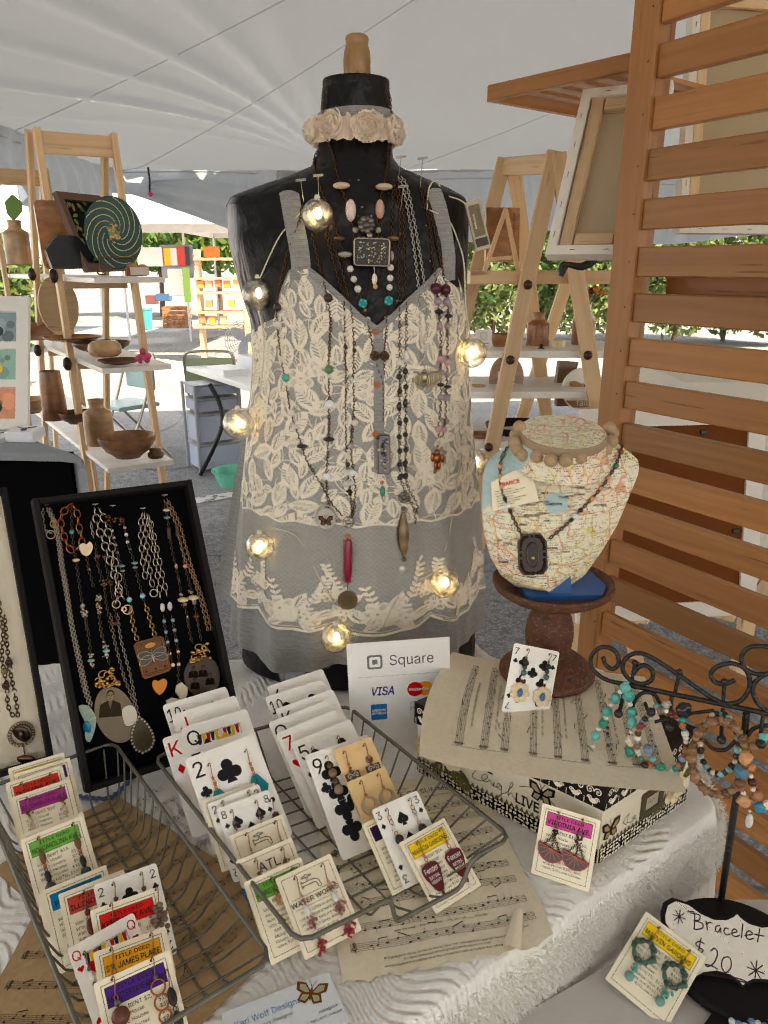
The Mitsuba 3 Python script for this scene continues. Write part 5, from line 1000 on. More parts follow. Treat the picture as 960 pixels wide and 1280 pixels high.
scene['printed_map'] = two(prin(proc(map_fn), roughness=.4, specular=.35))
m = MB(); m.grid(P, uv=uvb, flip=False); bk = P + V(0, .012, 0); m.grid(bk, uv=uvb + 3, flip=True)
bd = np.concatenate([P[:, 0], P[-1, 1:], P[::-1, -1][1:], P[0, ::-1][1:]]); m.grid(np.stack([bd, bd + V(0, .012, 0)]), uv=np.stack([np.stack([bd[:, 0], bd[:, 2]], -1)] * 2)); put(bst + '__chest', m, 'printed_map')
NB = at(704, 538.5, .962); nn = V(0.02, -math.sin(math.radians(12)), math.cos(math.radians(12))); MN = frame(NB, V(1, 0, 0), np.cross(nn, V(1, 0, 0)))
m = MB(MN); m.lathe([(.066, -.045), (.060, -.028), (.0562, -.012), (.0552, -.0035)], seg=56); uvn = m.v[-1][:, [0, 2]]; m.u[-1] = uvn; put(bst + '__neck', m, 'printed_map')
m = MB(MN); m.lathe([(.0558, -.0125), (.0568, -.011), (.0564, -.0015), (.0552, -.0005), (.0540, -.0005)], seg=64, col=C(150, 130, 104)); put(bst + '__trim_band', m, 'satin')
m = MB(MN); m.lathe([(.0545, -.001), (.0540, 0), (0, 0)][:], seg=56); m.u[-1] = m.v[-1][:, :2] * 1.0; put(bst + '__neck_top', m, 'printed_map')
m = MB(frame(at(690, 735, .945), V(1, 0, 0), V(0, .5, 1))); m.slab((0, .0, .02), .03, .03, .05, C(48, 92, 150)); put(bst + '__support', m, 'satin')
def zf(x0, y0, s): return lambda x, y: (x0 + x / s, y0 + y / s)
zb = zf(600, 500, 4.571)
# legend panel
m = MB(); q = [bust_pt(*zb(x, y), .0055) for x, y in ((62, 470), (280, 362), (338, 575), (72, 635))]; m.add(q, [[3, 2, 1, 0]], C(240, 228, 200))
ML = frame(q[3], q[2] - q[3], q[0] - q[3]); ML[:3, :3] = ML[:3, :3]; m2 = MB(ML); wl = np.linalg.norm(q[2] - q[3])
m2.text('FRANCE', .0052, wl * .46, .029, .0006, RED, bold=True, maxw=wl * .6)
for i in range(7): m2.flat(sbox(wl * .12, .004 + .0033 * i, wl * (.5 + .4 * ((i * 7) % 3) / 3), .0046 + .0033 * i), .0006, INK)
put(bst + '__map_legend', m, 'print_matte', 'white map legend panel headed FRANCE'); put(bst + '__map_legend_print', m2, 'print_matte')
m = MB(); rq = random.Random(3)
for nm in ('NANTES', 'TOURS', 'DIJON', 'LYON', 'LIMOGES', 'POITIERS', 'BOURGES', 'NEVERS', 'VICHY', 'ANGERS', 'ORLEANS', 'TROYES', 'NANCY', 'METZ', 'REIMS', 'PARIS', 'LE MANS', 'RENNES', 'NIORT', 'COGNAC', 'MACON', 'GENEVE', 'AUXERRE', 'BLOIS', 'SENS', 'EPINAL', 'MOULINS', 'ROANNE'):
    for _ in range(60):
        x, y = rq.uniform(612, 780), rq.uniform(598, 728); l, r = bust_row(y)
        if l + 12 < x < r - 24 and not (640 < x < 690 and 660 < y < 722): break
    o = bust_pt(x, y, .0008); m.M = frame(o, bust_pt(x + 8, y, .0008) - o, bust_pt(x, y - 8, .0008) - o); m.text(nm, rq.choice((.0020, .0024, .003)), 0, 0, 0, INK, 'c', True)
put(bst + '__place_names', m, 'print_matte', kind='stuff')

# ---------------------------------------------------------------- strings of beads
scene['wood_bead'] = two(prin(proc(lambda p, n, uv: mix((.46, .33, .20), (.30, .20, .115), fbm(p.x * 160, p.y * 400, p.z * 160, 3))), roughness=.6, specular=.2))
ck = thing('bead_choker', 'choker of round unfinished wooden beads around the neck of the map bust', 'necklace')
for i, (x, y) in enumerate(((225, 155), (205, 200), (197, 245), (215, 283), (250, 316), (325, 322), (405, 345), (490, 345), (570, 330), (657, 312), (718, 278), (750, 237), (757, 190), (740, 160))):
    d = ray(*zb(x, y)); th_ = math.atan2((x - 470), (200 - y) * -1 + 60); Y = .962 + .03 - .075 * math.exp(-((x - 470) / 260) ** 2) * (1 if y > 225 else .3)
    m = MB(); m.ball(at(*zb(x, y), Y - .012), .0088, GREY, 2); put(ck + '__bead', m, 'wood_bead')
def strand(key, conv, zm, pts, col=BRZ, ll=.0056, w=.0039, wire=.00078, off=.0022, mat='metal', name='chain', nor=(0, -1, .3)):
    P = np.array([conv(*zm(x, y), off) for x, y in resample(spline([np.array(p, float) for p in pts], 5), 14)]); P = resample(P, .003); m = MB(); chain(m, P, ll, w, wire, col, nor); put(key + '__' + name, m, mat)
def beads(key, conv, zm, lst, px, name='bead'):
    for b in lst:
        x, y, r, c = b[:4]; sh = b[4] if len(b) > 4 else 'o'; mat = b[5] if len(b) > 5 else 'glossy'; R = r * px; p = conv(*zm(x, y), R * .8); m = MB()
        if sh == 'o': m.ball(p, R, c, 2, jit=.12)
        elif sh == 'v': m.ball(p, (R * .62, R * .62, R * 1.25), c, 2)
        elif sh == 'd': m.ball(p, (R * 1.25, R * .9, R * .5), c, 2)
        elif sh == 'f':   # filigree ball
            for q in range(9): a = q * .698; m.ball(p + V(math.cos(a) * R * .62, -.3 * R, math.sin(a) * R * .62), R * .36, c * (.6 + .5 * (q % 2)), 1)
            m.ball(p, R * .62, c * .6, 1)
        elif sh == 'k':
            rr_ = random.Random(int(x * 7 + y)); [m.ball(p + V(rr_.gauss(0, R * .45), -rr_.random() * R * .4, rr_.gauss(0, R * .45)), R * rr_.uniform(.25, .45), np.clip(c * rr_.uniform(.5, 1.3), 0, 1), 1) for q in range(12)]
        elif sh == 't': m.tube([p + V(0, 0, R * 1.4), p - V(0, 0, R * 1.4)], R * .5, c, 10)
        put(key + '__' + ('bead_cluster' if sh in 'kf' else name), m, mat, kind='stuff' if sh in 'kf' else None)
bn = thing('bust_necklace', 'beaded chain necklace with dark carved rectangular pendant worn by the map bust', 'necklace')
kb = lambda x, y, o: bust_pt(x, y, o)
strand(bn, kb, zb, [(165, 262), (130, 315), (115, 380), (115, 435), (123, 500), (143, 565), (172, 635), (205, 710), (245, 785)], GUN); strand(bn, kb, zb, [(815, 248), (805, 295), (775, 375), (735, 445), (690, 507), (640, 565), (575, 630), (520, 688), (450, 750), (400, 790)], GUN)
CG, TQ, GRN_, WHT, LAV, PNK, BUR = C(206, 150, 100), C(80, 170, 170), C(70, 120, 90), C(220, 224, 226), C(150, 130, 140), C(190, 140, 150), C(70, 18, 32)
beads(bn, kb, zb, [(133, 317, 14, C(100, 110, 80), 'o'), (113, 380, 15, CG), (115, 435, 15, CG), (124, 497, 14, CG), (142, 562, 13, BKB), (158, 605, 17, WHT), (172, 633, 12, BKB), (805, 295, 17, C(120, 60, 50)), (778, 376, 17, GRN_), (733, 445, 16, CG), (690, 507, 15, CG), (640, 565, 15, CG), (575, 630, 14, BKB), (543, 663, 18, WHT), (520, 688, 12, BKB)], .00022)
Mp = frame(bust_pt(*zb(303, 992), .003), V(1, -.05, .07), bust_pt(*zb(312, 770), .003) - bust_pt(*zb(303, 992), .003)); ph_ = .053
m = MB(Mp); pw = .0175; m.prism(Polygon([(-pw * .7, 0), (pw * .7, 0), (pw, .007), (pw, ph_ - .012), (pw * .6, ph_ - .002), (-pw * .6, ph_ - .002), (-pw, ph_ - .012), (-pw, .007)]).buffer(.001), 0, .004, C(44, 30, 24)); m.prism(affinity.scale(Point(0, ph_ * .47).buffer(.0085), 1, 1.9), .004, .0055, C(30, 22, 20)); put(bn + '__pendant', m, 'satin', 'dark carved rectangular pendant')
m = MB(Mp); rq = random.Random(2)
for q in range(44): a = q * 6.283 / 44; m.ball((pw * .86 * np.sign(math.cos(a)) * abs(math.cos(a)) ** .5, ph_ * .47 + ph_ * .45 * np.sign(math.sin(a)) * abs(math.sin(a)) ** .6, .0045), .0021 * rq.uniform(.7, 1.2), C(58, 40, 32), 1)
m.tube([(.0075 * math.cos(a), ph_ * .47 + .0155 * math.sin(a), .0062) for a in np.linspace(0, 6.283, 24, endpoint=False)], .0009, C(90, 70, 56), 5, closed=True); m.ball((0, ph_ * .40, .006), (.003, .0045, .002), C(130, 110, 80), 2); put(bn + '__pendant_carving', m, 'metal', kind='stuff')

# ---------------------------------------------------------------- necklaces on the dress form
def cd(x, y, o): return on_form(x, y, o)[0]
zA, zB, zC, zN = zf(330, 180, 3.43), zf(330, 380, 3.43), zf(280, 560, 2.91), zf(370, 30, 6.4)
PXA, PXC = .00039, .00044
CRYS, DKB, OLD, TQD = C(205, 200, 190), C(50, 38, 32), C(96, 72, 50), C(60, 165, 170)
def AB(a, b): return [(x, y) for x, y in a] + [((x / 3.43 * 3.43), y + 686) for x, y in b]    # zB continues 200 px (686 zoomed) below zA
n1 = thing('necklace', 'short chain necklace with dark glittering box pendant and pink pearls on the dress form', 'necklace')
strand(n1, cd, zf(0, 0, 1), [(407, 110), (404, 130), (406, 155), (411, 178), (417, 194), (421, 214), (426, 230), (432, 248), (440, 272), (444, 300)], OLD, off=.0035); strand(n1, cd, zf(0, 0, 1), [(487, 118), (489, 150), (487, 180), (484, 212), (480, 233), (476, 250), (473, 278), (476, 300)], OLD, off=.0035)
beads(n1, cd, zA, [(332, 178, 24, C(200, 176, 150), 'd'), (515, 183, 24, C(190, 170, 150), 'd'), (372, 285, 30, C(215, 190, 182), 'v'), (497, 280, 26, C(190, 150, 128), 'v'), (392, 370, 11, C(150, 145, 140)), (490, 370, 11, C(150, 145, 140)), (440, 348, 33, C(120, 112, 108), 'f', 'old_metal'), (474, 580, 16, C(220, 205, 190), 'v'), (477, 612, 9, CG)], PXA)
Mx = frame(cd(*zA(462, 520), .006), V(1, 0, -.02), V(0, -.12, 1)); m = MB(Mx); m.prism(rrect(.047, .034, .004), -.002, .004, C(28, 26, 28)); put(n1 + '__box_pendant', m, 'glossy', 'dark glittering box pendant')
m = MB(Mx); m.tube([(x, y, .004) for x, y in rrect(.048, .035, .004).exterior.coords[:-1]], .0013, C(160, 150, 138), 6, closed=True); rq = random.Random(8)
for q in range(90): m.ball((rq.uniform(-.020, .020), rq.uniform(.003, .031), .0042), (rq.uniform(.0005, .0014), rq.uniform(.0005, .0014), .0004), [C(200, 190, 170), C(120, 150, 160), C(170, 150, 100)][q % 3], 1)
m.ball((-.003, .0385, .002), .0046, C(150, 140, 128), 2); [m.ball((x, .0355, .003), .0022, C(140, 120, 100), 1) for x in (-.017, -.011, .007, .013)]; m.tube([(.003, 0, .002), (.004, -.012, .002)], .0006, SIL, 5); put(n1 + '__pendant_setting', m, 'metal', kind='stuff')
n2 = thing('necklace', 'chain necklace with two turquoise pave beads and a glass vial pendant at the placket', 'necklace')
strand(n2, cd, zA, AB([(228, 30), (215, 90), (245, 190), (300, 330), (325, 410), (350, 480), (385, 580), (424, 682), (440, 740)], [(460, 140), (475, 222), (492, 285), (510, 330), (513, 420), (512, 515)]), OLD); strand(n2, cd, zA, AB([(555, 150), (552, 330), (548, 480), (541, 575), (535, 672), (528, 735)], [(525, 120), (518, 222), (518, 300)]), OLD)
beads(n2, cd, zA, [(323, 405, 17, C(90, 66, 40), 'd'), (348, 474, 21, C(150, 146, 138), 'd'), (370, 535, 12, CRYS), (385, 580, 12, CRYS), (402, 622, 13, CRYS), (424, 683, 18, TQD, 'f', 'satin'), (433, 713, 7, COP), (553, 405, 18, C(120, 88, 52), 'd'), (548, 480, 13, C(150, 146, 138), 'v'), (543, 530, 12, CRYS), (541, 575, 12, CRYS), (538, 615, 12, CRYS), (535, 672, 18, TQD, 'f', 'satin')], PXA)
beads(n2, cd, zB, [(475, 222, 18, OLD, 'f', 'old_metal'), (518, 222, 18, OLD, 'f', 'old_metal'), (445, 66, 10, CRYS), (528, 60, 10, CRYS)], PXA)
Mv = frame(cd(*zB(515, 725), .006), V(1, 0, 0), V(0, -.02, 1)); m = MB(Mv); m.prism(rrect(.0155, .056, .003), -.003, .004, C(128, 122, 118)); put(n2 + '__vial_pendant', m, 'glossy', 'tall glass vial pendant with crystals')
m = MB(Mv); rq = random.Random(4); [m.ball((rq.gauss(0, .0035), rq.uniform(.004, .055), .005), (rq.uniform(.0014, .003),) * 2 + (.0018,), [C(190, 186, 180), C(90, 84, 88), C(120, 130, 160), C(70, 56, 48)][q % 4], 1) for q in range(34)]; m.tube([(x, y, .0035) for x, y in rrect(.0165, .057, .003).exterior.coords[:-1]], .0009, GUN, 5, closed=True); put(n2 + '__vial_crystals', m, 'metal', kind='stuff')
beads(n2, cd, zC, [(577, 158, 15, C(40, 130, 118), 'v'), (575, 125, 7, COP)], PXC)
n3 = thing('necklace', 'two strand long bead chain necklace with clear teardrop butterfly pendant on the dress', 'necklace')
strand(n3, cd, zA, AB([(165, 262), (150, 340), (105, 460), (75, 580), (57, 700)], [(60, 90), (75, 230), (92, 315), (105, 390), (117, 465), (150, 560), (185, 670), (240, 760), (290, 850), (338, 905)]), OLD); strand(n3, cd, zA, AB([(205, 385), (240, 520), (275, 660)], [(287, 80), (280, 200), (281, 300), (281, 430), (278, 580), (270, 745), (272, 800), (350 - 70, 880)]), OLD)
beads(n3, cd, zA, [(57, 700, 15, DKB), (275, 660, 16, DKB)], PXA)
beads(n3, cd, zB, [(60, 90, 15, CRYS), (74, 235, 12, CRYS), (92, 315, 15, C(90, 160, 150)), (95, 343, 8, CRYS), (117, 465, 14, CRYS), (135, 525, 11, CRYS), (163, 610, 16, BKB, 'd'), (278, 280, 16, C(80, 120, 84)), (282, 310, 8, CRYS), (281, 430, 16, WHT), (266, 500, 10, CRYS), (278, 580, 17, BKB, 'd')], PXA); beads(n3, cd, zC, [(375, 105, 12, WHT)], PXC)
Mt = frame(cd(*zC(372, 292), .006), V(1, 0, 0), V(0, -.05, 1)); td = lambda s: Polygon([(s * .0148 * math.sin(a) * math.sin(a / 2) ** .6, .0185 - s * .0195 * math.cos(a)) for a in np.linspace(0.02, 2 * math.pi - .02, 40)])
m = MB(Mt); m.prism(affinity.scale(Point(0, .017).buffer(.0142), 1, 1.15), 0, .004, C(176, 172, 162)); butterfly(m, 0, .013, .010, .0043, C(40, 28, 22), C(96, 60, 40)); put(n3 + '__teardrop_pendant', m, 'glossy', 'clear teardrop pendant with a dark butterfly')
m = MB(Mt); [m.ball((.0145 * math.cos(a), .018 + (.020 if math.sin(a) > 0 else .0175) * math.sin(a), .003), .0015, C(190, 182, 168), 1) for a in np.linspace(0, 6.283, 36)]; put(n3 + '__pendant_rim', m, 'metal', kind='stuff')
n4 = thing('necklace', 'bronze two strand necklace with magenta barrel pendant and bronze coin', 'necklace')
strand(n4, cd, zA, AB([(265, 385), (310, 540), (340, 640), (347, 700)], [(350, 190), (355, 350), (352, 430), (355, 590), (358, 700), (372, 800), (378, 880), (380, 920)]), OLD); strand(n4, cd, zA, AB([(245, 300), (330, 520), (378, 720)], [(387, 190), (385, 330), (388, 440), (375, 600), (385, 720), (395, 800), (384, 900)]), OLD)
beads(n4, cd, zB, [(340, 40, 10, CRYS), (352, 130, 8, CRYS), (350, 185, 8, DKB), (355, 350, 9, C(170, 160, 150)), (355, 510, 8, CRYS), (357, 650, 12, CRYS), (387, 90, 9, CRYS), (388, 200, 8, DKB), (386, 330, 9, CRYS), (390, 510, 13, CRYS), (373, 610, 11, C(150, 150, 156)), (372, 730, 10, CRYS)], PXA)
beads(n4, cd, zC, [(447, 90, 11, CRYS), (468, 90, 11, WHT), (450, 60, 8, DKB), (447, 130, 12, C(190, 186, 180)), (465, 128, 10, C(190, 186, 180)), (455, 160, 11, DKB, 'k', 'old_metal'), (452, 268, 21, C(190, 182, 172), 'f', 'metal'), (450, 322, 9, COP)], PXC)
m = MB(); p0, p1 = cd(*zC(453, 335), .007), cd(*zC(450, 480), .008); m.tube(resample(np.array([p0, p1]), n=9), np.array([.0042, .0055, .006, .0063, .0063, .0063, .006, .0055, .0042]), C(130, 10, 52), 12); put(n4 + '__barrel_pendant', m, 'glossy', 'long magenta barrel pendant')
m = MB(); [m.ball(p0 * (1 - t) + p1 * t + V(-.0065, -.001, 0), .0016, C(150, 110, 80), 1) for t in np.linspace(0, 1, 14)]; m.ball(p1 + V(0, 0, -.002), (.005, .005, .003), C(150, 60, 80), 2); put(n4 + '__bead_edging', m, 'metal', kind='stuff')
Mq = frame(cd(*zC(450, 553), .004), V(1, 0, 0), V(0, .05, 1)); m = MB(Mq); m.lathe([(0, 0), (.0146, 0), (.0152, .0006), (.0152, .0018), (.0140, .0018), (.0138, .0014), (0, .0014)][::1], seg=36, col=C(104, 88, 66)); [m.text(t, .0022, 0, .0062 - .0035 * i, .0016, V(.02, .015, .01), maxw=.022) for i, t in enumerate(('be strong', 'when you are', 'weak be brave', 'and humble', 'always'))]; m.tube([(0, .0155, .001), (0, .026, .001)], .0007, GUN, 5); put(n4 + '__coin', m, 'old_metal')
n5 = thing('necklace', 'long black bead necklace with brown agate drop pendant on the right of the dress', 'necklace')
strand(n5, cd, zA, AB([(560, 170), (585, 300), (580, 500), (582, 700)], [(583, 250), (582, 375), (580, 510), (582, 690), (592, 770), (630, 850), (645, 895), (650, 940)]), OLD); strand(n5, cd, zA, AB([(570, 150), (600, 300), (605, 500), (612, 700)], [(607, 240), (608, 425), (606, 560), (607, 690), (615, 780), (655, 855), (652, 900)]), OLD)
beads(n5, cd, zB, [(583, 252, 13, CRYS), (611, 228, 18, CRYS, 'v')] + [(580 + 2 * (i % 2), y, 10 + 4 * (i == 2), BKB, 'v' if i == 2 else 'o') for i, y in enumerate((312, 374, 440, 510, 570, 630, 688, 745))] + [(606 + 2 * (i % 2), y, 10 + 4 * (i == 2), BKB, 'v' if i == 2 else 'o') for i, y in enumerate((290, 355, 425, 498, 560, 625, 680, 735))], PXA)
beads(n5, cd, zC, [(640, 60, 8, BKB), (658, 60, 8, BKB), (645, 100, 8, BKB), (658, 105, 8, BKB), (655, 178, 22, C(130, 124, 116), 'f', 'old_metal'), (652, 220, 8, GUN), (655, 405, 9, GUN), (648, 438, 12, CRYS)], PXC)
m = MB(); p0, p1 = cd(*zC(653, 235), .007), cd(*zC(655, 395), .008); t_ = np.linspace(0, 1, 14); m.tube(resample(np.array([p0, p1]), n=14), .0078 * np.sin(np.pi * np.clip(t_ * .86 + .07, 0, 1)) ** .8, np.array([C(150, 126, 92) * (1 - .6 * abs(math.sin(t * 9))) + C(60, 46, 34) * .6 * abs(math.sin(t * 9)) for t in t_]), 12); put(n5 + '__agate_drop', m, 'glossy', 'long brown banded agate drop pendant')
m = MB(); [m.ball(p0 * (1 - t) + p1 * t + V(-.0085 * math.sin(math.pi * t) - .001, -.001, 0), .0017, C(84, 68, 56), 1) for t in np.linspace(0, 1, 18)]; put(n5 + '__bead_edging', m, 'metal', kind='stuff')
n6 = thing('necklace', 'bright silver double chain necklace with silver winged pendant on the dress', 'necklace')
strand(n6, cd, zA, AB([(575, 140), (600, 200), (640, 420), (665, 640), (668, 740)], [(672, 210), (690, 262)]), C(190, 184, 176), ll=.0062, w=.0042, wire=.0008); strand(n6, cd, zA, AB([(590, 140), (618, 200), (660, 420), (690, 620), (695, 740)], [(688, 210), (690, 262)]), C(190, 184, 176), ll=.0062, w=.0042, wire=.0008)
Mw = frame(cd(*zB(688, 318), .005), V(1, 0, 0), V(0, .02, 1)); m = MB(Mw)
WG = C(150, 140, 120)
for sg_ in (-1, 1):
    out_ = spline([np.array(p) for p in ((sg_ * .001, .004), (sg_ * .012, .009), (sg_ * .024, .008), (sg_ * .0265, .004), (sg_ * .022, -.003), (sg_ * .017, -.010), (sg_ * .009, -.014), (sg_ * .003, -.012))], 5, True); m.prism(Polygon(out_).buffer(0), 0, .0022, WG * .62)
    m.tube(spline([V(sg_ * .001, .004, .003), V(sg_ * .012, .009, .004), V(sg_ * .024, .008, .003), V(sg_ * .0262, .004, .003)], 6), .0014, WG, 6)
    for q in range(7): t = q / 6; a0, a1 = V(sg_ * (.002 + .02 * t), .004 + .002 * t, .003), V(sg_ * (.003 + .018 * t), -.012 + .010 * t ** 2, .003); m.tube([a0, (a0 + a1) / 2 + V(sg_ * .0015, 0, .0008), a1], [.0012, .0013, .0007], WG * (.8 + .3 * (q % 2)), 5)
m.ball((0, .001, .003), (.0042, .0075, .003), WG, 2); m.ball((0, .0098, .003), .0032, WG, 2)
put(n6 + '__winged_pendant', m, 'metal', 'silver winged pendant', 'stuff')
n7 = thing('necklace', 'double bead necklace of burgundy, lavender and black beads with copper cherub charm', 'necklace')
strand(n7, cd, zA, AB([(668, 180), (710, 340), (725, 480), (738, 610), (750, 720)], [(755, 100), (757, 240), (757, 400), (748, 535), (750, 570)]), OLD); strand(n7, cd, zA, AB([(690, 195), (740, 400), (765, 540), (778, 620), (790, 735)], [(785, 100), (785, 250), (780, 400), (772, 540), (755, 575)]), OLD)
beads(n7, cd, zA, [(738, 620, 20, BUR), (778, 626, 20, BUR), (745, 675, 15, LAV), (783, 678, 15, LAV), (748, 718, 14, BKB, 'd'), (790, 738, 14, BKB, 'd')], PXA)
beads(n7, cd, zB, [(752, 36, 13, BKB, 'd'), (790, 50, 13, BKB, 'd'), (753, 98, 13, LAV), (786, 95, 13, LAV), (755, 237, 13, PNK), (785, 250, 13, PNK), (760, 293, 13, LAV), (784, 302, 12, LAV), (757, 346, 13, BKB, 'd'), (785, 355, 13, BKB, 'd'), (757, 400, 13, LAV), (776, 402, 12, LAV), (748, 535, 14, PNK), (773, 540, 12, PNK)], PXA)
pz = cd(*zB(742, 670), .006); m = MB(frame(pz, V(1, 0, 0), V(0, 0, 1))); CH = C(150, 92, 56)
for c_, r_ in (((0, .012, .001), (.0045, .005, .004)), ((.000, .003, .001), (.0055, .008, .004)), ((-.007, .004, 0), (.003, .007, .002)), ((.008, .003, 0), (.003, .007, .002)), ((-.002, -.009, .001), (.0028, .008, .003)), ((.003, -.008, .001), (.0028, .007, .003)), ((-.003, -.017, .001), (.0024, .004, .0024)), ((0, .021, 0), (.0022, .0022, .001))): m.ball(c_, r_, CH, 2)
put(n7 + '__cherub_charm', m, 'metal', 'copper cherub charm', 'stuff')
# T pins
for i, (x, y, x2, y2) in enumerate(((158, 157, 170, 250), (232, 137, 235, 240), (588, 58, 578, 135), (680, 64, 670, 185), (597, 185, 585, 292))):
    k = thing('t_pin', ('steel T pin in the left strap of the dress', 'steel T pin beside the highest globe light', 'left one of two tall T pins above the right shoulder', 'right one of two tall T pins above the right shoulder', 'low T pin between the silver and bronze chains')[i], 'pin')
    b = cd(*zA(x2, y2), .001); d = ray(*zA(x, y)); tp = EYE + d * ((b[1] - .012) / d[1]); m = MB(); m.tube([b, tp], .0006, SIL, 6); m.tube([tp + V(-.0068, 0, -.0007), tp + V(.0068, 0, .0007)], .0009, SIL, 6); m.tube([tp + V(-.0068, -.001, .001), tp + V(.0068, -.001, .0022)], .0007, SIL, 6); put(k, m, 'metal')
# rose choker
rc = thing('rose_choker', 'grey ribbon choker with cream frayed fabric roses around the neck of the dress form', 'choker')
cxk, ak, bk_ = BODY(at(447, 160, YB)[2]); zk = at(447, 163, YB)[2]
m = MB(); a = np.linspace(0, 6.2832, 73); m.grid(np.stack([np.stack([cxk + (ak + .003) * np.sin(a), YB - (bk_ + .003) * np.cos(a), np.full(73, zk + h) + .004 * np.sin(a + 1)], -1) for h in (-.014, .020)]), C(110, 100, 92)); put(rc + '__ribbon', m, 'grey_jersey')
zr_ = np.linspace(0, 6.2832, 300); m = MB(); rows_ = []
for h, o_, am in ((-.0165, .008, .0035), (-.009, .007, .0016), (0, .005, .001), (.008, .007, .0016), (.0145, .008, .004)):
    ro = o_ + am * np.sin(zr_ * 31) + am * .7 * np.sin(zr_ * 47 + 1); rows_.append(np.stack([cxk + (ak + ro) * np.sin(zr_), YB - (bk_ + ro) * np.cos(zr_), zk - .003 + h + .5 * am * np.sin(zr_ * 23 + h * 300)], -1))
m.grid(np.array(rows_), C(216, 202, 184))
scene['rose_cloth'] = two(prin(VC, roughness=.9, specular=.1, sheen=.3))
put(rc + '__frayed_ruffle', m, 'rose_cloth')
for i, (an, s) in enumerate(((-1.35, 1.0), (-.55, 1.02), (.28, 1.12), (1.08, 1.0), (1.75, .95), (-2.1, .9))):
    ctr = V(cxk + (ak + .012) * math.sin(an), YB - (bk_ + .012) * math.cos(an), zk - .002 + .002 * math.sin(i * 2)); nrm = V(math.sin(an), -math.cos(an), .1); Mr_ = frame(ctr, np.cross(V(0, 0, 1), nrm), np.cross(unit(nrm), unit(np.cross(V(0, 0, 1), nrm)))); m = MB(Mr_); rq = random.Random(i)
    t = np.linspace(0, 5.2 * 6.283, 260); R = .0015 + .0178 * s * (t / t[-1]) ** .9; wob = 1 + .10 * np.sin(t * 2.7 + i) + .07 * np.sin(t * 4.3)
    lo = np.stack([R * wob * np.cos(t), R * wob * np.sin(t) * .86, .010 * (1 - (t / t[-1]) ** 1.4) - .004], -1); hi = lo * [1.12, 1.12, 1] + np.stack([.001 * np.cos(t * 9), .001 * np.sin(t * 11), .0055 + .0016 * np.sin(t * 6.3)], -1); mid = lo * .5 + hi * .5 + np.stack([.0016 * np.cos(t), .0016 * np.sin(t), 0 * t], -1)
    cc = C(224, 212, 196); m.grid(np.stack([lo, mid, hi]), np.stack([np.repeat(cc[None], 260, 0), np.repeat(cc[None], 260, 0), np.repeat(cc[None], 260, 0)]))
    tt_ = np.linspace(0, 6.283, 70); r0 = .0155 * s; o = np.stack([r0 * .9 * np.cos(tt_), r0 * .8 * np.sin(tt_), 0 * tt_ - .003], -1); fr = 1 + .12 * np.abs(np.sin(tt_ * 13)) + .06 * np.sin(tt_ * 5); m.grid(np.stack([o, o * fr[:, None] * 1.35 + [0, 0, .004]]), cc); put(rc + '__fabric_rose', m, 'rose_cloth')

# ---------------------------------------------------------------- globe string lights
def mercury(p, n, uv): return smoothstep(.42, .60, fbm(p.x * 150, p.y * 150, p.z * 150, 4)) * .62 + .16
scene['mercury_glass'] = two({'type': 'blendbsdf', 'weight': proc(mercury), 'a': {'type': 'thindielectric', 'int_ior': 1.5}, 'b': {'type': 'roughconductor', 'material': 'none', 'specular_reflectance': {'type': 'rgb', 'value': [.66, .62, .50]}, 'alpha': .12}}) if False else \
    {'type': 'blendbsdf', 'weight': proc(mercury), 'bsdf_0': {'type': 'thindielectric', 'int_ior': 1.5}, 'bsdf_1': two({'type': 'roughconductor', 'material': 'none', 'specular_reflectance': {'type': 'rgb', 'value': [.74, .71, .62]}, 'alpha': .16})}
scene['lamp_shell'] = two(prin(V(.8, .74, .55), roughness=.35, specular=.3))
lt = []
for i, (x, y, r, Yo, lab) in enumerate(((397, 269, 20, None, 'highest lit mercury glass globe light, on the left strap'), (323, 368, 20, None, 'lit globe light at the left armhole of the dress'), (590, 441, 18.5, None, 'lit globe light at the right edge of the dress bodice'), (298, 530, 19.5, None, 'lit globe light at the left edge of the dress in front of the table'),
                              (594, 578, 17, 1.22, 'globe light half hidden behind the right edge of the dress'), (325, 683, 18, None, 'lit globe light at the lower left of the dress'), (556, 729, 18.5, None, 'lit globe light at the lower right of the dress'), (420, 797, 19, None, 'lowest lit globe light, at the scalloped hem above the cards'))):
    k = thing('globe_light', lab, 'light'); c0 = cd(x, y, .021) if Yo is None else at(x, y, Yo)
    if Yo is None and i in (1, 2, 3): c0 = at(x, y, (1.12, 1.14, 1.12)[i - 1])
    R = r / FOCAL * np.dot(c0 - EYE, [0, CP, -SP]); lt.append(c0 + V(0, 0, R))
    m = MB(); m.ball(c0, R, GREY, 3); put(k + '__globe', m, 'mercury_glass'); m = MB(); m.lathe([(0, R + .0045), (.003, R + .004), (.0042, R), (.0045, R - .002)], c0, 14, C(205, 200, 184)); put(k + '__cap', m, 'satin')
    m = MB(); m.ball(c0 + V(.001, -.001, .002), (.0046, .0046, .0075), GREY, 2); put(k + '__bulb', m, 'lamp_shell', emitter={'type': 'area', 'radiance': {'type': 'rgb', 'value': [9.0, 5.6, 1.9]} if False else {'type': 'rgb', 'value': [2.4, 1.7, .7]}})
cord = thing('light_cord', 'thin pale cord of the globe lights draped over the dress form', 'cord'); pf = lambda l, o=.003: [cd(x, y, o) for x, y in l]
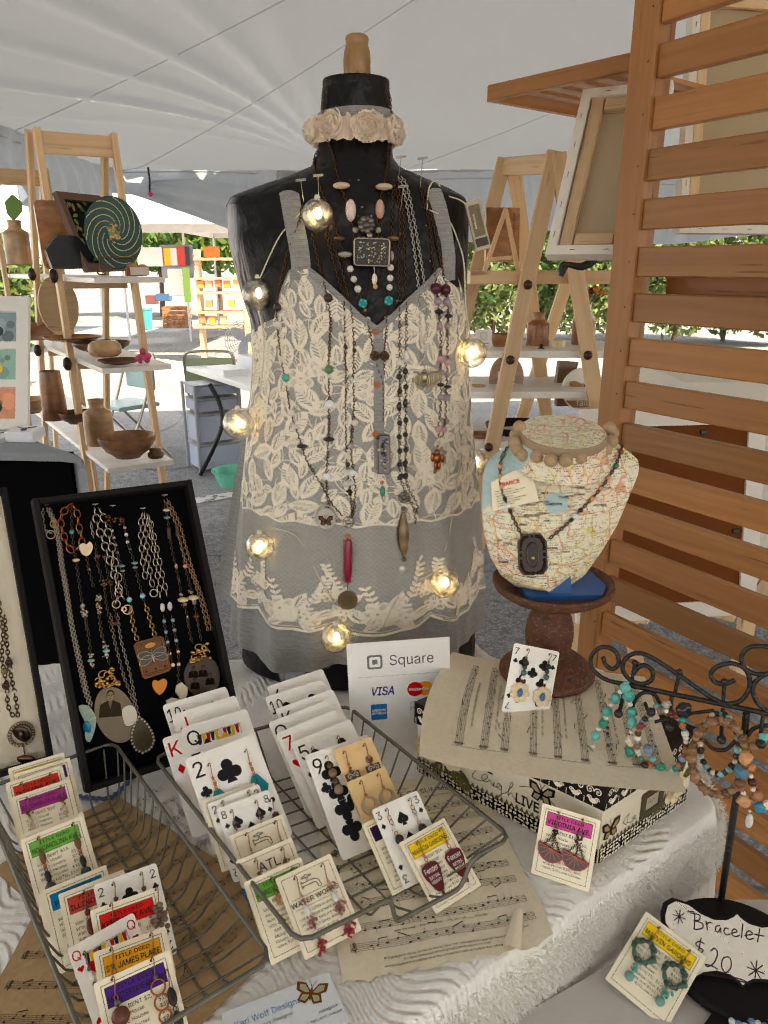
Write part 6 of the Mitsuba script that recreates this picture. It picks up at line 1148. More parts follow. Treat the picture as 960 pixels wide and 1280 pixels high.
for pth in ([at(590, 262, 1.13), at(575, 250, 1.14), at(556, 243, 1.15), at(545, 226, 1.16)] + pf([(536, 236), (534, 262)]), pf([(536, 262), (560, 275), (572, 300)]) + [at(580, 330, 1.12), at(582, 380, 1.12), at(588, 424, 1.13)], pf([(394, 252), (376, 266), (352, 292)]) + [at(338, 318, 1.10), at(324, 350, 1.12)], [at(323, 388, 1.12), at(330, 430, 1.08), at(322, 500, 1.10), at(300, 512, 1.12)], pf([(343, 660), (372, 672), (398, 720), (420, 760), (424, 780)]), pf([(478, 785), (500, 742), (530, 722), (552, 712)]), pf([(556, 690), (566, 640)]) + [at(590, 470, 1.14)]):
    m = MB(); m.tube(spline(np.array(pth), 8), .0011, C(196, 188, 168), 6); put(cord + '__cord', m, 'satin')
bb = thing('battery_case', 'small clear plastic battery case hanging at the right shoulder of the dress form', 'battery case')
p0, p1 = at(590, 252, 1.13), at(604, 312, 1.12); Mb_ = frame(p1, np.cross(unit(p0 - p1), V(0, -1, 0)) * -1, p0 - p1); Lb = np.linalg.norm(p0 - p1)
m = MB(Mb_); m.prism(rrect(.021, Lb, .002), -.006, .006, C(170, 160, 140)); put(bb + '__case', m, 'glossy'); m = MB(Mb_); [(m.prism(sbox(-.0075, .018, .0075, Lb - .006), z0, z0 + .0012, C(110, 96, 72)), m.prism(sbox(-.0085, .004, .0085, .015), z0, z0 + .0014, C(62, 50, 44)), m.prism(sbox(-.006, .03, -.002, Lb - .012), z0, z0 + .0018, C(60, 54, 44)), m.prism(sbox(.002, .028, .0045, Lb - .018), z0, z0 + .0018, C(210, 196, 170))) for z0 in (.0061, -.0075)]; put(bb + '__battery', m, 'satin')
# ---------------------------------------------------------------- jewelry trays leaning at the left
def plane_fn(M):
    n, o, Mi = M[:3, 2], M[:3, 3], np.linalg.inv(M)
    def f(px, py, off): d = ray(px, py); p = EYE + d * (n.dot(o + n * off - EYE) / n.dot(d)); return p
    return f
scene['matte_black'] = two(prin(V(.009, .008, .008), roughness=.6, specular=.15))
def tray(label, M, w, h, lin, mat):
    k = thing('jewelry_tray', label, 'tray'); m = MB(M); m.prism(sbox(-w / 2, 0, w / 2, h), -.004, -.0005, C(20, 18, 18)); put(k + '__back', m, 'satin')
    m = MB(M); m.prism(sbox(-w / 2 + .008, .008, w / 2 - .008, h - .008), -.0004, .0006, lin); put(k + '__lining', m, mat)
    for a, b in (((-w / 2 + .004, 0), (-w / 2 + .004, h)), ((w / 2 - .004, 0), (w / 2 - .004, h)), ((-w / 2 + .008, .004), (w / 2 - .008, .004)), ((-w / 2 + .008, h - .004), (w / 2 - .008, h - .004))):
        m = MB(M); m.board((*a, .009), (*b, .009), .008, .026, (0, 0, 1), C(22, 20, 19), .0015); put(k + '__rim', m, 'matte_black')
    return k
scene['black_velvet'] = two({'type': 'diffuse', 'reflectance': {'type': 'rgb', 'value': [.004, .004, .0045]}})
scene['linen'] = {'type': 'bumpmap', 'arbitrary': proc(lambda p, n, uv: .5 + .25 * dr.sin(uv.x * 2600) + .25 * dr.sin(uv.y * 2600) + .8 * fbm(uv.x * 300, uv.y * 300, 0, 3), 1e-3), 'scale': .0012, 'bsdf': two(prin(proc(lambda p, n, uv: mix((.66, .56, .42), (.78, .70, .56), fbm(uv.x * 120, uv.y * 30, 0, 3))), roughness=.95, specular=.05))}
M1 = pose((-.2967, .8684, .905), 33.6, 26.7, -1.8); M2_ = pose((-.5499, .8281, .9034), 33.0, 25.2, -1.7)
tray('black velvet lined necklace tray leaning upright behind the left wire basket', M1, .215, .385, V(.005, .005, .005), 'black_velvet'); tray('black framed tray with cream linen lining cut off by the left edge', M2_, .215, .385, GREY, 'linen')
ct, ct2 = plane_fn(M1), plane_fn(M2_); NT = M1[:3, 2]
y2, y3, y4 = zf(40, 600, 6), zf(150, 600, 6.4), zf(80, 760, 4.571); PX2, PX3, PX4 = .000172, .000161, .00022
def pin(M_conv, zm, x, y, key): p = M_conv(*zm(x, y), .001); m = MB(); m.tube([p, p + NT * .007], .0006, SIL, 6); m.tube([p + NT * .007 + V(-.004, 0, .001), p + NT * .007 + V(.004, 0, .0018)], .0009, SIL, 6); put(key + '__pin', m, 'metal')
SLV, GLD, CPR = C(200, 188, 172), C(196, 150, 84), C(184, 112, 66)
kw = dict(nor=tuple(NT))
t1 = thing('tray_necklace', 'fine silver double chain necklace with abalone leaf pendant, leftmost in the black tray', 'necklace'); pin(ct, y2, 100, 198, t1)
strand(t1, ct, y2, [(85, 210), (80, 300), (100, 380), (150, 400)], SLV, **kw)
strand(t1, ct, y2, [(110, 205), (165, 330), (190, 440), (215, 640), (245, 800), (270, 960), (290, 1100), (330, 1290), (392, 1580), (440, 1700)], SLV, ll=.0044, **kw); strand(t1, ct, y2, [(130, 205), (180, 330), (208, 440), (232, 640), (262, 800), (285, 960), (308, 1100), (350, 1290), (415, 1580), (450, 1700)], SLV, ll=.0044, **kw)
m = MB(); o = ct(*y2(165, 330), .004); [m.tube([o + M1[:3, 0] * r * math.cos(a) + M1[:3, 1] * r * math.sin(a) + d_ for a in np.linspace(0, 6.283, 14, endpoint=False)], .0009, C(214, 170, 120), 6, closed=True) for r, d_ in ((.0048, 0 * NT), (.0055, ct(*y2(140, 410), .004) - o))]; put(t1 + '__clasp', m, 'metal')
def tray_poly(M, conv, zm, pts, z0, z1, col, mat, key, label=None, kind=None, sm=2):
    Mi = np.linalg.inv(M); q = np.array([(Mi @ np.append(conv(*zm(x, y), .0), 1))[:2] for x, y in pts]); q = spline(q, sm, True) if sm else q
    m = MB(M); m.prism(Polygon(q).buffer(0), z0, z1, col); put(key, m, mat, label, kind); return Polygon(q).buffer(0)
def abal(p, n, uv): f, s, w = voronoi(p.x * 160 + 2 * noise(p.x * 300, p.z * 300), p.z * 160); return mix(mix((.10, .30, .26), (.28, .40, .30), w), mi.Color3f(.45, .42, .30), noise(p.x * 400, p.z * 400, 3) * .6)
scene['abalone'] = two(prin(proc(abal), roughness=.15, specular=.7, clearcoat=.6))
tray_poly(M1, ct, y4, [(80, 560), (130, 556), (170, 600), (181, 650), (165, 720), (143, 766), (116, 740), (118, 660), (96, 610)], .001, .005, GREY, 'abalone', t1 + '__leaf_pendant', 'abalone shell leaf pendant')
m = MB(); o = ct(*y4(131, 683), .006); m.ball(o, (.0056, .0028, .0092), C(40, 140, 180), 2); put(t1 + '__turquoise_oval', m, 'glossy')
t2 = thing('tray_necklace', 'copper link and silver bead necklace with an oval portrait photo pendant in the tray', 'necklace'); pin(ct, y2, 300, 165, t2)
BIG = dict(ll=.0125, w=.0088, wire=.0012, off=.004, nor=tuple(NT))
strand(t2, ct, y2, [(300, 180), (225, 250), (215, 330), (240, 420), (265, 490), (300, 540)], CPR, **BIG); strand(t2, ct, y2, [(300, 180), (340, 240), (345, 320), (365, 400), (380, 480), (330, 530)], CPR, **BIG)
strand(t2, ct, y2, [(300, 200), (300, 390), (330, 600), (345, 710), (370, 890), (395, 1000), (410, 1100), (435, 1170)], GUN, **kw); strand(t2, ct, y2, [(410, 560), (425, 670), (440, 720), (462, 800)], GUN, **kw); strand(t2, ct, y2, [(505, 850), (505, 1000), (510, 1100), (525, 1180)], GUN, **kw)
y4to = lambda l: [((80 + x / 4.571 - 40) * 6, (760 + y / 4.571 - 600) * 6) for x, y in l]
strand(t2, ct, y4, [(120, 20), (130, 110), (145, 190), (155, 280), (170, 345)], GUN, **kw); strand(t2, ct, y4, [(200, 20), (205, 70), (215, 140), (235, 215), (245, 265), (262, 330)], GUN, **kw)
beads(t2, ct, y2, [(298, 390, 20, C(80, 140, 135)), (360, 392, 18, C(90, 140, 130)), (330, 600, 24, C(215, 195, 160), 'd'), (385, 945, 27, SLV, 'k', 'metal'), (395, 1000, 27, SLV, 'k', 'metal'), (505, 890, 27, SLV, 'k', 'metal'), (505, 945, 24, C(205, 180, 140), 'k', 'metal'), (505, 990, 20, SLV, 'k', 'metal'), (428, 672, 10, WHT)], PX2)
tray_poly(M1, ct, y2, [(345, 500), (380, 480), (400, 492), (425, 468), (448, 500), (440, 545), (408, 576), (365, 555)], .004, .009, C(225, 205, 172), 'satin', t2 + '__cream_heart')
beads(t2, ct, y4, [(120, 35, 20, SLV, 'k', 'metal'), (155, 265, 20, SLV, 'k', 'metal'), (155, 300, 18, C(150, 190, 180), 'd'), (160, 325, 20, SLV, 'k', 'metal'), (238, 215, 20, SLV, 'k', 'metal'), (242, 245, 18, C(150, 190, 180), 'd'), (246, 272, 20, SLV, 'k', 'metal')], PX4)
def photo_oval(key, cx, cy, rx, ry, rot, people, col):
    a = np.linspace(0, 6.283, 30, endpoint=False); c_, s_ = math.cos(rot), math.sin(rot)
    tray_poly(M1, ct, y4, [(cx + rx * math.cos(t) * c_ - ry * math.sin(t) * s_, cy + rx * math.cos(t) * s_ + ry * math.sin(t) * c_) for t in a], .001, .0035, col, 'glossy', key + '__oval_photo', sm=0)
    Mi = np.linalg.inv(M1); m = MB(M1); L = lambda x, y: (Mi @ np.append(ct(*y4(x, y), 0), 1))[:2]
    for (hx, hy, s) in people:
        u = L(hx, hy); v = np.array(L(hx, hy - s)) - u; h = np.linalg.norm(v); an = math.degrees(math.atan2(v[1], v[0])) - 90; sh = lambda g: affinity.translate(affinity.rotate(affinity.scale(g, h, h, origin=(0, 0)), an, origin=(0, 0)), *u); dk, fc = col * .22, col * 1.5
        m.flat(sh(Polygon([(-.45, -1.0), (-1.5, -1.5), (-1.75, -3.4), (1.75, -3.4), (1.5, -1.5), (.45, -1.0)]).buffer(.15)), .0038, dk); m.flat(sh(Polygon([(-.38, -.95), (.38, -.95), (0, -2.3)])), .0040, col * .8); m.flat(sh(affinity.scale(Point(0, .12).buffer(.72), .86, 1.12)), .0040, dk * .8); m.flat(sh(affinity.scale(Point(0, -.08).buffer(.62), .84, 1.18)), .0042, fc); m.flat(sh(sbox(-.22, -1.1, .22, -.5)), .0041, fc * .8)
        for sx in (-1, 1): m.flat(sh(affinity.scale(Point(sx * .24, .02).buffer(.10), 1.5, .7)), .0044, dk); m.flat(sh(affinity.scale(Point(sx * .24, .17).buffer(.10), 1.7, .4)), .0044, dk)
        m.flat(sh(Polygon([(-.05, 0), (.05, 0), (.11, -.28), (-.11, -.28)])), .0044, fc * .7); m.flat(sh(affinity.scale(Point(0, -.45).buffer(.2), 1, .25)), .0044, dk * 1.4)
    put(key + '__photo_print', m, 'print_matte', kind='stuff')
def ornament(key, zm, cx, cy, rx, ry, seed, col):
    rq = random.Random(seed); m = MB(); o = ct(*zm(cx, cy), .005); ex, ey = M1[:3, 0], M1[:3, 1]
    for q in range(9):
        a0 = rq.uniform(0, 6.28); c0 = o + ex * rq.uniform(-.7, .7) * rx + ey * rq.uniform(-.6, .6) * ry + NT * rq.uniform(0, .003); t = np.linspace(0, 4.4, 12); R = rx * rq.uniform(.25, .45) * (1 - t / 7)
        m.tube(c0 + np.outer(R * np.cos(t + a0), ex) + np.outer(R * np.sin(t + a0) * .8, ey), .0011, col * rq.uniform(.7, 1.2), 5)
    for q in range(16): m.ball(o + ex * rq.uniform(-1, 1) * rx * .9 + ey * (-.75 + rq.uniform(-.2, .2)) * ry, rq.uniform(.0016, .003), col * rq.uniform(.6, 1.2), 1)
    for q in range(6): m.ball(o + ex * rq.uniform(-.8, .8) * rx + ey * rq.uniform(-.4, .9) * ry + NT * .002, (.0032, .0018, .0024), col * rq.uniform(.7, 1.3), 1)
    put(key + '__gold_ornament', m, 'metal', kind='stuff')
photo_oval(t2, 290, 610, 112, 165, -.32, [(262, 500, 34)], C(120, 104, 82)); ornament(t2, y4, 240, 395, .0175, .0145, 1, GLD)
tray_poly(M1, ct, y4, [(326, 590), (345, 563), (385, 556), (408, 590), (412, 630), (390, 665), (352, 672), (335, 640)], .0042, .0062, C(215, 205, 188), 'satin', t2 + '__engraved_charm')
t3 = thing('tray_necklace', 'heavy silver round link double chain necklace ending in a large clasp', 'necklace'); pin(ct, y2, 470, 195, t3); BS = dict(BIG, ll=.0135, w=.0105)
strand(t3, ct, y2, [(468, 210), (480, 270), (505, 380), (550, 500), (590, 620), (620, 720), (652, 820), (690, 890)], SLV, **BS); strand(t3, ct, y2, [(500, 210), (540, 280), (572, 400), (602, 520), (625, 640), (650, 740), (650, 850), (628, 930)], SLV, **BS)
m = MB(); [m.tube([ct(*y2(x, y), .006) + M1[:3, 0] * R * math.cos(a) + M1[:3, 1] * R * math.sin(a) for a in np.linspace(0, 6.283, 20, endpoint=False)], w_, C(214, 184, 150), 7, closed=True) for x, y, R, w_ in ((715, 972, .0062, .0012), (632, 932, .0052, .001), (690, 968, .003, .0016))]; put(t3 + '__clasp', m, 'metal')
t4 = thing('tray_necklace', 'turquoise bead and gold book chain necklace with square dragonfly plaque and heart', 'necklace'); pin(ct, y2, 600, 205, t4)
strand(t4, ct, y2, [(580, 260), (600, 380), (625, 490), (650, 580), (678, 680), (700, 790), (730, 895), (755, 1000)], GUN, **kw); strand(t4, ct, y2, [(680, 280), (705, 410), (735, 520), (770, 625), (785, 700), (830, 870), (850, 930)], GUN, **kw)
BK = dict(ll=.0075, w=.0062, wire=.0016, off=.004, nor=tuple(NT)); strand(t4, ct, y4, [(378, -10), (385, 40), (400, 120), (418, 185)], C(170, 140, 90), **BK); strand(t4, ct, y4, [(462, -25), (475, 10), (498, 90), (520, 160)], C(170, 140, 90), **BK)
beads(t4, ct, y2, [(600, 285, 45, C(96, 66, 48), 'k', 'metal'), (662, 290, 42, C(96, 66, 48), 'k', 'metal'), (600, 380, 13, C(180, 190, 190)), (614, 432, 13, C(170, 150, 130)), (627, 488, 13, C(150, 140, 110)), (640, 545, 13, C(120, 120, 120)), (695, 357, 14, C(150, 150, 150)), (706, 410, 16, C(200, 205, 205)), (716, 466, 14, C(210, 205, 195)), (735, 520, 13, C(110, 110, 110)), (672, 645, 23, C(110, 150, 145), 'd'), (678, 680, 18, C(150, 140, 120), 'd'), (770, 622, 23, C(110, 150, 145), 'd'), (774, 655, 18, C(150, 140, 120), 'd'), (730, 897, 22, C(140, 190, 205)), (829, 870, 22, C(140, 190, 205))], PX2)
pq = tray_poly(M1, ct, y4, [(392, 215), (408, 196), (545, 160), (565, 172), (607, 345), (594, 362), (460, 407), (443, 395)], .002, .0055, C(112, 82, 58), 'metal', t4 + '__plaque', 'square bronze dragonfly plaque', sm=0)
Mi = np.linalg.inv(M1); m = MB(M1); cxy = np.array(pq.centroid.coords[0]); u_ = unit(np.append(np.array((Mi @ np.append(ct(*y4(545, 162), 0), 1))[:2]) - (Mi @ np.append(ct(*y4(400, 202), 0), 1))[:2], 0)); v_ = V(-u_[1], u_[0], 0)
m.M = M1 @ np.array([[u_[0], v_[0], 0, cxy[0]], [u_[1], v_[1], 0, cxy[1]], [0, 0, 1, .0056], [0, 0, 0, 1]])
m.prism(unary_union([affinity.rotate(affinity.scale(Point(sx * .0105, .002).buffer(.0105), 1, .52), sx * a, origin=(0, 0)) for sx in (-1, 1) for a in (14, -22)]), 0, .0012, C(92, 90, 86)); m.ball((0, 0, .0016), (.0014, .009, .0014), C(150, 144, 136), 1); m.ball((0, .009, .0016), .0022, C(150, 144, 136), 1)
for sx in (-1, 1):
    for a in (14, -22): m.tube([np.append(np.array(affinity.rotate(Point(sx * .0105 + .0100 * math.cos(t), .002 + .0054 * math.sin(t)), sx * a, origin=(0, 0)).coords[0]), .0014) for t in np.linspace(0, 6.283, 18, endpoint=False)], .0007, C(170, 162, 150), 5, closed=True)
m.tube([(x, y, .0006) for x, y in rrect(.0355, .043, .003).exterior.coords[:-1]] and [(x, y - .0215, .0006) for x, y in list(rrect(.0355, .043, .003).exterior.coords)[:-1]], .0011, C(140, 92, 62), 5, closed=True); m.prism(affinity.scale(Point(0, .0165).buffer(.0055), 1.3, .62), 0, .0014, C(196, 150, 84)); [m.ball((x, y, .0005), .0015, C(120, 50, 40), 1) for x in (-.013, 0, .013) for y in (-.017,)]; put(t4 + '__plaque_relief', m, 'metal', kind='stuff')
tray_poly(M1, ct, y4, [(540, 498), (505, 462), (498, 428), (512, 410), (534, 418), (552, 406), (574, 406), (584, 428), (572, 466)], .001, .006, C(196, 128, 60), 'metal', t4 + '__gold_heart', 'small gold heart charm')
t5 = thing('tray_necklace', 'four strand silver oval link necklace with grey blue beads and white quartz point', 'necklace'); pin(ct, y3, 175, 240, t5); BO = dict(BIG, ll=.0118, w=.0074, wire=.0010)
for pth in ([(180, 260), (165, 350), (170, 500), (185, 680), (205, 790)], [(195, 260), (205, 420), (225, 620), (250, 800), (262, 850)], [(215, 270), (245, 420), (275, 600), (305, 800), (325, 950)], [(230, 280), (265, 420), (305, 600), (345, 790), (378, 930)]): strand(t5, ct, y3, pth, SLV, **BO)
m = MB(); m.tube([ct(*y3(270, 905), .006) + M1[:3, 0] * .0052 * math.cos(a) + M1[:3, 1] * .0052 * math.sin(a) for a in np.linspace(0, 6.283, 20, endpoint=False)], .0009, SLV, 7, closed=True); put(t5 + '__ring', m, 'metal')
strand(t5, ct, y4, [(570, 40), (580, 135), (592, 200), (605, 262), (622, 325)], GUN, **kw); strand(t5, ct, y4, [(612, 40), (630, 125), (640, 185), (652, 250), (655, 325), (652, 400), (660, 430)], GUN, **kw)
beads(t5, ct, y3, [(340, 1020, 34, C(200, 190, 184), 'v'), (398, 1010, 34, C(200, 190, 184), 'v')], PX3); BG = C(130, 150, 170); beads(t5, ct, y4, [(572, 76, 13, BG), (582, 137, 13, BG), (591, 195, 13, BG), (622, 70, 13, BG), (631, 125, 13, BG), (641, 186, 13, BG), (605, 262, 11, C(215, 180, 150)), (652, 250, 11, C(215, 180, 150)), (622, 326, 14, C(225, 200, 170)), (655, 322, 12, C(225, 200, 170))], PX4)
tray_poly(M1, ct, y4, [(640, 440), (665, 425), (700, 455), (697, 500), (660, 520), (632, 478)], .001, .007, C(228, 212, 186), 'glossy', t5 + '__quartz_point', 'white quartz point pendant', sm=0); tray_poly(M1, ct, y4, [(580, 530), (610, 512), (650, 520), (690, 495), (700, 540), (640, 575), (590, 570)], .001, .007, C(225, 210, 186), 'glossy', t5 + '__quartz_point', sm=0)
t6 = thing('tray_necklace', 'rightmost tray necklace with long gold brown chain and dark group photo pendant', 'necklace'); pin(ct, y3, 350, 135, t6)
for pth in ([(350, 160), (440, 330), (510, 600), (580, 770), (640, 950), (705, 1205)], [(375, 150), (470, 330), (535, 560), (600, 770), (665, 950), (735, 1200)]): strand(t6, ct, y3, pth, C(190, 150, 120), ll=.0056, w=.004, wire=.00085, **kw)
strand(t6, ct, y3, [(360, 180), (380, 300), (410, 520), (435, 640), (470, 800), (500, 960), (530, 1050), (550, 1170)], GUN, **kw); strand(t6, ct, y3, [(420, 250), (455, 400), (490, 520), (520, 690), (550, 800), (585, 945), (605, 1050), (630, 1160)], GUN, **kw)
beads(t6, ct, y3, [(372, 240, 26, C(215, 200, 170), 'd'), (375, 300, 24, C(110, 140, 135), 'd'), (392, 425, 36, C(80, 60, 44), 't'), (458, 405, 36, C(80, 60, 44), 't'), (450, 692, 22, C(180, 150, 90), 'v'), (521, 690, 20, C(210, 140, 100)), (472, 805, 18, C(90, 84, 80), 'v'), (505, 958, 40, C(215, 195, 150), 'd', 'satin'), (585, 942, 40, C(215, 195, 150), 'd', 'satin'), (492, 915, 20, SLV, 'k', 'metal'), (515, 990, 24, SLV, 'k', 'metal'), (562, 895, 20, SLV, 'k', 'metal'), (595, 980, 22, SLV, 'k', 'metal'), (540, 1100, 18, SLV, 'v', 'metal'), (610, 1090, 24, C(120, 50, 34), 'd')], PX3)
strand(t6, ct, y4, [(705, 50), (713, 100), (722, 160), (735, 200)], GUN, **kw); strand(t6, ct, y4, [(755, 40), (770, 110), (785, 190)], GUN, **kw)
photo_oval(t6, 785, 390, 103, 118, 0, [(735, 345, 15), (790, 340, 15), (830, 385, 15), (745, 410, 15)], C(66, 54, 42)); ornament(t6, y4, 772, 252, .0165, .0125, 5, GLD)
t7 = thing('tray_necklace', 'dark bead and silver chain necklace with a pearl rimmed teardrop pendant', 'necklace')
strand(t7, ct, y2, [(442, 310), (452, 380), (465, 440)], SLV, ll=.006, w=.0036, wire=.0007, **kw); strand(t7, ct, y2, [(475, 470), (490, 620), (515, 700), (540, 800), (560, 940), (585, 1060), (590, 1140)], GUN, **kw); strand(t7, ct, y2, [(545, 560), (570, 700), (590, 800), (620, 950), (640, 1080)], GUN, **kw)
strand(t7, ct, y4, [(265, 30), (280, 130), (290, 195), (310, 270), (340, 380), (372, 470), (400, 540), (418, 610)], C(150, 140, 130), **kw); strand(t7, ct, y4, [(305, 30), (325, 180), (352, 280), (378, 380), (400, 490), (425, 615)], C(170, 160, 150), **kw)
beads(t7, ct, y2, [(485, 577, 22, C(96, 66, 44), 'k'), (545, 577, 22, C(96, 66, 44), 'k'), (538, 780, 38, C(110, 88, 70), 'k', 'metal'), (592, 768, 34, C(110, 80, 60), 'k', 'metal'), (595, 1070, 22, C(100, 70, 48), 'k'), (640, 1075, 22, C(100, 70, 48), 'k')], PX2); beads(t7, ct, y4, [(342, 388, 15, C(104, 72, 48), 'k'), (378, 378, 15, C(104, 72, 48), 'k')], PX4)
tdp = [(430, 622), (470, 655), (505, 710), (515, 760), (495, 805), (450, 828), (410, 810), (386, 765), (388, 715), (408, 660)]
tray_poly(M1, ct, y4, tdp, .002, .007, C(70, 62, 40), 'glossy', t7 + '__teardrop', 'pearl rimmed dark teardrop pendant', sm=3); m = MB(); [m.ball(ct(x, y, .006), .0022, C(200, 186, 172), 1) for x, y in [(80 + a / 4.571, 760 + b / 4.571) for a, b in resample(np.array(tdp + [tdp[0]], float), 21)]]; put(t7 + '__pearl_rim', m, 'metal', kind='stuff')
y5 = zf(0, 600, 3.55); t8 = thing('tray_necklace', 'bronze filigree bead necklace with lacy round pendant on the cream linen tray', 'necklace'); NT2 = tuple(M2_[:3, 2])
strand(t8, ct2, y5, [(-6, 520), (2, 600), (14, 680), (8, 790), (30, 910), (35, 1000), (60, 1050)], OLD, ll=.007, w=.005, wire=.0008, nor=NT2); strand(t8, ct2, y5, [(20, 600), (28, 700), (40, 812), (55, 900), (68, 960), (80, 1050)], OLD, ll=.007, w=.005, wire=.0008, nor=NT2)
beads(t8, ct2, y5, [(42, 810, 20, C(84, 70, 60), 'f', 'metal'), (20, 848, 17, C(110, 100, 60)), (28, 912, 20, C(84, 70, 60), 'f', 'metal'), (47, 840, 9, CRYS), (32, 950, 9, CRYS), (64, 940, 11, CRYS)], .00028)
m = MB(); o = ct2(*y5(95, 1128), .004); ex, ey = M2_[:3, 0], M2_[:3, 1]
for q in range(26): a = q * 6.283 / 26; m.tube([o + ex * (.0145 * math.cos(a) + .0022 * math.cos(b)) + ey * (.0145 * math.sin(a) + .0022 * math.sin(b)) for b in np.linspace(0, 6.283, 8, endpoint=False)], .0007, C(120, 92, 70), 5, closed=True)
m.ball(o, (.0125, .003, .0125), C(70, 62, 54), 2); [m.ball(o + ex * .0155 * math.cos(a) + ey * .0155 * math.sin(a) + M2_[:3, 2] * .001, .0016, C(210, 196, 178), 1) for a in np.linspace(3.6, 5.8, 8)]; m.ball(o + M2_[:3, 2] * .004, (.004, .004, .006), C(110, 80, 66), 2); m.tube([o - ey * .017, o - ey * .028], .0008, OLD, 5); m.ball(o - ey * .034, (.013, .004, .006), C(110, 74, 60), 2); put(t8 + '__lacy_pendant', m, 'metal', kind='stuff')

# ---------------------------------------------------------------- wrought iron bracelet stand with bracelets
SP0, SD = V(.4045, .714, ZL), unit(V(.904, -.428, 0)); SN = V(-.428, -.904, 0)
def cs(px, py, o): d = ray(px, py); return EYE + d * ((SP0 + SN * o - EYE).dot(SN) / d.dot(SN))
zs_ = zf(720, 780, 4); ir = thing('bracelet_stand', 'black wrought iron scroll stand with hooks holding the beaded bracelets', 'stand')
IRON = C(24, 21, 20); scene['black_iron'] = {'type': 'bumpmap', 'arbitrary': proc(lambda p, n, uv: fbm(p.x * 300, p.y * 300, p.z * 300, 3), 1e-3), 'scale': .002, 'bsdf': two(prin(V(.012, .010, .0095), roughness=.45, specular=.5))}
def iron(pts, r=.0026, o=0, nm='scroll', sp=True):
    P = np.array([cs(*zs_(x, y), o) for x, y in (spline([np.array(p, float) for p in pts], 6) if sp else pts)]); m = MB(); m.tube(P, r, IRON, 8); put(ir + '__' + nm, m, 'black_iron')
iron([(135, 165), (150, 205), (185, 225), (213, 195), (203, 145), (165, 118), (115, 120), (78, 160), (76, 210), (112, 255), (170, 285), (250, 300)], .0026)
p0_, p1_ = cs(*zs_(240, 300), 0), cs(*zs_(860, 428), 0); bar_d = p1_ - p0_; m = MB(); m.tube([p0_, p0_ + bar_d * 2.3], .0030, IRON, 8); put(ir + '__bar', m, 'black_iron')
iron([(285, 250), (310, 218), (345, 206), (382, 235), (377, 280), (330, 299), (275, 282), (236, 235), (240, 185), (282, 150), (340, 150), (410, 185), (500, 245), (600, 315), (680, 370), (750, 398), (820, 385), (862, 330), (867, 270), (842, 222), (780, 197), (712, 210), (675, 245), (690, 285), (740, 300), (795, 280)], .0026)
iron([(1040, 150), (990, 120), (915, 110), (860, 120), (828, 160), (835, 205), (870, 240), (930, 252), (990, 240)], .0026); iron([(1060, 240), (980, 240), (905, 280), (884, 330), (905, 390), (960, 440)], .0026)
iron([(300, 455), (285, 410), (310, 360), (350, 342), (395, 355), (418, 395)], .0022, .004); iron([(640, 580), (690, 625), (750, 627), (795, 585)], .0022, .004); iron([(395, 490), (440, 478), (560, 450), (690, 432)], .0020, .008); iron([(850, 570), (890, 522), (960, 508), (1020, 530)], .0022, .004)
for a, b in (((295, 195), (278, 290)), ((518, 240), (492, 355)), ((742, 288), (735, 400))): iron([a, b], .0022, 0, 'spindle', False); m = MB(); m.ball(cs(*zs_(*a), 0), .0038, IRON, 2); put(ir + '__spindle', m, 'black_iron')
for (x0, y0), (x1, y1) in (((245, 310), (212, 448)), ((478, 360), (467, 515)), ((735, 420), (727, 578)), ((935, 460), (925, 600)), ((345, 395), (375, 440))):
    a, b = cs(*zs_(x0, y0), 0), cs(*zs_(x1, y1), .030); m = MB(); m.tube(spline(np.array([a, (a + b) / 2 + V(0, 0, -.006) - SN * .004, b]), 5), .0022, IRON, 8); m.ball(b, .0050, IRON, 2); put(ir + '__hook', m, 'black_iron')
m = MB(); pt = cs(*zs_(852, 445), 0); m.tube([V(SP0[0], SP0[1], ZL + .004), V(*(SP0[:2] * .4 + pt[:2] * .6), pt[2] - .05), pt], .0038, IRON, 10); put(ir + '__pole', m, 'black_iron')
m = MB(); m.lathe([(0, .0), (.078, .0), (.082, .003), (.082, .009), (.078, .013), (.03, .016), (.008, .022), (0, .022)], V(SP0[0] - .012, SP0[1] - .075, ZL + .001), 64, IRON); put(ir + '__base', m, 'matte_black')
TUR, WDB, DKW, BLS, CRM = [C(70, 150, 140), C(50, 130, 110), C(96, 170, 160)], C(132, 96, 62), C(70, 44, 30), C(110, 130, 150), C(220, 205, 180)
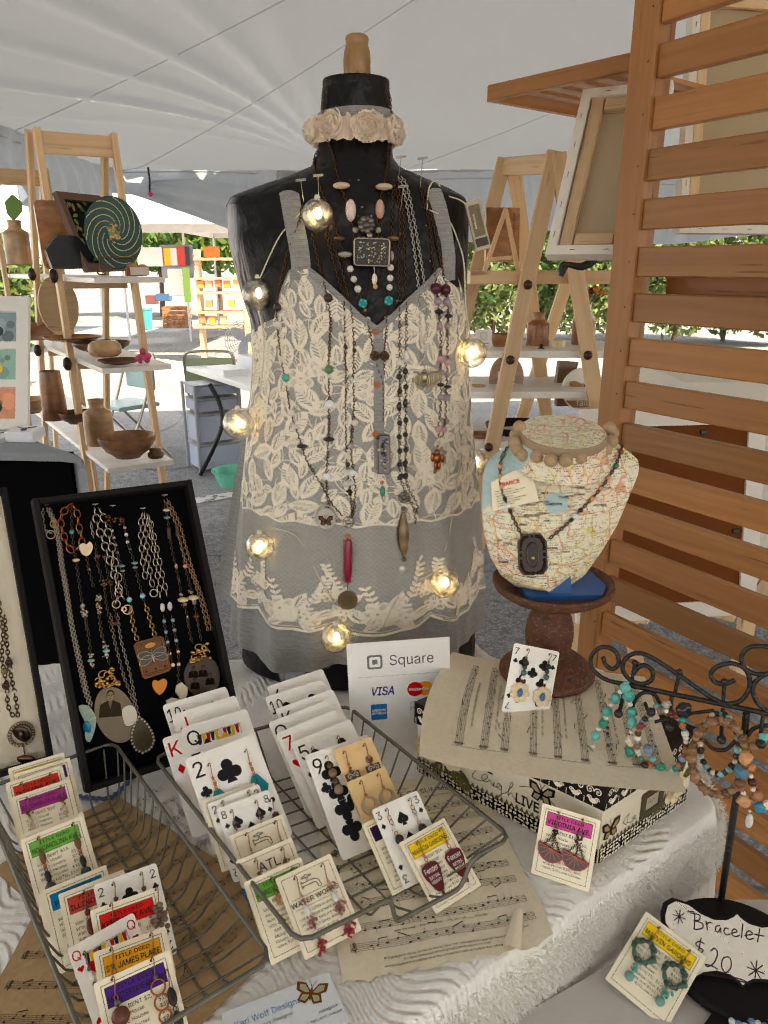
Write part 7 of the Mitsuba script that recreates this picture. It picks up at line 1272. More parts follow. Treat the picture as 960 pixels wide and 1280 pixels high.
def bracelet(label, lst, o=.022, px=.000222):
    k = thing('bracelet', label, 'bracelet', None)
    for x, y, r, c, *sh in lst:
        p = cs(*zs_(x, y), o + ((int(x * 13 + y * 7) % 5) - 2) * .0012); R = r * px; m = MB(); s_ = sh[0] if sh else 'o'
        if s_ == 'o': m.ball(p, (R, R, R * .94), c, 2, jit=.1)
        elif s_ == 'n': m.ball(p, (R, R * .85, R * 1.15), c, 2, jit=.55)
        elif s_ == 'v': m.ball(p, (R * .6, R * .6, R * 1.4), c, 2)
        elif s_ == 'r': m.ball(p, (R * .8, R * .8, R * .8), c, 1); [m.ball(p + V(math.cos(a) * R * .7, -.2 * R, math.sin(a) * R * .7), R * .35, c * .8, 1) for a in np.arange(6) * 1.047]
        elif s_ == 's': m.lathe([(R, -.001), (R, .001), (R * .86, .0016), (0, .0014)], (0, 0, 0), 24, c); m.v[-1] = m.v[-1] @ frame(p, SD, V(0, 0, 1))[:3, :3].T + p; m.tube([p + SN * .0022 + SD * R * (1 - t / 14) * math.cos(t) + V(0, 0, 1) * R * (1 - t / 14) * math.sin(t) for t in np.linspace(0, 12.5, 40)], R * .07, C(70, 60, 54), 5)
        put(k + '__' + ('charm' if s_ == 's' else 'bead'), m, {'m': 'metal', 's': 'metal'}.get(sh[1] if len(sh) > 1 else s_, 'satin' if c is WDB else 'glossy'))
    return k
T0, T1_, T2_ = TUR
bracelet('turquoise nugget bracelet hanging leftmost on the iron stand', [(245, 318, 26, T2_, 'n'), (263, 358, 30, T0, 'n'), (270, 402, 14, CRYS), (277, 440, 26, T0, 'n'), (279, 490, 26, T2_, 'n'), (276, 540, 12, CRYS), (275, 585, 28, CRM, 'n'), (268, 640, 26, T1_, 'n'), (242, 700, 27, T1_, 'n'), (208, 722, 32, T0, 'n'), (160, 745, 15, LAV), (118, 708, 28, CRM, 'v'), (86, 655, 22, T1_), (86, 612, 14, CRYS), (98, 560, 24, T2_, 'n'), (113, 525, 13, CRYS), (136, 497, 23, T1_, 'n'), (150, 468, 14, CRYS), (157, 438, 24, T0, 'n'), (174, 405, 13, CRYS), (196, 372, 25, T0, 'n'), (222, 338, 14, CRYS)], .020)
bracelet('short dark stone strand beside the turquoise bracelet', [(158, 520, 9, BKB), (158, 548, 10, DKB), (158, 578, 10, C(150, 140, 120)), (162, 608, 11, C(60, 66, 80)), (168, 636, 10, C(90, 90, 96)), (178, 664, 10, DKB)], .014)
ring_ = lambda cx, cy, rx, ry, n, cols, r0, a0=0: [(cx + rx * math.cos(a0 + 6.283 * i / n), cy + ry * math.sin(a0 + 6.283 * i / n), r0 * (.75 + .5 * ((i * 37) % 10) / 10), cols[i % len(cols)], ('o', 'o', 'n', 'r')[i % 4] if cols[i % len(cols)] is not SIL else 'r') for i in range(n)]
bracelet('mixed bracelet of red, blue and turquoise beads with silver spiral charm', ring_(428, 590, 122, 158, 46, [CRM, DKW, WDB, C(130, 44, 30), BLS, DKB, C(160, 90, 60), T1_, CRYS, SIL, WDB, C(90, 130, 160)], 17) + [(315, 725, 44, C(190, 184, 176), 's'), (366, 716, 34, C(190, 110, 70), 'n'), (362, 625, 27, BLS), (382, 675, 19, C(100, 160, 165)), (424, 718, 24, T1_, 'n'), (405, 415, 20, C(110, 150, 150)), (452, 400, 24, C(170, 160, 150), 'r'), (540, 430, 36, BKB, 'n'), (532, 478, 18, T1_)], .026)
bracelet('round brown wooden bead bracelet on the iron stand', ring_(715, 668, 138, 185, 34, [C(126, 92, 60), C(104, 70, 44), C(140, 104, 70)], 24), .028)
bracelet('black and pale turquoise bead bracelet behind the wooden bead bracelet', ring_(715, 600, 96, 150, 30, [BKB, C(150, 190, 180), DKB, CRM, BKB, C(120, 160, 155)], 17), .012)
bracelet('tan and turquoise bead bracelet with silver leaf charm, rightmost on the stand', [(940, 570, 24, T2_, 'n'), (910, 585, 11, DKB), (888, 612, 24, WDB), (862, 640, 14, BKB), (850, 672, 32, C(196, 140, 92), 'n'), (842, 705, 11, SIL, 'r'), (830, 738, 34, C(70, 120, 150), 'n'), (822, 780, 16, BKB), (824, 815, 24, WDB), (838, 845, 12, CRM), (842, 880, 34, C(190, 140, 96), 'n'), (872, 900, 10, COP), (876, 715, 22, C(180, 120, 70)), (874, 760, 12, CRM), (882, 790, 22, C(70, 30, 26)), (884, 825, 14, C(210, 180, 160)), (905, 860, 28, C(150, 104, 66), 'n'), (922, 915, 30, C(60, 130, 155), 'n'), (955, 905, 22, CRM, 'n'), (868, 935, 9, SIL, 'r'), (866, 985, 30, C(200, 200, 196), 'v')], .028)
# ---------------------------------------------------------------- the price sign and its dark stand, a black pad
MPs = pose((.372, .578, .8225), -15, 55, 2.0); ps = thing('price_sign', 'white scalloped plaque hand lettered Bracelet $20 on a black backing', 'sign')
pl_ = 1.12 * np.array([(-.067, .068), (-.064, .078), (-.056, .083), (-.044, .081), (-.034, .075), (-.022, .0715), (-.010, .073), (-.003, .077), (0, .080)], float); lo_ = np.array([(-.0625, .056), (-.061, .050), (-.0635, .044)])
lo_ *= 1.12; half = np.vstack([pl_[::-1], [(-.0745, .0695)], lo_, (pl_ * [1, -1] + [0, .112])[:]]); outl = np.vstack([half, (half * [-1, 1])[::-1]]); outp = Polygon(outl).buffer(.0015).buffer(-.0015)
m = MB(MPs); m.prism(affinity.scale(outp, 1.06, 1.10), -.006, -.0015, C(14, 12, 12)); put(ps + '__backing', m, 'matte_black'); m = MB(MPs); m.prism(outp, -.0013, .0007, C(214, 206, 192)); put(ps + '__plaque', m, 'satin')
zp = lambda l: [np.array(((x - 700) / 5500 - .019, .095 - (y - 100) / 5050 - .0285 * 0 - ((x - 700) * -.135) / 5500 * 1)) for x, y in l]
m = MB(MPs)
for st in ([(520, 135), (560, 138), (556, 215)], [(540, 140), (590, 150), (585, 175), (556, 178), (600, 190), (604, 212), (570, 222), (552, 218)], [(625, 180), (630, 222)], [(628, 200), (640, 185), (658, 188)], [(700, 200), (680, 205), (676, 225), (690, 232), (705, 212), (704, 235)], [(748, 215), (730, 212), (722, 230), (735, 245), (755, 240)], [(765, 235), (795, 228), (785, 215), (768, 225), (768, 245), (790, 252), (808, 244)], [(832, 190), (818, 255)], [(838, 245), (880, 238), (866, 222), (848, 232), (846, 255), (862, 264), (884, 258)], [(925, 210), (905, 275)], [(892, 238), (945, 246)],
           [(605, 290), (580, 280), (558, 292), (575, 308), (598, 322), (580, 336), (552, 325)], [(590, 265), (568, 342)], [(640, 325), (662, 312), (678, 335), (655, 380), (618, 400), (608, 390), (640, 396), (672, 410)], [(735, 350), (705, 360), (695, 400), (715, 425), (745, 400), (748, 365), (735, 350)], [(585, 430), (700, 440), (800, 455), (845, 478)], [(590, 436), (720, 450), (840, 472)]):
    m.stroke(spline(zp(st), 5), .0012, .0011, V(.03, .015, .02))
for cx_, cy_, s_ in ((472, 160, 36), (880, 410, 46)):
    for a in (0, .75, 1.5, 2.3): m.stroke(zp([(cx_ - s_ * math.cos(a + .3), cy_ - s_ * math.sin(a + .3)), (cx_ + s_ * math.cos(a + .3), cy_ + s_ * math.sin(a + .3))]), .0011, .0011, V(.03, .015, .02))
put(ps + '__lettering', m, 'print_matte')
bp = thing('black_pad', 'black display pad with white and blue beads at the lower right corner', 'display pad'); Q = [onz(x, y, ZL + .006) for x, y in ((866, 1300), (905, 1248), (990, 1290), (985, 1330))]; m = MB(); m.prism(Polygon([q[:2] for q in Q]), ZL + .001, ZL + .008, C(12, 12, 13)); put(bp + '__pad', m, 'matte_black')
for i in range(7): m = MB(); q = onz(915 + i * 8, 1277 + (i % 3) * 3, ZL + .012); m.ball(q, .0035, (C(200, 205, 205), C(90, 130, 150))[i % 2], 2, jit=.4); put(bp + '__bead', m, 'glossy')
# ---------------------------------------------------------------- A-frame ladder shelves
scene['white_board'] = two(prin(proc(lambda p, n, uv: mix((.70, .67, .62), (.80, .78, .74), fbm(p.x * 12, p.y * 12, p.z * 30, 3))), roughness=.4, specular=.4))
def vpl(px, py, P0, n): d = ray(px, py); return EYE + d * ((P0 - EYE).dot(n) / d.dot(n))
def leg(key, a, b, w=.05, t=.022, nrm=(0, 1, 0), ext=True, idn=0):
    if ext and b[2] > .02: b = a + (b - a) * ((a[2] - .012) / (a[2] - b[2]))
    m = MB(); m.board(a, b, w, t, nrm, idn=idn, ch=.002); put(key + '__leg', m, 'pine')
E1, E2 = V(-.556, .831, 0), V(.831, .556, 0)
ls = thing('ladder_shelf', 'pale pine A frame ladder shelf with white boards at the left', 'shelf'); cors = [at(117, 347, 2.6), at(128, 461, 2.6), at(135, 586, 2.6)]
for c in cors:
    m = MB(); a = c + E2 * .12 - V(0, 0, .009); m.board(a, a + E1 * 1.9, .24, .018, (0, 0, 1), idn=3); put(ls + '__board', m, 'white_board')
n0, n1 = cors[1] - E2 * .016, cors[1] + E2 * .256
tops = {}
for nm, P0, (x0, y0), (x1, y1) in (('A', n0, (45, 160), (109, 587)), ('D', n0, (36, 163), (56, 535)), ('B', n1, (141, 168), (203, 597)), ('C', n1, (131, 172), (134, 606))):
    a, b = vpl(x0, y0, P0, E2), vpl(x1, y1, P0, E2); a = a + E1 * (.0 if nm in 'AB' else .006); tops[nm] = (a, b); leg(ls, a, b, .042, .022, E2, idn=ord(nm) % 20)
m = MB(); a, b = tops['A'][0] + V(0, 0, -.045), tops['B'][0] + V(0, 0, -.045); m.board(a + E2 * .012 + E1 * .0, b - E2 * .012, .020, .075, (0, 0, 1), idn=8); put(ls + '__crossbar', m, 'pine')
for c in cors:
    for nm in 'AC': 
        a, b = tops[nm]; t = (a[2] - c[2] + .03) / (a[2] - b[2]); p = a + (b - a) * t; s = 1 if nm == 'A' else -1; m = MB(); m.board(p + E2 * .02 * s, p + E2 * .25 * s, .022, .03, (0, 0, 1), idn=11); put(ls + '__rung', m, 'pine')
for x, y in ((67, 345), (40, 343), (84, 455), (47, 438)): m = MB(); m.ball(vpl(x, y, n0 - E2 * .02, E2), (.016, .016, .026), C(48, 34, 28), 2); put(ls + '__knob', m, 'satin')
for k_ in (1.28,):                                # the next A frame along the boards, mostly outside the picture
    for nm in 'ABCD': a, b = tops[nm]; leg(ls, a + E1 * k_, b + E1 * k_, .042, .022, E2, idn=ord(nm) % 17)
    a, b = tops['A'][0] + V(0, 0, -.045) + E1 * k_, tops['B'][0] + V(0, 0, -.045) + E1 * k_; m = MB(); m.board(a, b, .02, .075, (0, 0, 1), idn=9); put(ls + '__crossbar', m, 'pine')
def turned(name, label, cat, px, py, Y, prof, mat='bowl_wood', col=GREY, s=1.0, seg=36, parts=None, tilt=0):
    if mat == 'bowl_wood': mat = 'tan_wood' if any(w in label for w in ('tan', 'narrow neck', 'leaf')) else 'dark_wood' if 'dark' in label else mat
    k = thing(name, label, cat); o = at(px, py, Y); m = MB(trans(*o)); m.lathe(np.array(prof) * s, seg=seg, col=col); put(k, m, mat); return k, o
BOWL = lambda r, h: [(0, .004), (r * .35, .002), (r * .42, 0), (r * .45, .004), (r * .75, h * .35), (r * .95, h * .75), (r, h), (r * .96, h * 1.01), (r * .90, h * .8), (r * .7, h * .4), (r * .4, h * .14), (0, h * .10)]
JAR = lambda r, h: [(0, 0), (r * .95, 0), (r, .004), (r, h * .66), (r * .94, h * .74), (r * .6, h * .80), (r * .5, h * .84), (r * .52, h * .96), (r * .58, h), (r * .45, h), (r * .42, h * .86)]
CYL = lambda r, h: [(0, 0), (r, 0), (r * .97, h * .3), (r * .9, h * .7), (r * .80, h), (r * .72, h), (r * .7, h * .9)]
k, o = turned('vase', 'brown turned wood vase holding a green leaf on the left top shelf', 'vase', 25, 331, 2.95, JAR(.045, .155))
m = MB(frame(o + V(0, -.0, .155), V(1, .2, 0), V(-.1, 0, 1))); m.prism(Polygon([(0, 0), (.03, .03), (.034, .06), (.008, .085), (-.02, .06), (-.016, .02)]).buffer(.003), -.001, .001, C(96, 130, 48)); put(thing('leaf', 'single green leaf standing in the brown vase', 'leaf'), m, 'satin')
# framed picture, spiral plate on wire stand
fp = thing('framed_picture', 'brown framed dark floral picture leaning behind the spiral plate', 'picture'); q = [at(x, y, Y) for x, y, Y in ((78, 243, 2.78), (150, 255, 2.98), (160, 338, 2.95), (107, 340, 2.72))]
Mf_ = frame(q[3], q[2] - q[3], q[0] - q[3]); w_, h_ = .23, .27; m = MB(Mf_); m.prism(sbox(0, 0, w_, h_).difference(sbox(.025, .025, w_ - .025, h_ - .025)), -.008, .012, C(88, 58, 38)); put(fp + '__frame', m, 'satin')
m = MB(Mf_); m.prism(sbox(.024, .024, w_ - .024, h_ - .024), -.006, 0, C(24, 30, 28)); rq = random.Random(6)
for i in range(70): x, y = rq.uniform(.03, w_ - .03), rq.uniform(.03, h_ - .03); m.flat(affinity.translate(leaf(rq.uniform(.014, .03), rq.uniform(.006, .013), rq.uniform(0, 360), 3), x, y).intersection(sbox(.025, .025, w_ - .025, h_ - .025)), .0005 + .00004 * i, [C(90, 110, 66), C(60, 84, 60), C(120, 130, 90), C(150, 120, 70)][i % 4])
put(fp + '__picture', m, 'print_matte', kind='stuff')
sp_ = thing('spiral_plate', 'round teal plate with gold spiral lines on a wire stand, left top shelf', 'plate'); ce = at(142, 291, 2.66); Mz = frame(ce, unit(V(.94, .34, 0)), V(-.05, .12, 1)); R_ = .110
m = MB(Mz); m.M = Mz @ np.diag([.83, 1.05, 1, 1]); m.lathe([(0, -.012), (R_, -.002), (R_, .002), (R_ * .97, .004), (0, -.006)], seg=60, col=C(40, 70, 66)); put(sp_ + '__plate', m, 'satin')
m = MB(Mz @ np.diag([.83, 1.05, 1, 1]))
for i in range(10):
    t = np.linspace(0, 1, 24); a = i * .628 + 2.1 * t; rr_ = R_ * (.30 + .66 * t); m.tube(np.column_stack([rr_ * np.cos(a), rr_ * np.sin(a), -.0055 + .0105 * (rr_ / R_)]), .0016, C(200, 184, 140), 5)
rq = random.Random(3); [m.ball((rq.gauss(0, .016), rq.gauss(0, .016), -.004), (rq.uniform(.003, .008), rq.uniform(.003, .008), .001), [C(190, 160, 90), C(150, 110, 60), C(120, 130, 90)][i % 3], 1) for i in range(60)]; put(sp_ + '__gold_spiral', m, 'satin', kind='stuff')
m = MB(Mz); [m.tube(spline([V(sx * .05, -.06, .012), V(sx * .055, -.115, .02), V(sx * .04, -.135, .03), V(sx * .06, -.138, .05), V(sx * .068, -.125, .04)], 6), .0022, C(120, 90, 50), 6) for sx in (-1, 1)]; m.tube([V(-.05, -.08, .012), V(.05, -.08, .012)], .0022, C(120, 90, 50), 6); put(sp_ + '__wire_stand', m, 'metal')
hb = thing('black_hexagon', 'flat black hexagonal block on the left top shelf behind the ladder leg', 'block'); m = MB(frame(at(88, 336, 2.72), V(.83, .55, 0), V(0, 0, 1))); m.prism(Polygon([(-.06, 0), (.05, 0), (.075, .055), (.03, .105), (-.03, .11), (-.075, .06)]), -.02, .02, C(22, 22, 24)); put(hb, m, 'satin')
cb_ = thing('cutting_board', 'tall brown cutting board leaning on the left top shelf', 'board'); m = MB(frame(at(78, 336, 2.95), V(.83, .55, 0), V(-.1, .12, 1))); m.prism(rrect(.13, .24, .02), -.01, .01, C(120, 76, 44)); put(cb_, m, 'bowl_wood')
ch_ = thing('card_holder', 'small wooden holder with pale cards at the right end of the left top shelf', 'holder'); m = MB(frame(at(171, 345, 2.64), E2, V(0, 0, 1))); m.prism(unary_union([sbox(-.035, 0, .035, .018), Point(-.012, .022).buffer(.02), Point(.022, .022).buffer(.016)]), -.012, .004, C(140, 92, 60)); put(ch_ + '__block', m, 'bowl_wood'); m = MB(frame(at(174, 345, 2.62), E2, V(0, 0, 1))); m.prism(sbox(-.028, .003, .034, .028), .0, .003, C(205, 190, 180)); put(ch_ + '__cards', m, 'satin')
# middle board of the left shelf
turned('wooden_bowl', 'wide shallow brown bowl at the far left of the middle shelf', 'bowl', 45, 424, 3.25, BOWL(.14, .06)); turned('wooden_plate', 'flat brown wooden plate behind the ladder leg on the middle shelf', 'plate', 92, 427, 2.98, BOWL(.11, .02)); turned('wooden_plate', 'shallow dark wooden dish in the middle of the middle left shelf', 'plate', 128, 441, 2.86, BOWL(.105, .04)); turned('wooden_plate', 'small dark wooden saucer at the front end of the middle left shelf', 'plate', 150, 455, 2.68, BOWL(.075, .016))
k, o = turned('lidded_box', 'rounded brown wooden box standing on its side on the middle left shelf', 'box', 132, 446, 2.72, [(0, 0), (.04, .002), (.055, .012), (.058, .03), (.054, .045), (.04, .055), (0, .058)])
pf_ = thing('paper_flower', 'pink paper flower lying at the right end of the middle left shelf', 'flower'); m = MB(); rq = random.Random(1); [m.ball(at(179, 447, 2.66) + V(rq.gauss(0, .010), rq.gauss(0, .010), rq.gauss(0, .009)), rq.uniform(.007, .012), C(205, 80, 120) * rq.uniform(.7, 1.2), 1) for i in range(14)]; put(pf_, m, 'satin')
rb = thing('cutting_board', 'round pale wooden board standing behind the left ladder leg', 'board'); m = MB(frame(at(73, 382, 3.15), V(.83, .55, 0), V(0, .1, 1))); m.prism(affinity.scale(Point(0, 0).buffer(.105, quad_segs=12), .72, 1.1), -.009, .009, C(196, 150, 104)); put(rb, m, 'pine')
# bottom board
turned('vase', 'tall brown tapered wooden vase between the ladder legs on the bottom left shelf', 'vase', 70, 524, 2.95, CYL(.047, .19)); turned('vase', 'brown wooden jar with narrow neck on the bottom left shelf', 'vase', 126, 555, 2.72, JAR(.052, .165)); turned('wooden_bowl', 'red brown round wooden bowl at the front of the bottom left shelf', 'bowl', 161, 571, 2.66, BOWL(.103, .078)); turned('wooden_bowl', 'dark shallow bowl behind the front ladder leg on the bottom left shelf', 'bowl', 96, 529, 2.92, BOWL(.065, .045)); turned('lidded_box', 'tiny dark round lidded box beside the red brown bowl', 'box', 195, 572, 2.66, [(0, 0), (.024, 0), (.029, .008), (.028, .018), (.02, .022), (.022, .03), (.016, .036), (0, .037)]); turned('wooden_bowl', 'stacked tan bowl at the far left of the bottom left shelf', 'bowl', 40, 516, 3.2, BOWL(.08, .06))
# print rack and boxes on a grey draped table at the far left
gt = thing('draped_table', 'low table with grey cloth over a black skirt at the left edge', 'table'); a, b = at(-60, 560, 2.2), at(100, 560, 2.05); zt_ = onz(100, 562, a[2])[2]; ux = unit(V(1, -.06, 0)); O = at(103, 566, 2.0)
scene['grey_cloth'] = two(prin(proc(lambda p, n, uv: mix((.20, .215, .23), (.27, .285, .30), fbm(p.x * 300, p.y * 300, p.z * 300, 2))), roughness=.95, specular=.05)); m = MB(frame(O, ux, V(0, 1, 0))); ex_ = [-1.0, -.6, -.3, -.06, -.015, 0, .004, .006]; ez_ = [0, 0, 0, -.001, -.006, -.02, -.05, -.75]
m.grid(np.array([[(x - 1.25 * y, y, z) for x, z in zip(ex_, ez_)] for y in np.linspace(0, .17, 4)])); m.grid(np.array([[(x, y, z + zz) for x, z in zip(ex_[:-2], ez_[:-2])] for y, zz in ((0, 0), (-.006, -.003), (-.010, -.010), (-.010, -.022))]), flip=True); put(gt + '__cloth', m, 'grey_cloth'); m = MB(frame(O + V(0, .02, 0), ux, V(0, 1, 0))); m.slab((-.545, .02, -.42), .99, .03, .82, C(8, 8, 9)); put(gt + '__skirt', m, 'black_velvet')
rk = thing('print_rack', 'white leaning rack holding three small prints at the left edge', 'rack'); q0, q1 = at(36, 538, 2.25), at(12, 372, 2.5); Mk = frame(q0 + V(-.30, .0, 0), V(1, 0, 0), (q1 - q0) * [.15, 1, 1]); Hk = np.linalg.norm((q1 - q0)[1:])
m = MB(Mk @ np.array([[1, -.12, 0, 0], [0, 1, 0, 0], [0, 0, 1, 0], [0, 0, 0, 1.0]])); MK = m.M; m.prism(sbox(-.3, 0, .30, Hk).difference(unary_union([sbox(.06, y, .262, y + .105) for y in (.035, .165, .295)])), -.008, .008, C(222, 218, 210)); put(rk + '__frame', m, 'satin')
for i, (y, c) in enumerate(((.035, C(214, 150, 120)), (.165, C(150, 186, 170)), (.295, C(140, 158, 162)))):
    m = MB(MK); m.prism(sbox(.058, y - .002, .264, y + .107), -.007, -.002, c); rq = random.Random(i); [m.flat(affinity.translate(Point(0, 0).buffer(rq.uniform(.006, .02)), rq.uniform(.08, .24), y + rq.uniform(.02, .085)), -.0018 + .0001 * j, np.clip(c * rq.uniform(.5, 1.3), 0, 1)) for j in range(12)]; m.flat(Point(.2, y + .04).buffer(.018), -.0003, (C(60, 60, 64), C(236, 190, 90), C(70, 80, 84))[i]); put(rk + '__print', m, 'print_matte')
for i, (x, y) in enumerate(((26, 553), (-14, 560))):
    k = thing('pendant_box', ('white gift box with a dark pendant on red cord on the grey table', 'white gift box at the very left edge of the grey table')[i], 'box'); m = MB(frame(at(x, y, 2.13), V(1, -.1, 0), V(0, 1, .1))); m.slab((0, .03, .016), .085, .07, .03, C(226, 226, 228), .002); put(k + '__box', m, 'satin'); m = MB(frame(at(x, y, 2.13), V(1, -.1, 0), V(0, 1, .1))); m.tube(spline([V(-.03, .045, .033), V(0, .03, .034), V(.028, .05, .033)], 5), .0014, C(90, 40, 40), 5); m.ball((.004, .022, .033), (.008, .012, .003), C(50, 60, 66), 2); put(k + '__pendant', m, 'glossy')
# ---------------------------------------------------------------- right ladder shelf
rs = thing('ladder_shelf', 'pale pine ladder shelf with pottery behind the map bust on the right', 'shelf'); YN, YF = 2.12, 2.46
for (y0, x0, x1, pm) in ((347, 588, 800, 'pine'), (443, 600, 790, 'white_board'), (494, 575, 790, 'white_board'), (556, 570, 790, 'white_board')):
    a, b = at(x0, y0, YN + .02), at(x1, y0, YN + .02); a[2] = b[2]; m = MB(); a[1] += .16; b[1] += .16; m.board(a, b, .32, .020 if pm != 'pine' else .034, (0, 0, 1), idn=4); put(rs + '__board', m, pm)
for (x0, y0), (x1, y1), Y in (((694, 189), (610, 580), YN), ((697, 192), (739, 463), YN), ((631, 198), (585, 380), YF), ((643, 218), (681, 509), YF), ((716, 330), (662, 492), YF + .25)): leg(rs, at(x0, y0, Y), at(x1, y1, Y), .042, .022, (0, 1, 0), idn=x0 % 20)
m = MB(); m.board(at(633, 208, YF - .01), at(690, 205, YN + .01), .02, .05, (0, 0, 1), idn=7); put(rs + '__crossbar', m, 'pine'); 
for x, y in ((638, 450), (735, 444), (611, 559), (660, 356)): m = MB(); m.ball(at(x, y, YN - .012), (.012, .012, .013), C(60, 30, 26), 2); put(rs + '__knob', m, 'satin')
zM = lambda y: y
turned('vase', 'large brown glazed wooden jar on the middle board of the right shelf', 'vase', 671, 440, 2.3, JAR(.034, .115)); turned('wooden_bowl', 'small orange wooden bowl beside the white sign card on the right shelf', 'bowl', 627, 441, 2.27, BOWL(.034, .055)); turned('candle_jar', 'cream candle jar on the middle board of the right shelf', 'jar', 697, 439, 2.24, [(0, 0), (.020, 0), (.021, .003), (.021, .032), (.019, .033), (.018, .028), (0, .028)], 'satin', C(222, 214, 176)); turned('bottle', 'tiny black bottle in front of the brown jar', 'bottle', 676, 441, 2.2, [(0, 0), (.010, 0), (.010, .012), (.005, .016), (.005, .024), (0, .024)], 'satin', C(20, 18, 18)); k, o = turned('vase', 'tall white and brown vase with dried flowers on the right shelf', 'vase', 727, 440, 2.33, JAR(.034, .14), 'satin', np.array([C(150, 104, 70)] * 4 + [C(225, 218, 206)] * 7))
fl = thing('dried_flowers', 'dried stems with red and orange blooms in the white and brown vase', 'flowers'); m = MB(); rq = random.Random(12)
for i in range(8): tip = o + V(rq.gauss(0, .03), rq.gauss(0, .02), .17 + rq.random() * .05); m.tube([o + V(0, 0, .12), (o + tip) / 2 + V(0, 0, .07), tip], .0014, C(80, 64, 40), 4); m.ball(tip, rq.uniform(.006, .011), (C(120, 20, 24), C(210, 130, 50), C(190, 150, 90))[i % 3], 1)
put(fl, m, 'satin', kind='stuff')
sc = thing('shelf_sign', 'small white standing sign card on the right shelf', 'sign'); m = MB(frame(at(604, 442, 2.22), V(1, 0, 0), V(0, .2, 1))); m.prism(sbox(-.024, 0, .024, .068), -.001, 0, C(226, 224, 220)); m.tube([(.010 * math.cos(a), .05 + .01 * math.sin(a), .0004) for a in np.linspace(0, 6.283, 16, endpoint=False)], .0006, C(150, 150, 150), 4, closed=True); [m.flat(sbox(-.016, .012 + .008 * i, .016, .0145 + .008 * i), .0004, C(120, 120, 120)) for i in range(3)]; put(sc, m, 'print_matte')
dr_ = thing('cutting_board', 'round wooden board with white lettering on the lower right shelf', 'board'); Md = frame(at(633, 472, 2.3), V(1, .15, 0), V(0, .12, 1)); m = MB(Md); m.prism(affinity.scale(Point(0, 0).buffer(.06, quad_segs=14), .88, 1.1), -.006, .006, C(150, 108, 68)); put(dr_ + '__board', m, 'bowl_wood'); m = MB(Md); m.text('h', .05, -.014, -.03, .0065, C(225, 220, 210)); m.flat(Point(.024, -.022).buffer(.005), .0065, C(225, 220, 210)); put(dr_ + '__lettering', m, 'print_matte')
turned('small_bowl', 'small tan bowl at the left end of the lower right shelf', 'bowl', 598, 492, 2.24, BOWL(.021, .026)); sl = thing('wood_slab', 'tall dark live edge wood slab on the lower right shelf', 'slab'); m = MB(frame(at(706, 506, 2.32), V(1, .1, 0), V(0, .08, 1))); m.prism(Polygon([(-.026, 0), (.024, 0), (.028, .05), (.02, .09), (.03, .128), (-.024, .132), (-.03, .07)]).buffer(.003), -.012, .012, C(90, 56, 34)); put(sl, m, 'walnut')
pt_ = thing('round_plaque', 'round white plaque with burlap bow and red flower on the lower right shelf', 'plaque'); Mp_ = frame(at(728, 486, 2.25), V(1, .1, 0), V(0, .15, 1)); m = MB(Mp_); m.prism(Point(0, 0).buffer(.062, quad_segs=14), -.006, .004, C(228, 222, 212)); m.prism(Polygon([(-.052, -.034), (.052, -.034), (.03, -.055), (-.03, -.055)]), .004, .006, C(150, 104, 66)); m.text('fall', .018, -.002, -.05, .0065, C(230, 224, 212)); put(pt_ + '__disc', m, 'satin')
m = MB(Mp_); rq = random.Random(4); [m.ball((sx * .022, .008, .012), (.024, .012, .008), C(168, 130, 92), 2, rotz(sx * .5)) for sx in (-1, 1)]; [m.ball((rq.gauss(0, .008), -.008 + rq.gauss(0, .008), .018), .006, (C(110, 16, 24), C(150, 30, 34), C(210, 130, 50))[i % 3], 1) for i in range(10)]; put(pt_ + '__bow', m, 'print_matte', kind='stuff')
turned('pan', 'wide black shallow pan on the lowest board of the right shelf', 'pan', 648, 550, 2.28, BOWL(.104, .05), 'satin', C(26, 18, 16)); turned('wooden_bowl', 'small brown dish beside the black pan on the right shelf', 'bowl', 600, 552, 2.2, BOWL(.035, .026))
ez = thing('small_easel', 'small wooden tabletop easel seen from behind on the right shelf', 'easel'); o = at(630, 340, 2.2); m = MB(); top = at(632, 262, 2.26)
for dx in (-.062, .035): m.board(o + V(dx, -.05 if dx < 0 else -.03, 0), top, .012, .010, (0, 1, 0), idn=5)
m.board(at(606, 325, 2.24), at(640, 322, 2.24), .014, .012, (0, 0, 1), idn=5); put(ez, m, 'pine'); pc = thing('framed_picture', 'small brown framed picture seen from the back on the wooden easel', 'picture'); m = MB(frame(at(627, 327, 2.28), V(1, .2, 0), V(.06, .12, 1))); m.prism(sbox(-.05, 0, .05, .145).difference(sbox(-.036, .014, .036, .131)), -.008, .008, C(110, 74, 44)); m.prism(sbox(-.037, .013, .037, .132), -.004, .002, C(150, 108, 66)); put(pc, m, 'bowl_wood')
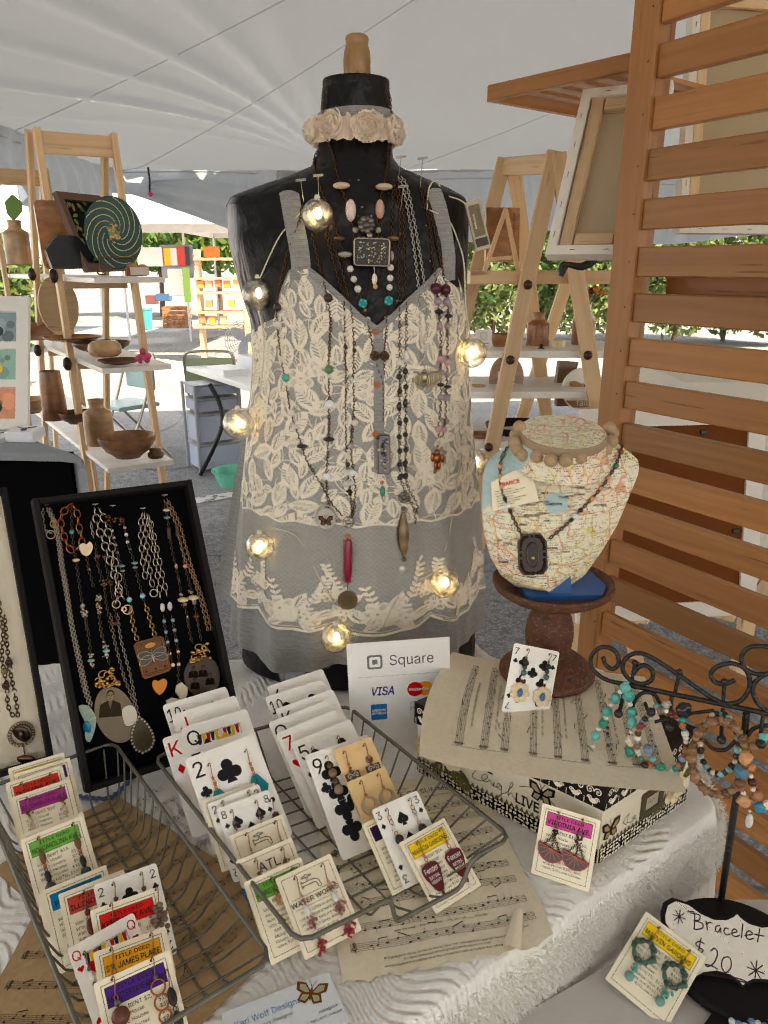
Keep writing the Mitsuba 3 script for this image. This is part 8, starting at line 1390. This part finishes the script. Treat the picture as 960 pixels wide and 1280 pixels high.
# canvases seen from behind
def canvas(label, o, x, y, w, h, idn=0, bw=.028):
    k = thing('stretched_canvas', label, 'canvas'); M = frame(o, x, y); m = MB(M); m.prism(sbox(-w / 2, 0, w / 2, h), -.012, -.010, C(178, 160, 130)); put(k + '__canvas', m, 'print_matte')
    m = MB(M); m.prism(sbox(-w / 2, 0, w / 2, h).difference(sbox(-w / 2 + .022, .022, w / 2 - .022, h - .022)), -.0135, .0135, C(226, 220, 208)); put(k + '__folded_edge', m, 'print_matte')
    for a, b in (((-w / 2 + .04, .022), (-w / 2 + .04, h - .022)), ((w / 2 - .04, .022), (w / 2 - .04, h - .022)), ((-w / 2 + .058, .04), (w / 2 - .058, .04)), ((-w / 2 + .058, h - .04), (w / 2 - .058, h - .04))): m = MB(M); m.board((*a, .0), (*b, .0), bw, .018, (0, 0, 1), idn=idn); put(k + '__stretcher_bar', m, 'pine')
    m = MB(M); [m.slab((sx * (w / 2 - .011), y_, .0142), .0015, .012, .0012, C(120, 118, 112), ax=(1, 0, 0)) for sx in (-1, 1) for y_ in np.arange(.05, h, .075)]; [m.slab((x_, y_, .0142), .012, .0015, .0012, C(120, 118, 112)) for y_ in (.011, h - .011) for x_ in np.arange(-w / 2 + .06, w / 2, .075)]; put(k + '__staple', m, 'metal', kind='stuff')
    return k
bl_, tl_ = at(683, 322, 1.80), at(730, 117, 1.98); ud = unit(tl_ - bl_); xd = unit(V(ud[1], -ud[0], 0)); canvas('white edged canvas seen from the back leaning beneath the slatted shelf', bl_ + xd * .10, xd, tl_ - bl_, .20, np.linalg.norm(tl_ - bl_), 2)
br = thing('iron_bracket', 'curved black iron easel bracket under the leaning canvas', 'bracket'); P = spline(np.array([at(701, 341, 1.79), at(703, 331, 1.79), at(712, 331, 1.79), at(728, 333, 1.80), (at(745, 322, 1.81)), at(757, 300, 1.83), at(762, 280, 1.85)]), 6); m = MB(); m.tube(P, np.interp(np.linspace(0, 1, len(P)), [0, .3, .6, 1], [.006, .006, .010, .009]), C(16, 16, 18), 10); m.tube([at(701, 345, 1.79), at(708, 332, 1.79)], .006, C(16, 16, 18), 8); put(br, m, 'black_iron')
cb = at(842, 292, 2.15); canvas('large canvas seen from the back through the upper gaps of the slatted wall', cb + V(.40, .08, 0), V(1, .2, 0), V(0, .10, 1), .80, .60, 6)
hbd = thing('hardboard_panel', 'brown hardboard backed picture with white frame standing behind the slatted wall', 'picture'); o = at(845, 745, 1.95); Mh = frame(o + V(.0, 0, -.02), V(1, .12, 0), V(0, .16, 1)); m = MB(Mh); m.prism(sbox(-.24, 0, .19, .50), -.006, .0, C(112, 66, 34)); put(hbd + '__back', m, 'print_matte'); m = MB(Mh); m.prism(sbox(-.29, -.045, .24, .55).difference(sbox(-.24, 0, .19, .50)), -.012, .008, C(220, 214, 204)); put(hbd + '__frame', m, 'satin'); m = MB(Mh); [m.slab((x, y, .003), .018, .012, .006, C(16, 14, 14)) for x, y in ((-.13, .48), (-.04, .47), (.06, .48), (.17, .2), (.16, .02))]; put(hbd + '__clip', m, 'satin', kind='stuff')
bench = thing('slatted_bench', 'low pale wooden slatted bench behind the slatted wall', 'bench')
for i in range(6): a = onz(745 + i * 34, 752 - i * 1, .42); m = MB(); m.board(a + V(0, -.15, 0), a + V(.42, .42, 0), .07, .02, (0, 0, 1), idn=i + 2); put(bench + '__slat', m, 'pine')
for dx in (.05, .62): a = onz(745, 752, .38) + V(dx, .1, 0); m = MB(); m.board(a, a * [1, 1, 0] + V(0, 0, .01), .05, .05, (0, 1, 0), idn=3); put(bench + '__leg', m, 'pine')
# ---------------------------------------------------------------- further off under the tent
C_LEG = [at(262, 480, 5.62), at(274, 503, 5.60), at(278, 528, 5.58), at(268, 558, 5.56), onz(251, 593, .01)]
wt = thing('folding_table', 'white folding table with black legs beyond the dress form on the left', 'table'); z_t = .74; c0, c1 = onz(233, 461, z_t), onz(330, 492, z_t); u = unit(c1 - c0); v = unit(V(-u[1], u[0], 0)); m = MB(); m.board(c0 + v * .36 - u * .0, c0 + v * .36 + u * 1.5, .72, .04, (0, 0, 1), C(225, 225, 222), .004); put(wt + '__tabletop', m, 'satin')
m = MB(); m.tube(spline(np.array(C_LEG), 6), .017, C(22, 22, 24), 8); put(wt + '__leg', m, 'satin')
for s in (.64,):
    b = c0 + u * .22 + v * s; m = MB(); m.tube(spline(np.array([b + V(0, 0, -.02), b + u * .12 + V(0, 0, -.18), b + u * .10 + V(0, 0, -.34), b * [1, 1, 0] - u * .04 + V(0, 0, .01)]), 6), .016, C(26, 26, 28), 8); put(wt + '__leg', m, 'satin'); b2 = c0 + u * 1.3 + v * s; m = MB(); m.tube([b2 + V(0, 0, -.02), b2 * [1, 1, 0] + V(0, 0, .01)], .016, C(26, 26, 28), 8); put(wt + '__leg', m, 'satin')
dc = thing('drawer_cart', 'grey plastic drawer cart with see through drawers under the white folding table', 'drawers'); a = onz(236, 584, .0) + u * .0; m = MB()
scene['frosted_plastic'] = two(prin(V(.62, .64, .68), roughness=.35, specular=.4))
for du in (0, .28):
    for dv in (0, .36): m = MB(); p = a + u * du + v * dv; m.tube([p + V(0, 0, .01), p + V(0, 0, .70)], .013, C(150, 152, 156), 6); put(dc + '__post', m, 'satin')
for z0, z1 in ((.02, .22), (.24, .46), (.48, .58), (.60, .69)):
    m = MB(); p = a + u * .14 + v * .18; m.board(p + V(0, 0, (z0 + z1) / 2) - u * .125, p + V(0, 0, (z0 + z1) / 2) + u * .125, .33, z1 - z0 - .02, (0, 0, 1), C(150, 156, 172) * (.75 + .5 * rnd.random()), .004); put(dc + '__drawer', m, 'satin'); m = MB(); m.board(p + V(0, 0, z1) - u * .13, p + V(0, 0, z1) + u * .13, .36, .012, (0, 0, 1), C(140, 142, 146)); put(dc + '__shelf', m, 'satin')
for i, (s, t, w, d, h, c, l) in enumerate(((.55, .42, .32, .24, .12, C(215, 215, 220), 'white carton box on the white folding table'), (.62, .12, .34, .2, .05, C(226, 226, 226), 'flat white box at the front of the white folding table'))): k = thing('carton', l, 'box'); m = MB(); p = c0 + u * s + v * t + V(0, 0, .02 + h / 2); m.board(p - u * w / 2, p + u * w / 2, d, h, (0, 0, 1), c, .003); put(k, m, 'satin')
k = thing('plastic_bag', 'crumpled pale plastic bag on the white folding table', 'bag'); m = MB(); m.ball(c0 + u * .95 + v * .55 + V(0, 0, .11), (.16, .14, .10), C(205, 210, 216), 3, jit=.9); put(k, m, 'satin')
def folding_chair(label, px, py, sc_, yaw, padc):
    k = thing('folding_chair', label, 'chair'); o = onz(px, py, 0.0); M = trans(o[0], o[1], 0) @ rotz(yaw); TB = C(176, 168, 150)
    for sx in (-1, 1):
        m = MB(M); m.tube(spline([V(sx * .21, -.20, .0), V(sx * .21, .02, .44), V(sx * .21, .16, .80), V(sx * .19, .18, .86)], 5), .012, TB, 8); put(k + '__leg', m, 'metal'); m = MB(M); m.tube([V(sx * .19, .26, .0), V(sx * .19, -.14, .45)], .012, TB, 8); put(k + '__leg', m, 'metal')
    m = MB(M); m.tube(spline([V(-.20, .17, .83), V(-.15, .185, .875), V(.15, .185, .875), V(.20, .17, .83)], 6), .012, TB, 8); put(k + '__top_rail', m, 'metal'); m = MB(M); m.slab((0, .0, .46), .40, .38, .035, padc, .01); put(k + '__seat', m, 'satin'); m = MB(M); m.slab((0, .155, .70), .40, .02, .24, padc, .008); put(k + '__backrest', m, 'satin')
folding_chair('folding chair with sage green back behind the white folding table', 272, 560, 1, math.pi + .1, C(140, 150, 120)); folding_chair('folding chair with grey blue pad behind the left ladder shelf', 165, 572, 1, -.7, C(140, 165, 165))
k = thing('desk_fan', 'small white desk fan at the far side of the white folding table', 'fan'); o = at(306, 425, 6.3); m = MB(frame(o, V(1, .3, 0), V(0, 0, 1)))
for r_i in np.linspace(.03, .16, 8): m.tube([(r_i * math.cos(a), r_i * math.sin(a), .03 * (1 - (r_i / .16) ** 2)) for a in np.linspace(0, 6.283, 28, endpoint=False)], .003, C(200, 200, 204), 5, closed=True)
[m.tube([(0, 0, .03), (.16 * math.cos(a), .16 * math.sin(a), 0)], .002, C(200, 200, 204), 4) for a in np.arange(16) * .3927]; put(k + '__grille', m, 'satin'); m = MB(frame(o, V(1, .3, 0), V(0, 0, 1))); [m.ball((.07 * math.cos(a), .07 * math.sin(a), -.02), (.07, .04, .006), C(190, 194, 200), 2, rotz(a)) for a in (.3, 2.4, 4.5)]; put(k + '__blade', m, 'satin', kind='stuff'); m = MB(); m.tube([o + V(0, .03, -.02), o + V(0, .03, -.30)], .016, C(210, 210, 212), 8); m.tube([o + V(0, .03, -.30), o + V(0, .03, -.32)], .10, C(210, 210, 212), 16); put(k + '__stand', m, 'satin')
k = thing('plastic_basin', 'mint green plastic basin on the ground beside the dress', 'basin'); o = onz(292, 606, .0); m = MB(trans(*o)); m.lathe([(0, .01), (.10, .01), (.105, .0), (.145, .11), (.158, .114), (.158, .12), (.14, .117), (.10, .02), (0, .02)], seg=28, col=C(110, 190, 165)); put(k, m, 'satin')
ct_ = thing('cloth_table', 'table under a long white cloth seen through the slatted wall', 'table'); o = at(905, 462, 4.3); m = MB(); W_, D_, Hh = .75, .5, .74; ring = np.array([(-W_, -D_), (W_, -D_), (W_, D_), (-W_, D_), (-W_, -D_)], float); ring = resample(ring, n=120); L_ = np.arange(120); z_o = o[2]
P = np.stack([np.column_stack([o[0] + .35 + ring[:, 0] * (1 + k_ * .04) + .018 * k_ * np.sin(L_ * 1.1), o[1] + ring[:, 1] * (1 + k_ * .06) + .018 * k_ * np.cos(L_ * 1.3), np.full(120, z_o - k_ * (z_o - .03))]) for k_ in np.linspace(0, 1, 10)]); m.grid(P, C(214, 206, 192)); m.grid(np.stack([P[0], P[0] * [0, 0, 1] + [o[0] + .35, o[1], 0]]), C(214, 206, 192)); put(ct_, m, 'print_matte')
# ---------------------------------------------------------------- outside: stalls, goods, greenery
def stall(label, px, Y, w, h, cloth=(.8, .8, .8)):
    k = thing('market_stall', label, 'stall'); o = onz(px, 400, 0); o = V((px - 480) / FOCAL * Y / .98, Y, 0); hw = w / 2
    for sx in (-1, 1):
        for sy in (0, 1): m = MB(); m.tube([o + V(sx * hw, sy * w, 0), o + V(sx * hw, sy * w, h)], .025, C(200, 200, 200), 6); put(k + '__post', m, 'satin')
    m = MB(); a = [o + V(-hw, 0, h), o + V(hw, 0, h), o + V(hw, w, h), o + V(-hw, w, h)]; pk = o + V(0, hw, h + .75)
    for i in range(4): q, r_ = a[i], a[(i + 1) % 4]; m.add([q, r_, pk], [[0, 1, 2]], cloth); m.add([q, r_, r_ - V(0, 0, .25), q - V(0, 0, .25)], [[0, 1, 2, 3]], cloth)
    put(k + '__canopy', m, 'painted'); return o
o = stall('white peaked market stall in the bright light beyond the tent, left', 215, 13.5, 3.4, 2.5); stall('white peaked market stall further right beyond the tent', 330, 17.0, 3.0, 2.5); stall('white peaked market stall at the far left beyond the tent', 60, 17, 3.2, 2.5)
def hang(name, label, cat, x0, y0, x1, y1, Y, col, th_=.03, mat='painted'):
    k = thing(name, label, cat); a, b = at(x0, y1, Y), at(x1, y0, Y); m = MB(); m.slab(((a[0] + b[0]) / 2, Y, (a[2] + b[2]) / 2), b[0] - a[0], th_, b[2] - a[2], col, .01); put(k, m, mat); return k
hang('notice_board', 'grey notice board with towels beyond the tent', 'panel', 203, 306, 240, 348, 15.2, C(150, 150, 160)); hang('towel', 'yellow towel hanging on the grey panel', 'towel', 206, 310, 213, 332, 15.1, C(235, 190, 50)); hang('towel', 'white towel hanging on the grey panel', 'towel', 214, 310, 221, 332, 15.1, C(230, 225, 220)); hang('towel', 'red towel hanging on the grey panel', 'towel', 222, 308, 231, 332, 15.1, C(205, 70, 60)); hang('towel', 'dark towel hanging at the right of the grey panel', 'towel', 232, 308, 236, 332, 15.1, C(60, 60, 66))
hang('poster', 'orange poster beyond the tent', 'poster', 255, 308, 274, 321, 14.8, C(235, 130, 60)); hang('signboard', 'wide white signboard left of the towels beyond the tent', 'signboard', 173, 309, 202, 333, 15.1, C(235, 233, 230)); hang('signboard', 'white hanging sheet below the towels', 'sheet', 212, 336, 232, 370, 15.0, C(232, 230, 226)); hang('banner', 'narrow green banner beside the white sheet', 'banner', 231, 334, 236, 378, 14.9, C(150, 190, 90))
k = thing('waste_bin', 'teal waste bin outside the tent', 'bin'); q = onz(184.5, 412, 0.005); m = MB(trans(*q)); m.lathe([(0, .01), (.12, .01), (.16, .50), (.175, .50), (.175, .54), (.155, .54), (.115, .03), (0, .03)], seg=20, col=C(70, 165, 155)); put(k, m, 'painted')
k = thing('crate', 'open brown wooden slatted crate outside the tent', 'crate'); q = onz(220, 410, .005)
for i in range(5):
    for yy in (0, .42): m = MB(); m.board(q + V(-.34, yy, .05 + .115 * i), q + V(.34, yy, .05 + .115 * i), .018, .085, (0, 0, 1), idn=i); put(k + '__slat', m, 'bowl_wood')
    for xx in (-.33, .33): m = MB(); m.board(q + V(xx, 0, .05 + .115 * i), q + V(xx, .42, .05 + .115 * i), .018, .085, (0, 0, 1), idn=i); put(k + '__slat', m, 'bowl_wood')
for xx in (-.32, .32):
    for yy in (.015, .405): m = MB(); m.board(q + V(xx, yy, .0), q + V(xx, yy, .56), .04, .03, (0, 1, 0), idn=2); put(k + '__corner_post', m, 'bowl_wood')
hang('cloth_bundle', 'blue cloth bundle above the crate outside', 'bundle', 197, 367, 213, 376, 15.6, C(110, 150, 200), .2); hang('cloth_bundle', 'red and white bundle left of the blue bundle', 'bundle', 184, 369, 196, 380, 15.7, C(190, 120, 110), .2)
ws = thing('display_rack', 'pale wooden display rack with orange goods outside the tent', 'rack')
for y in (324, 348, 366, 390, 408): a, b = at(245, y, 13.2), at(305, y, 13.2); m = MB(); m.board(a, b * [1, 1, 0] + V(0, 0, a[2]), .4, .04, (0, 0, 1), idn=2); put(ws + '__board', m, 'pine')
for x in (246, 304): a, b = at(x, 312, 13.2), at(x, 470, 13.2); b[2] = .01; m = MB(); m.board(a, b * [0, 0, 1] + a * [1, 1, 0], .05, .3, (0, 1, 0), idn=1); put(ws + '__post', m, 'pine')
rq = random.Random(2)
for i, (x, y) in enumerate(((252, 360), (262, 360), (273, 359), (284, 360), (296, 358), (254, 404), (266, 404), (280, 404), (262, 384), (290, 384))): k = thing('craft_box', f'{("orange", "tan", "rust")[i % 3]} craft box, {("first", "second", "third", "fourth", "fifth")[i if i < 5 else i - 5 if i < 8 else i - 8]} from the left on the {"upper" if i < 5 else "lower" if i < 8 else "middle"} board of the outside rack', 'box', 'craft boxes on the outside rack'); m = MB(); p = at(x, y, 13.1); m.slab(p + V(0, 0, .06), .10, .12, .12, [C(225, 140, 60), C(205, 170, 120), C(190, 120, 80)][i % 3], .008); put(k, m, 'painted')
scene['foliage'] = {'type': 'principledthin', 'base_color': VC, 'roughness': .55, 'diff_trans': .9, 'specular': .3} if False else {'type': 'principledthin', 'base_color': VC, 'roughness': .55, 'diff_trans': .9}
def bush(name, label, cat, c, r, n, seed, col=(.12, .18, .07), lf=.10, trunk=None):
    k = thing(name, label, cat); g_ = np.random.default_rng(seed); c, r = np.asarray(c, float), np.asarray(r, float); P = g_.normal(size=(n * 3, 3)); P /= np.linalg.norm(P, axis=1)[:, None]; P *= g_.random((n * 3, 1)) ** .33
    d = meshkit.fbm(P * 2.6 + seed, 3, seed); P = P[d > .46][:n]; Q = c + P * r; nn_ = len(Q); u = g_.normal(size=(nn_, 3)); u /= np.linalg.norm(u, axis=1)[:, None]; w = np.cross(u, g_.normal(size=(nn_, 3))); w /= np.linalg.norm(w, axis=1)[:, None]; s = lf * (.6 + .8 * g_.random((nn_, 1)))
    v = np.stack([Q - u * s, Q + w * s * .45, Q + u * s, Q - w * s * .45], 1).reshape(-1, 3); cc = np.repeat(np.array(col) * (.6 + .8 * g_.random((nn_, 1))) * (1 + .3 * g_.normal(size=(nn_, 3)) * [.4, .2, .3]), 4, 0); m = MB(); m.add(v, np.arange(4 * nn_).reshape(-1, 4), np.clip(cc, .01, .6)); put(k + '__crown', m, 'foliage', kind='stuff')
    if trunk: m = MB(); m.tube(spline(np.array([V(c[0], c[1], 0), V(c[0] + .05, c[1], c[2] * .5), c]), 4), np.linspace(trunk, trunk * .5, 9), C(80, 62, 48), 8); put(k + '__trunk', m, 'satin')
for i, (x, Y, h) in enumerate(((560, 17, 3.3), (610, 16, 3.2), (665, 17, 2.9), (720, 16, 3.3), (775, 17, 3.1), (830, 16, 3.4), (890, 17, 3.2), (950, 16, 3.1))): bush('hedge_shrub', ('leafy shrub of the sunlit hedge, half behind the dress at its right edge', 'leafy hedge shrub beyond the small easel', 'leafy hedge shrub beyond the brown jar on the right shelf', 'leafy hedge shrub beyond the leaning canvas', 'leafy hedge shrub just right of the slatted wall post', 'second hedge shrub seen through the slats, counting from the post', 'third hedge shrub seen through the slats, counting from the post', 'hedge shrub seen through the slats at the right edge')[i], 'shrub', V((x - 480) / FOCAL * Y / .99, Y, h * .56), (1.1, .9, h * .52), 4200, 30 + i, (.19, .25, .10), .085, .05); labels[[q for q in labels if q.startswith('hedge_shrub')][-1]]['group'] = 'shrubs of the sunlit hedge'
bush('tree', 'bright green tree at the far left edge beyond the rack', 'tree', at(-6, 372, 10), (.75, .7, .75), 2600, 3, (.14, .20, .07), .08, .06); bush('tree', 'green tree between the white stalls beyond the tent', 'tree', at(268, 285, 24), (1.5, 1.2, 1.3), 2200, 4, (.14, .22, .06), .16, .1); bush('tree', 'low green treetops behind the far stalls at the left', 'tree', at(196, 308, 26), (2.4, 1.2, .8), 2200, 5, (.12, .2, .06), .16, .1)
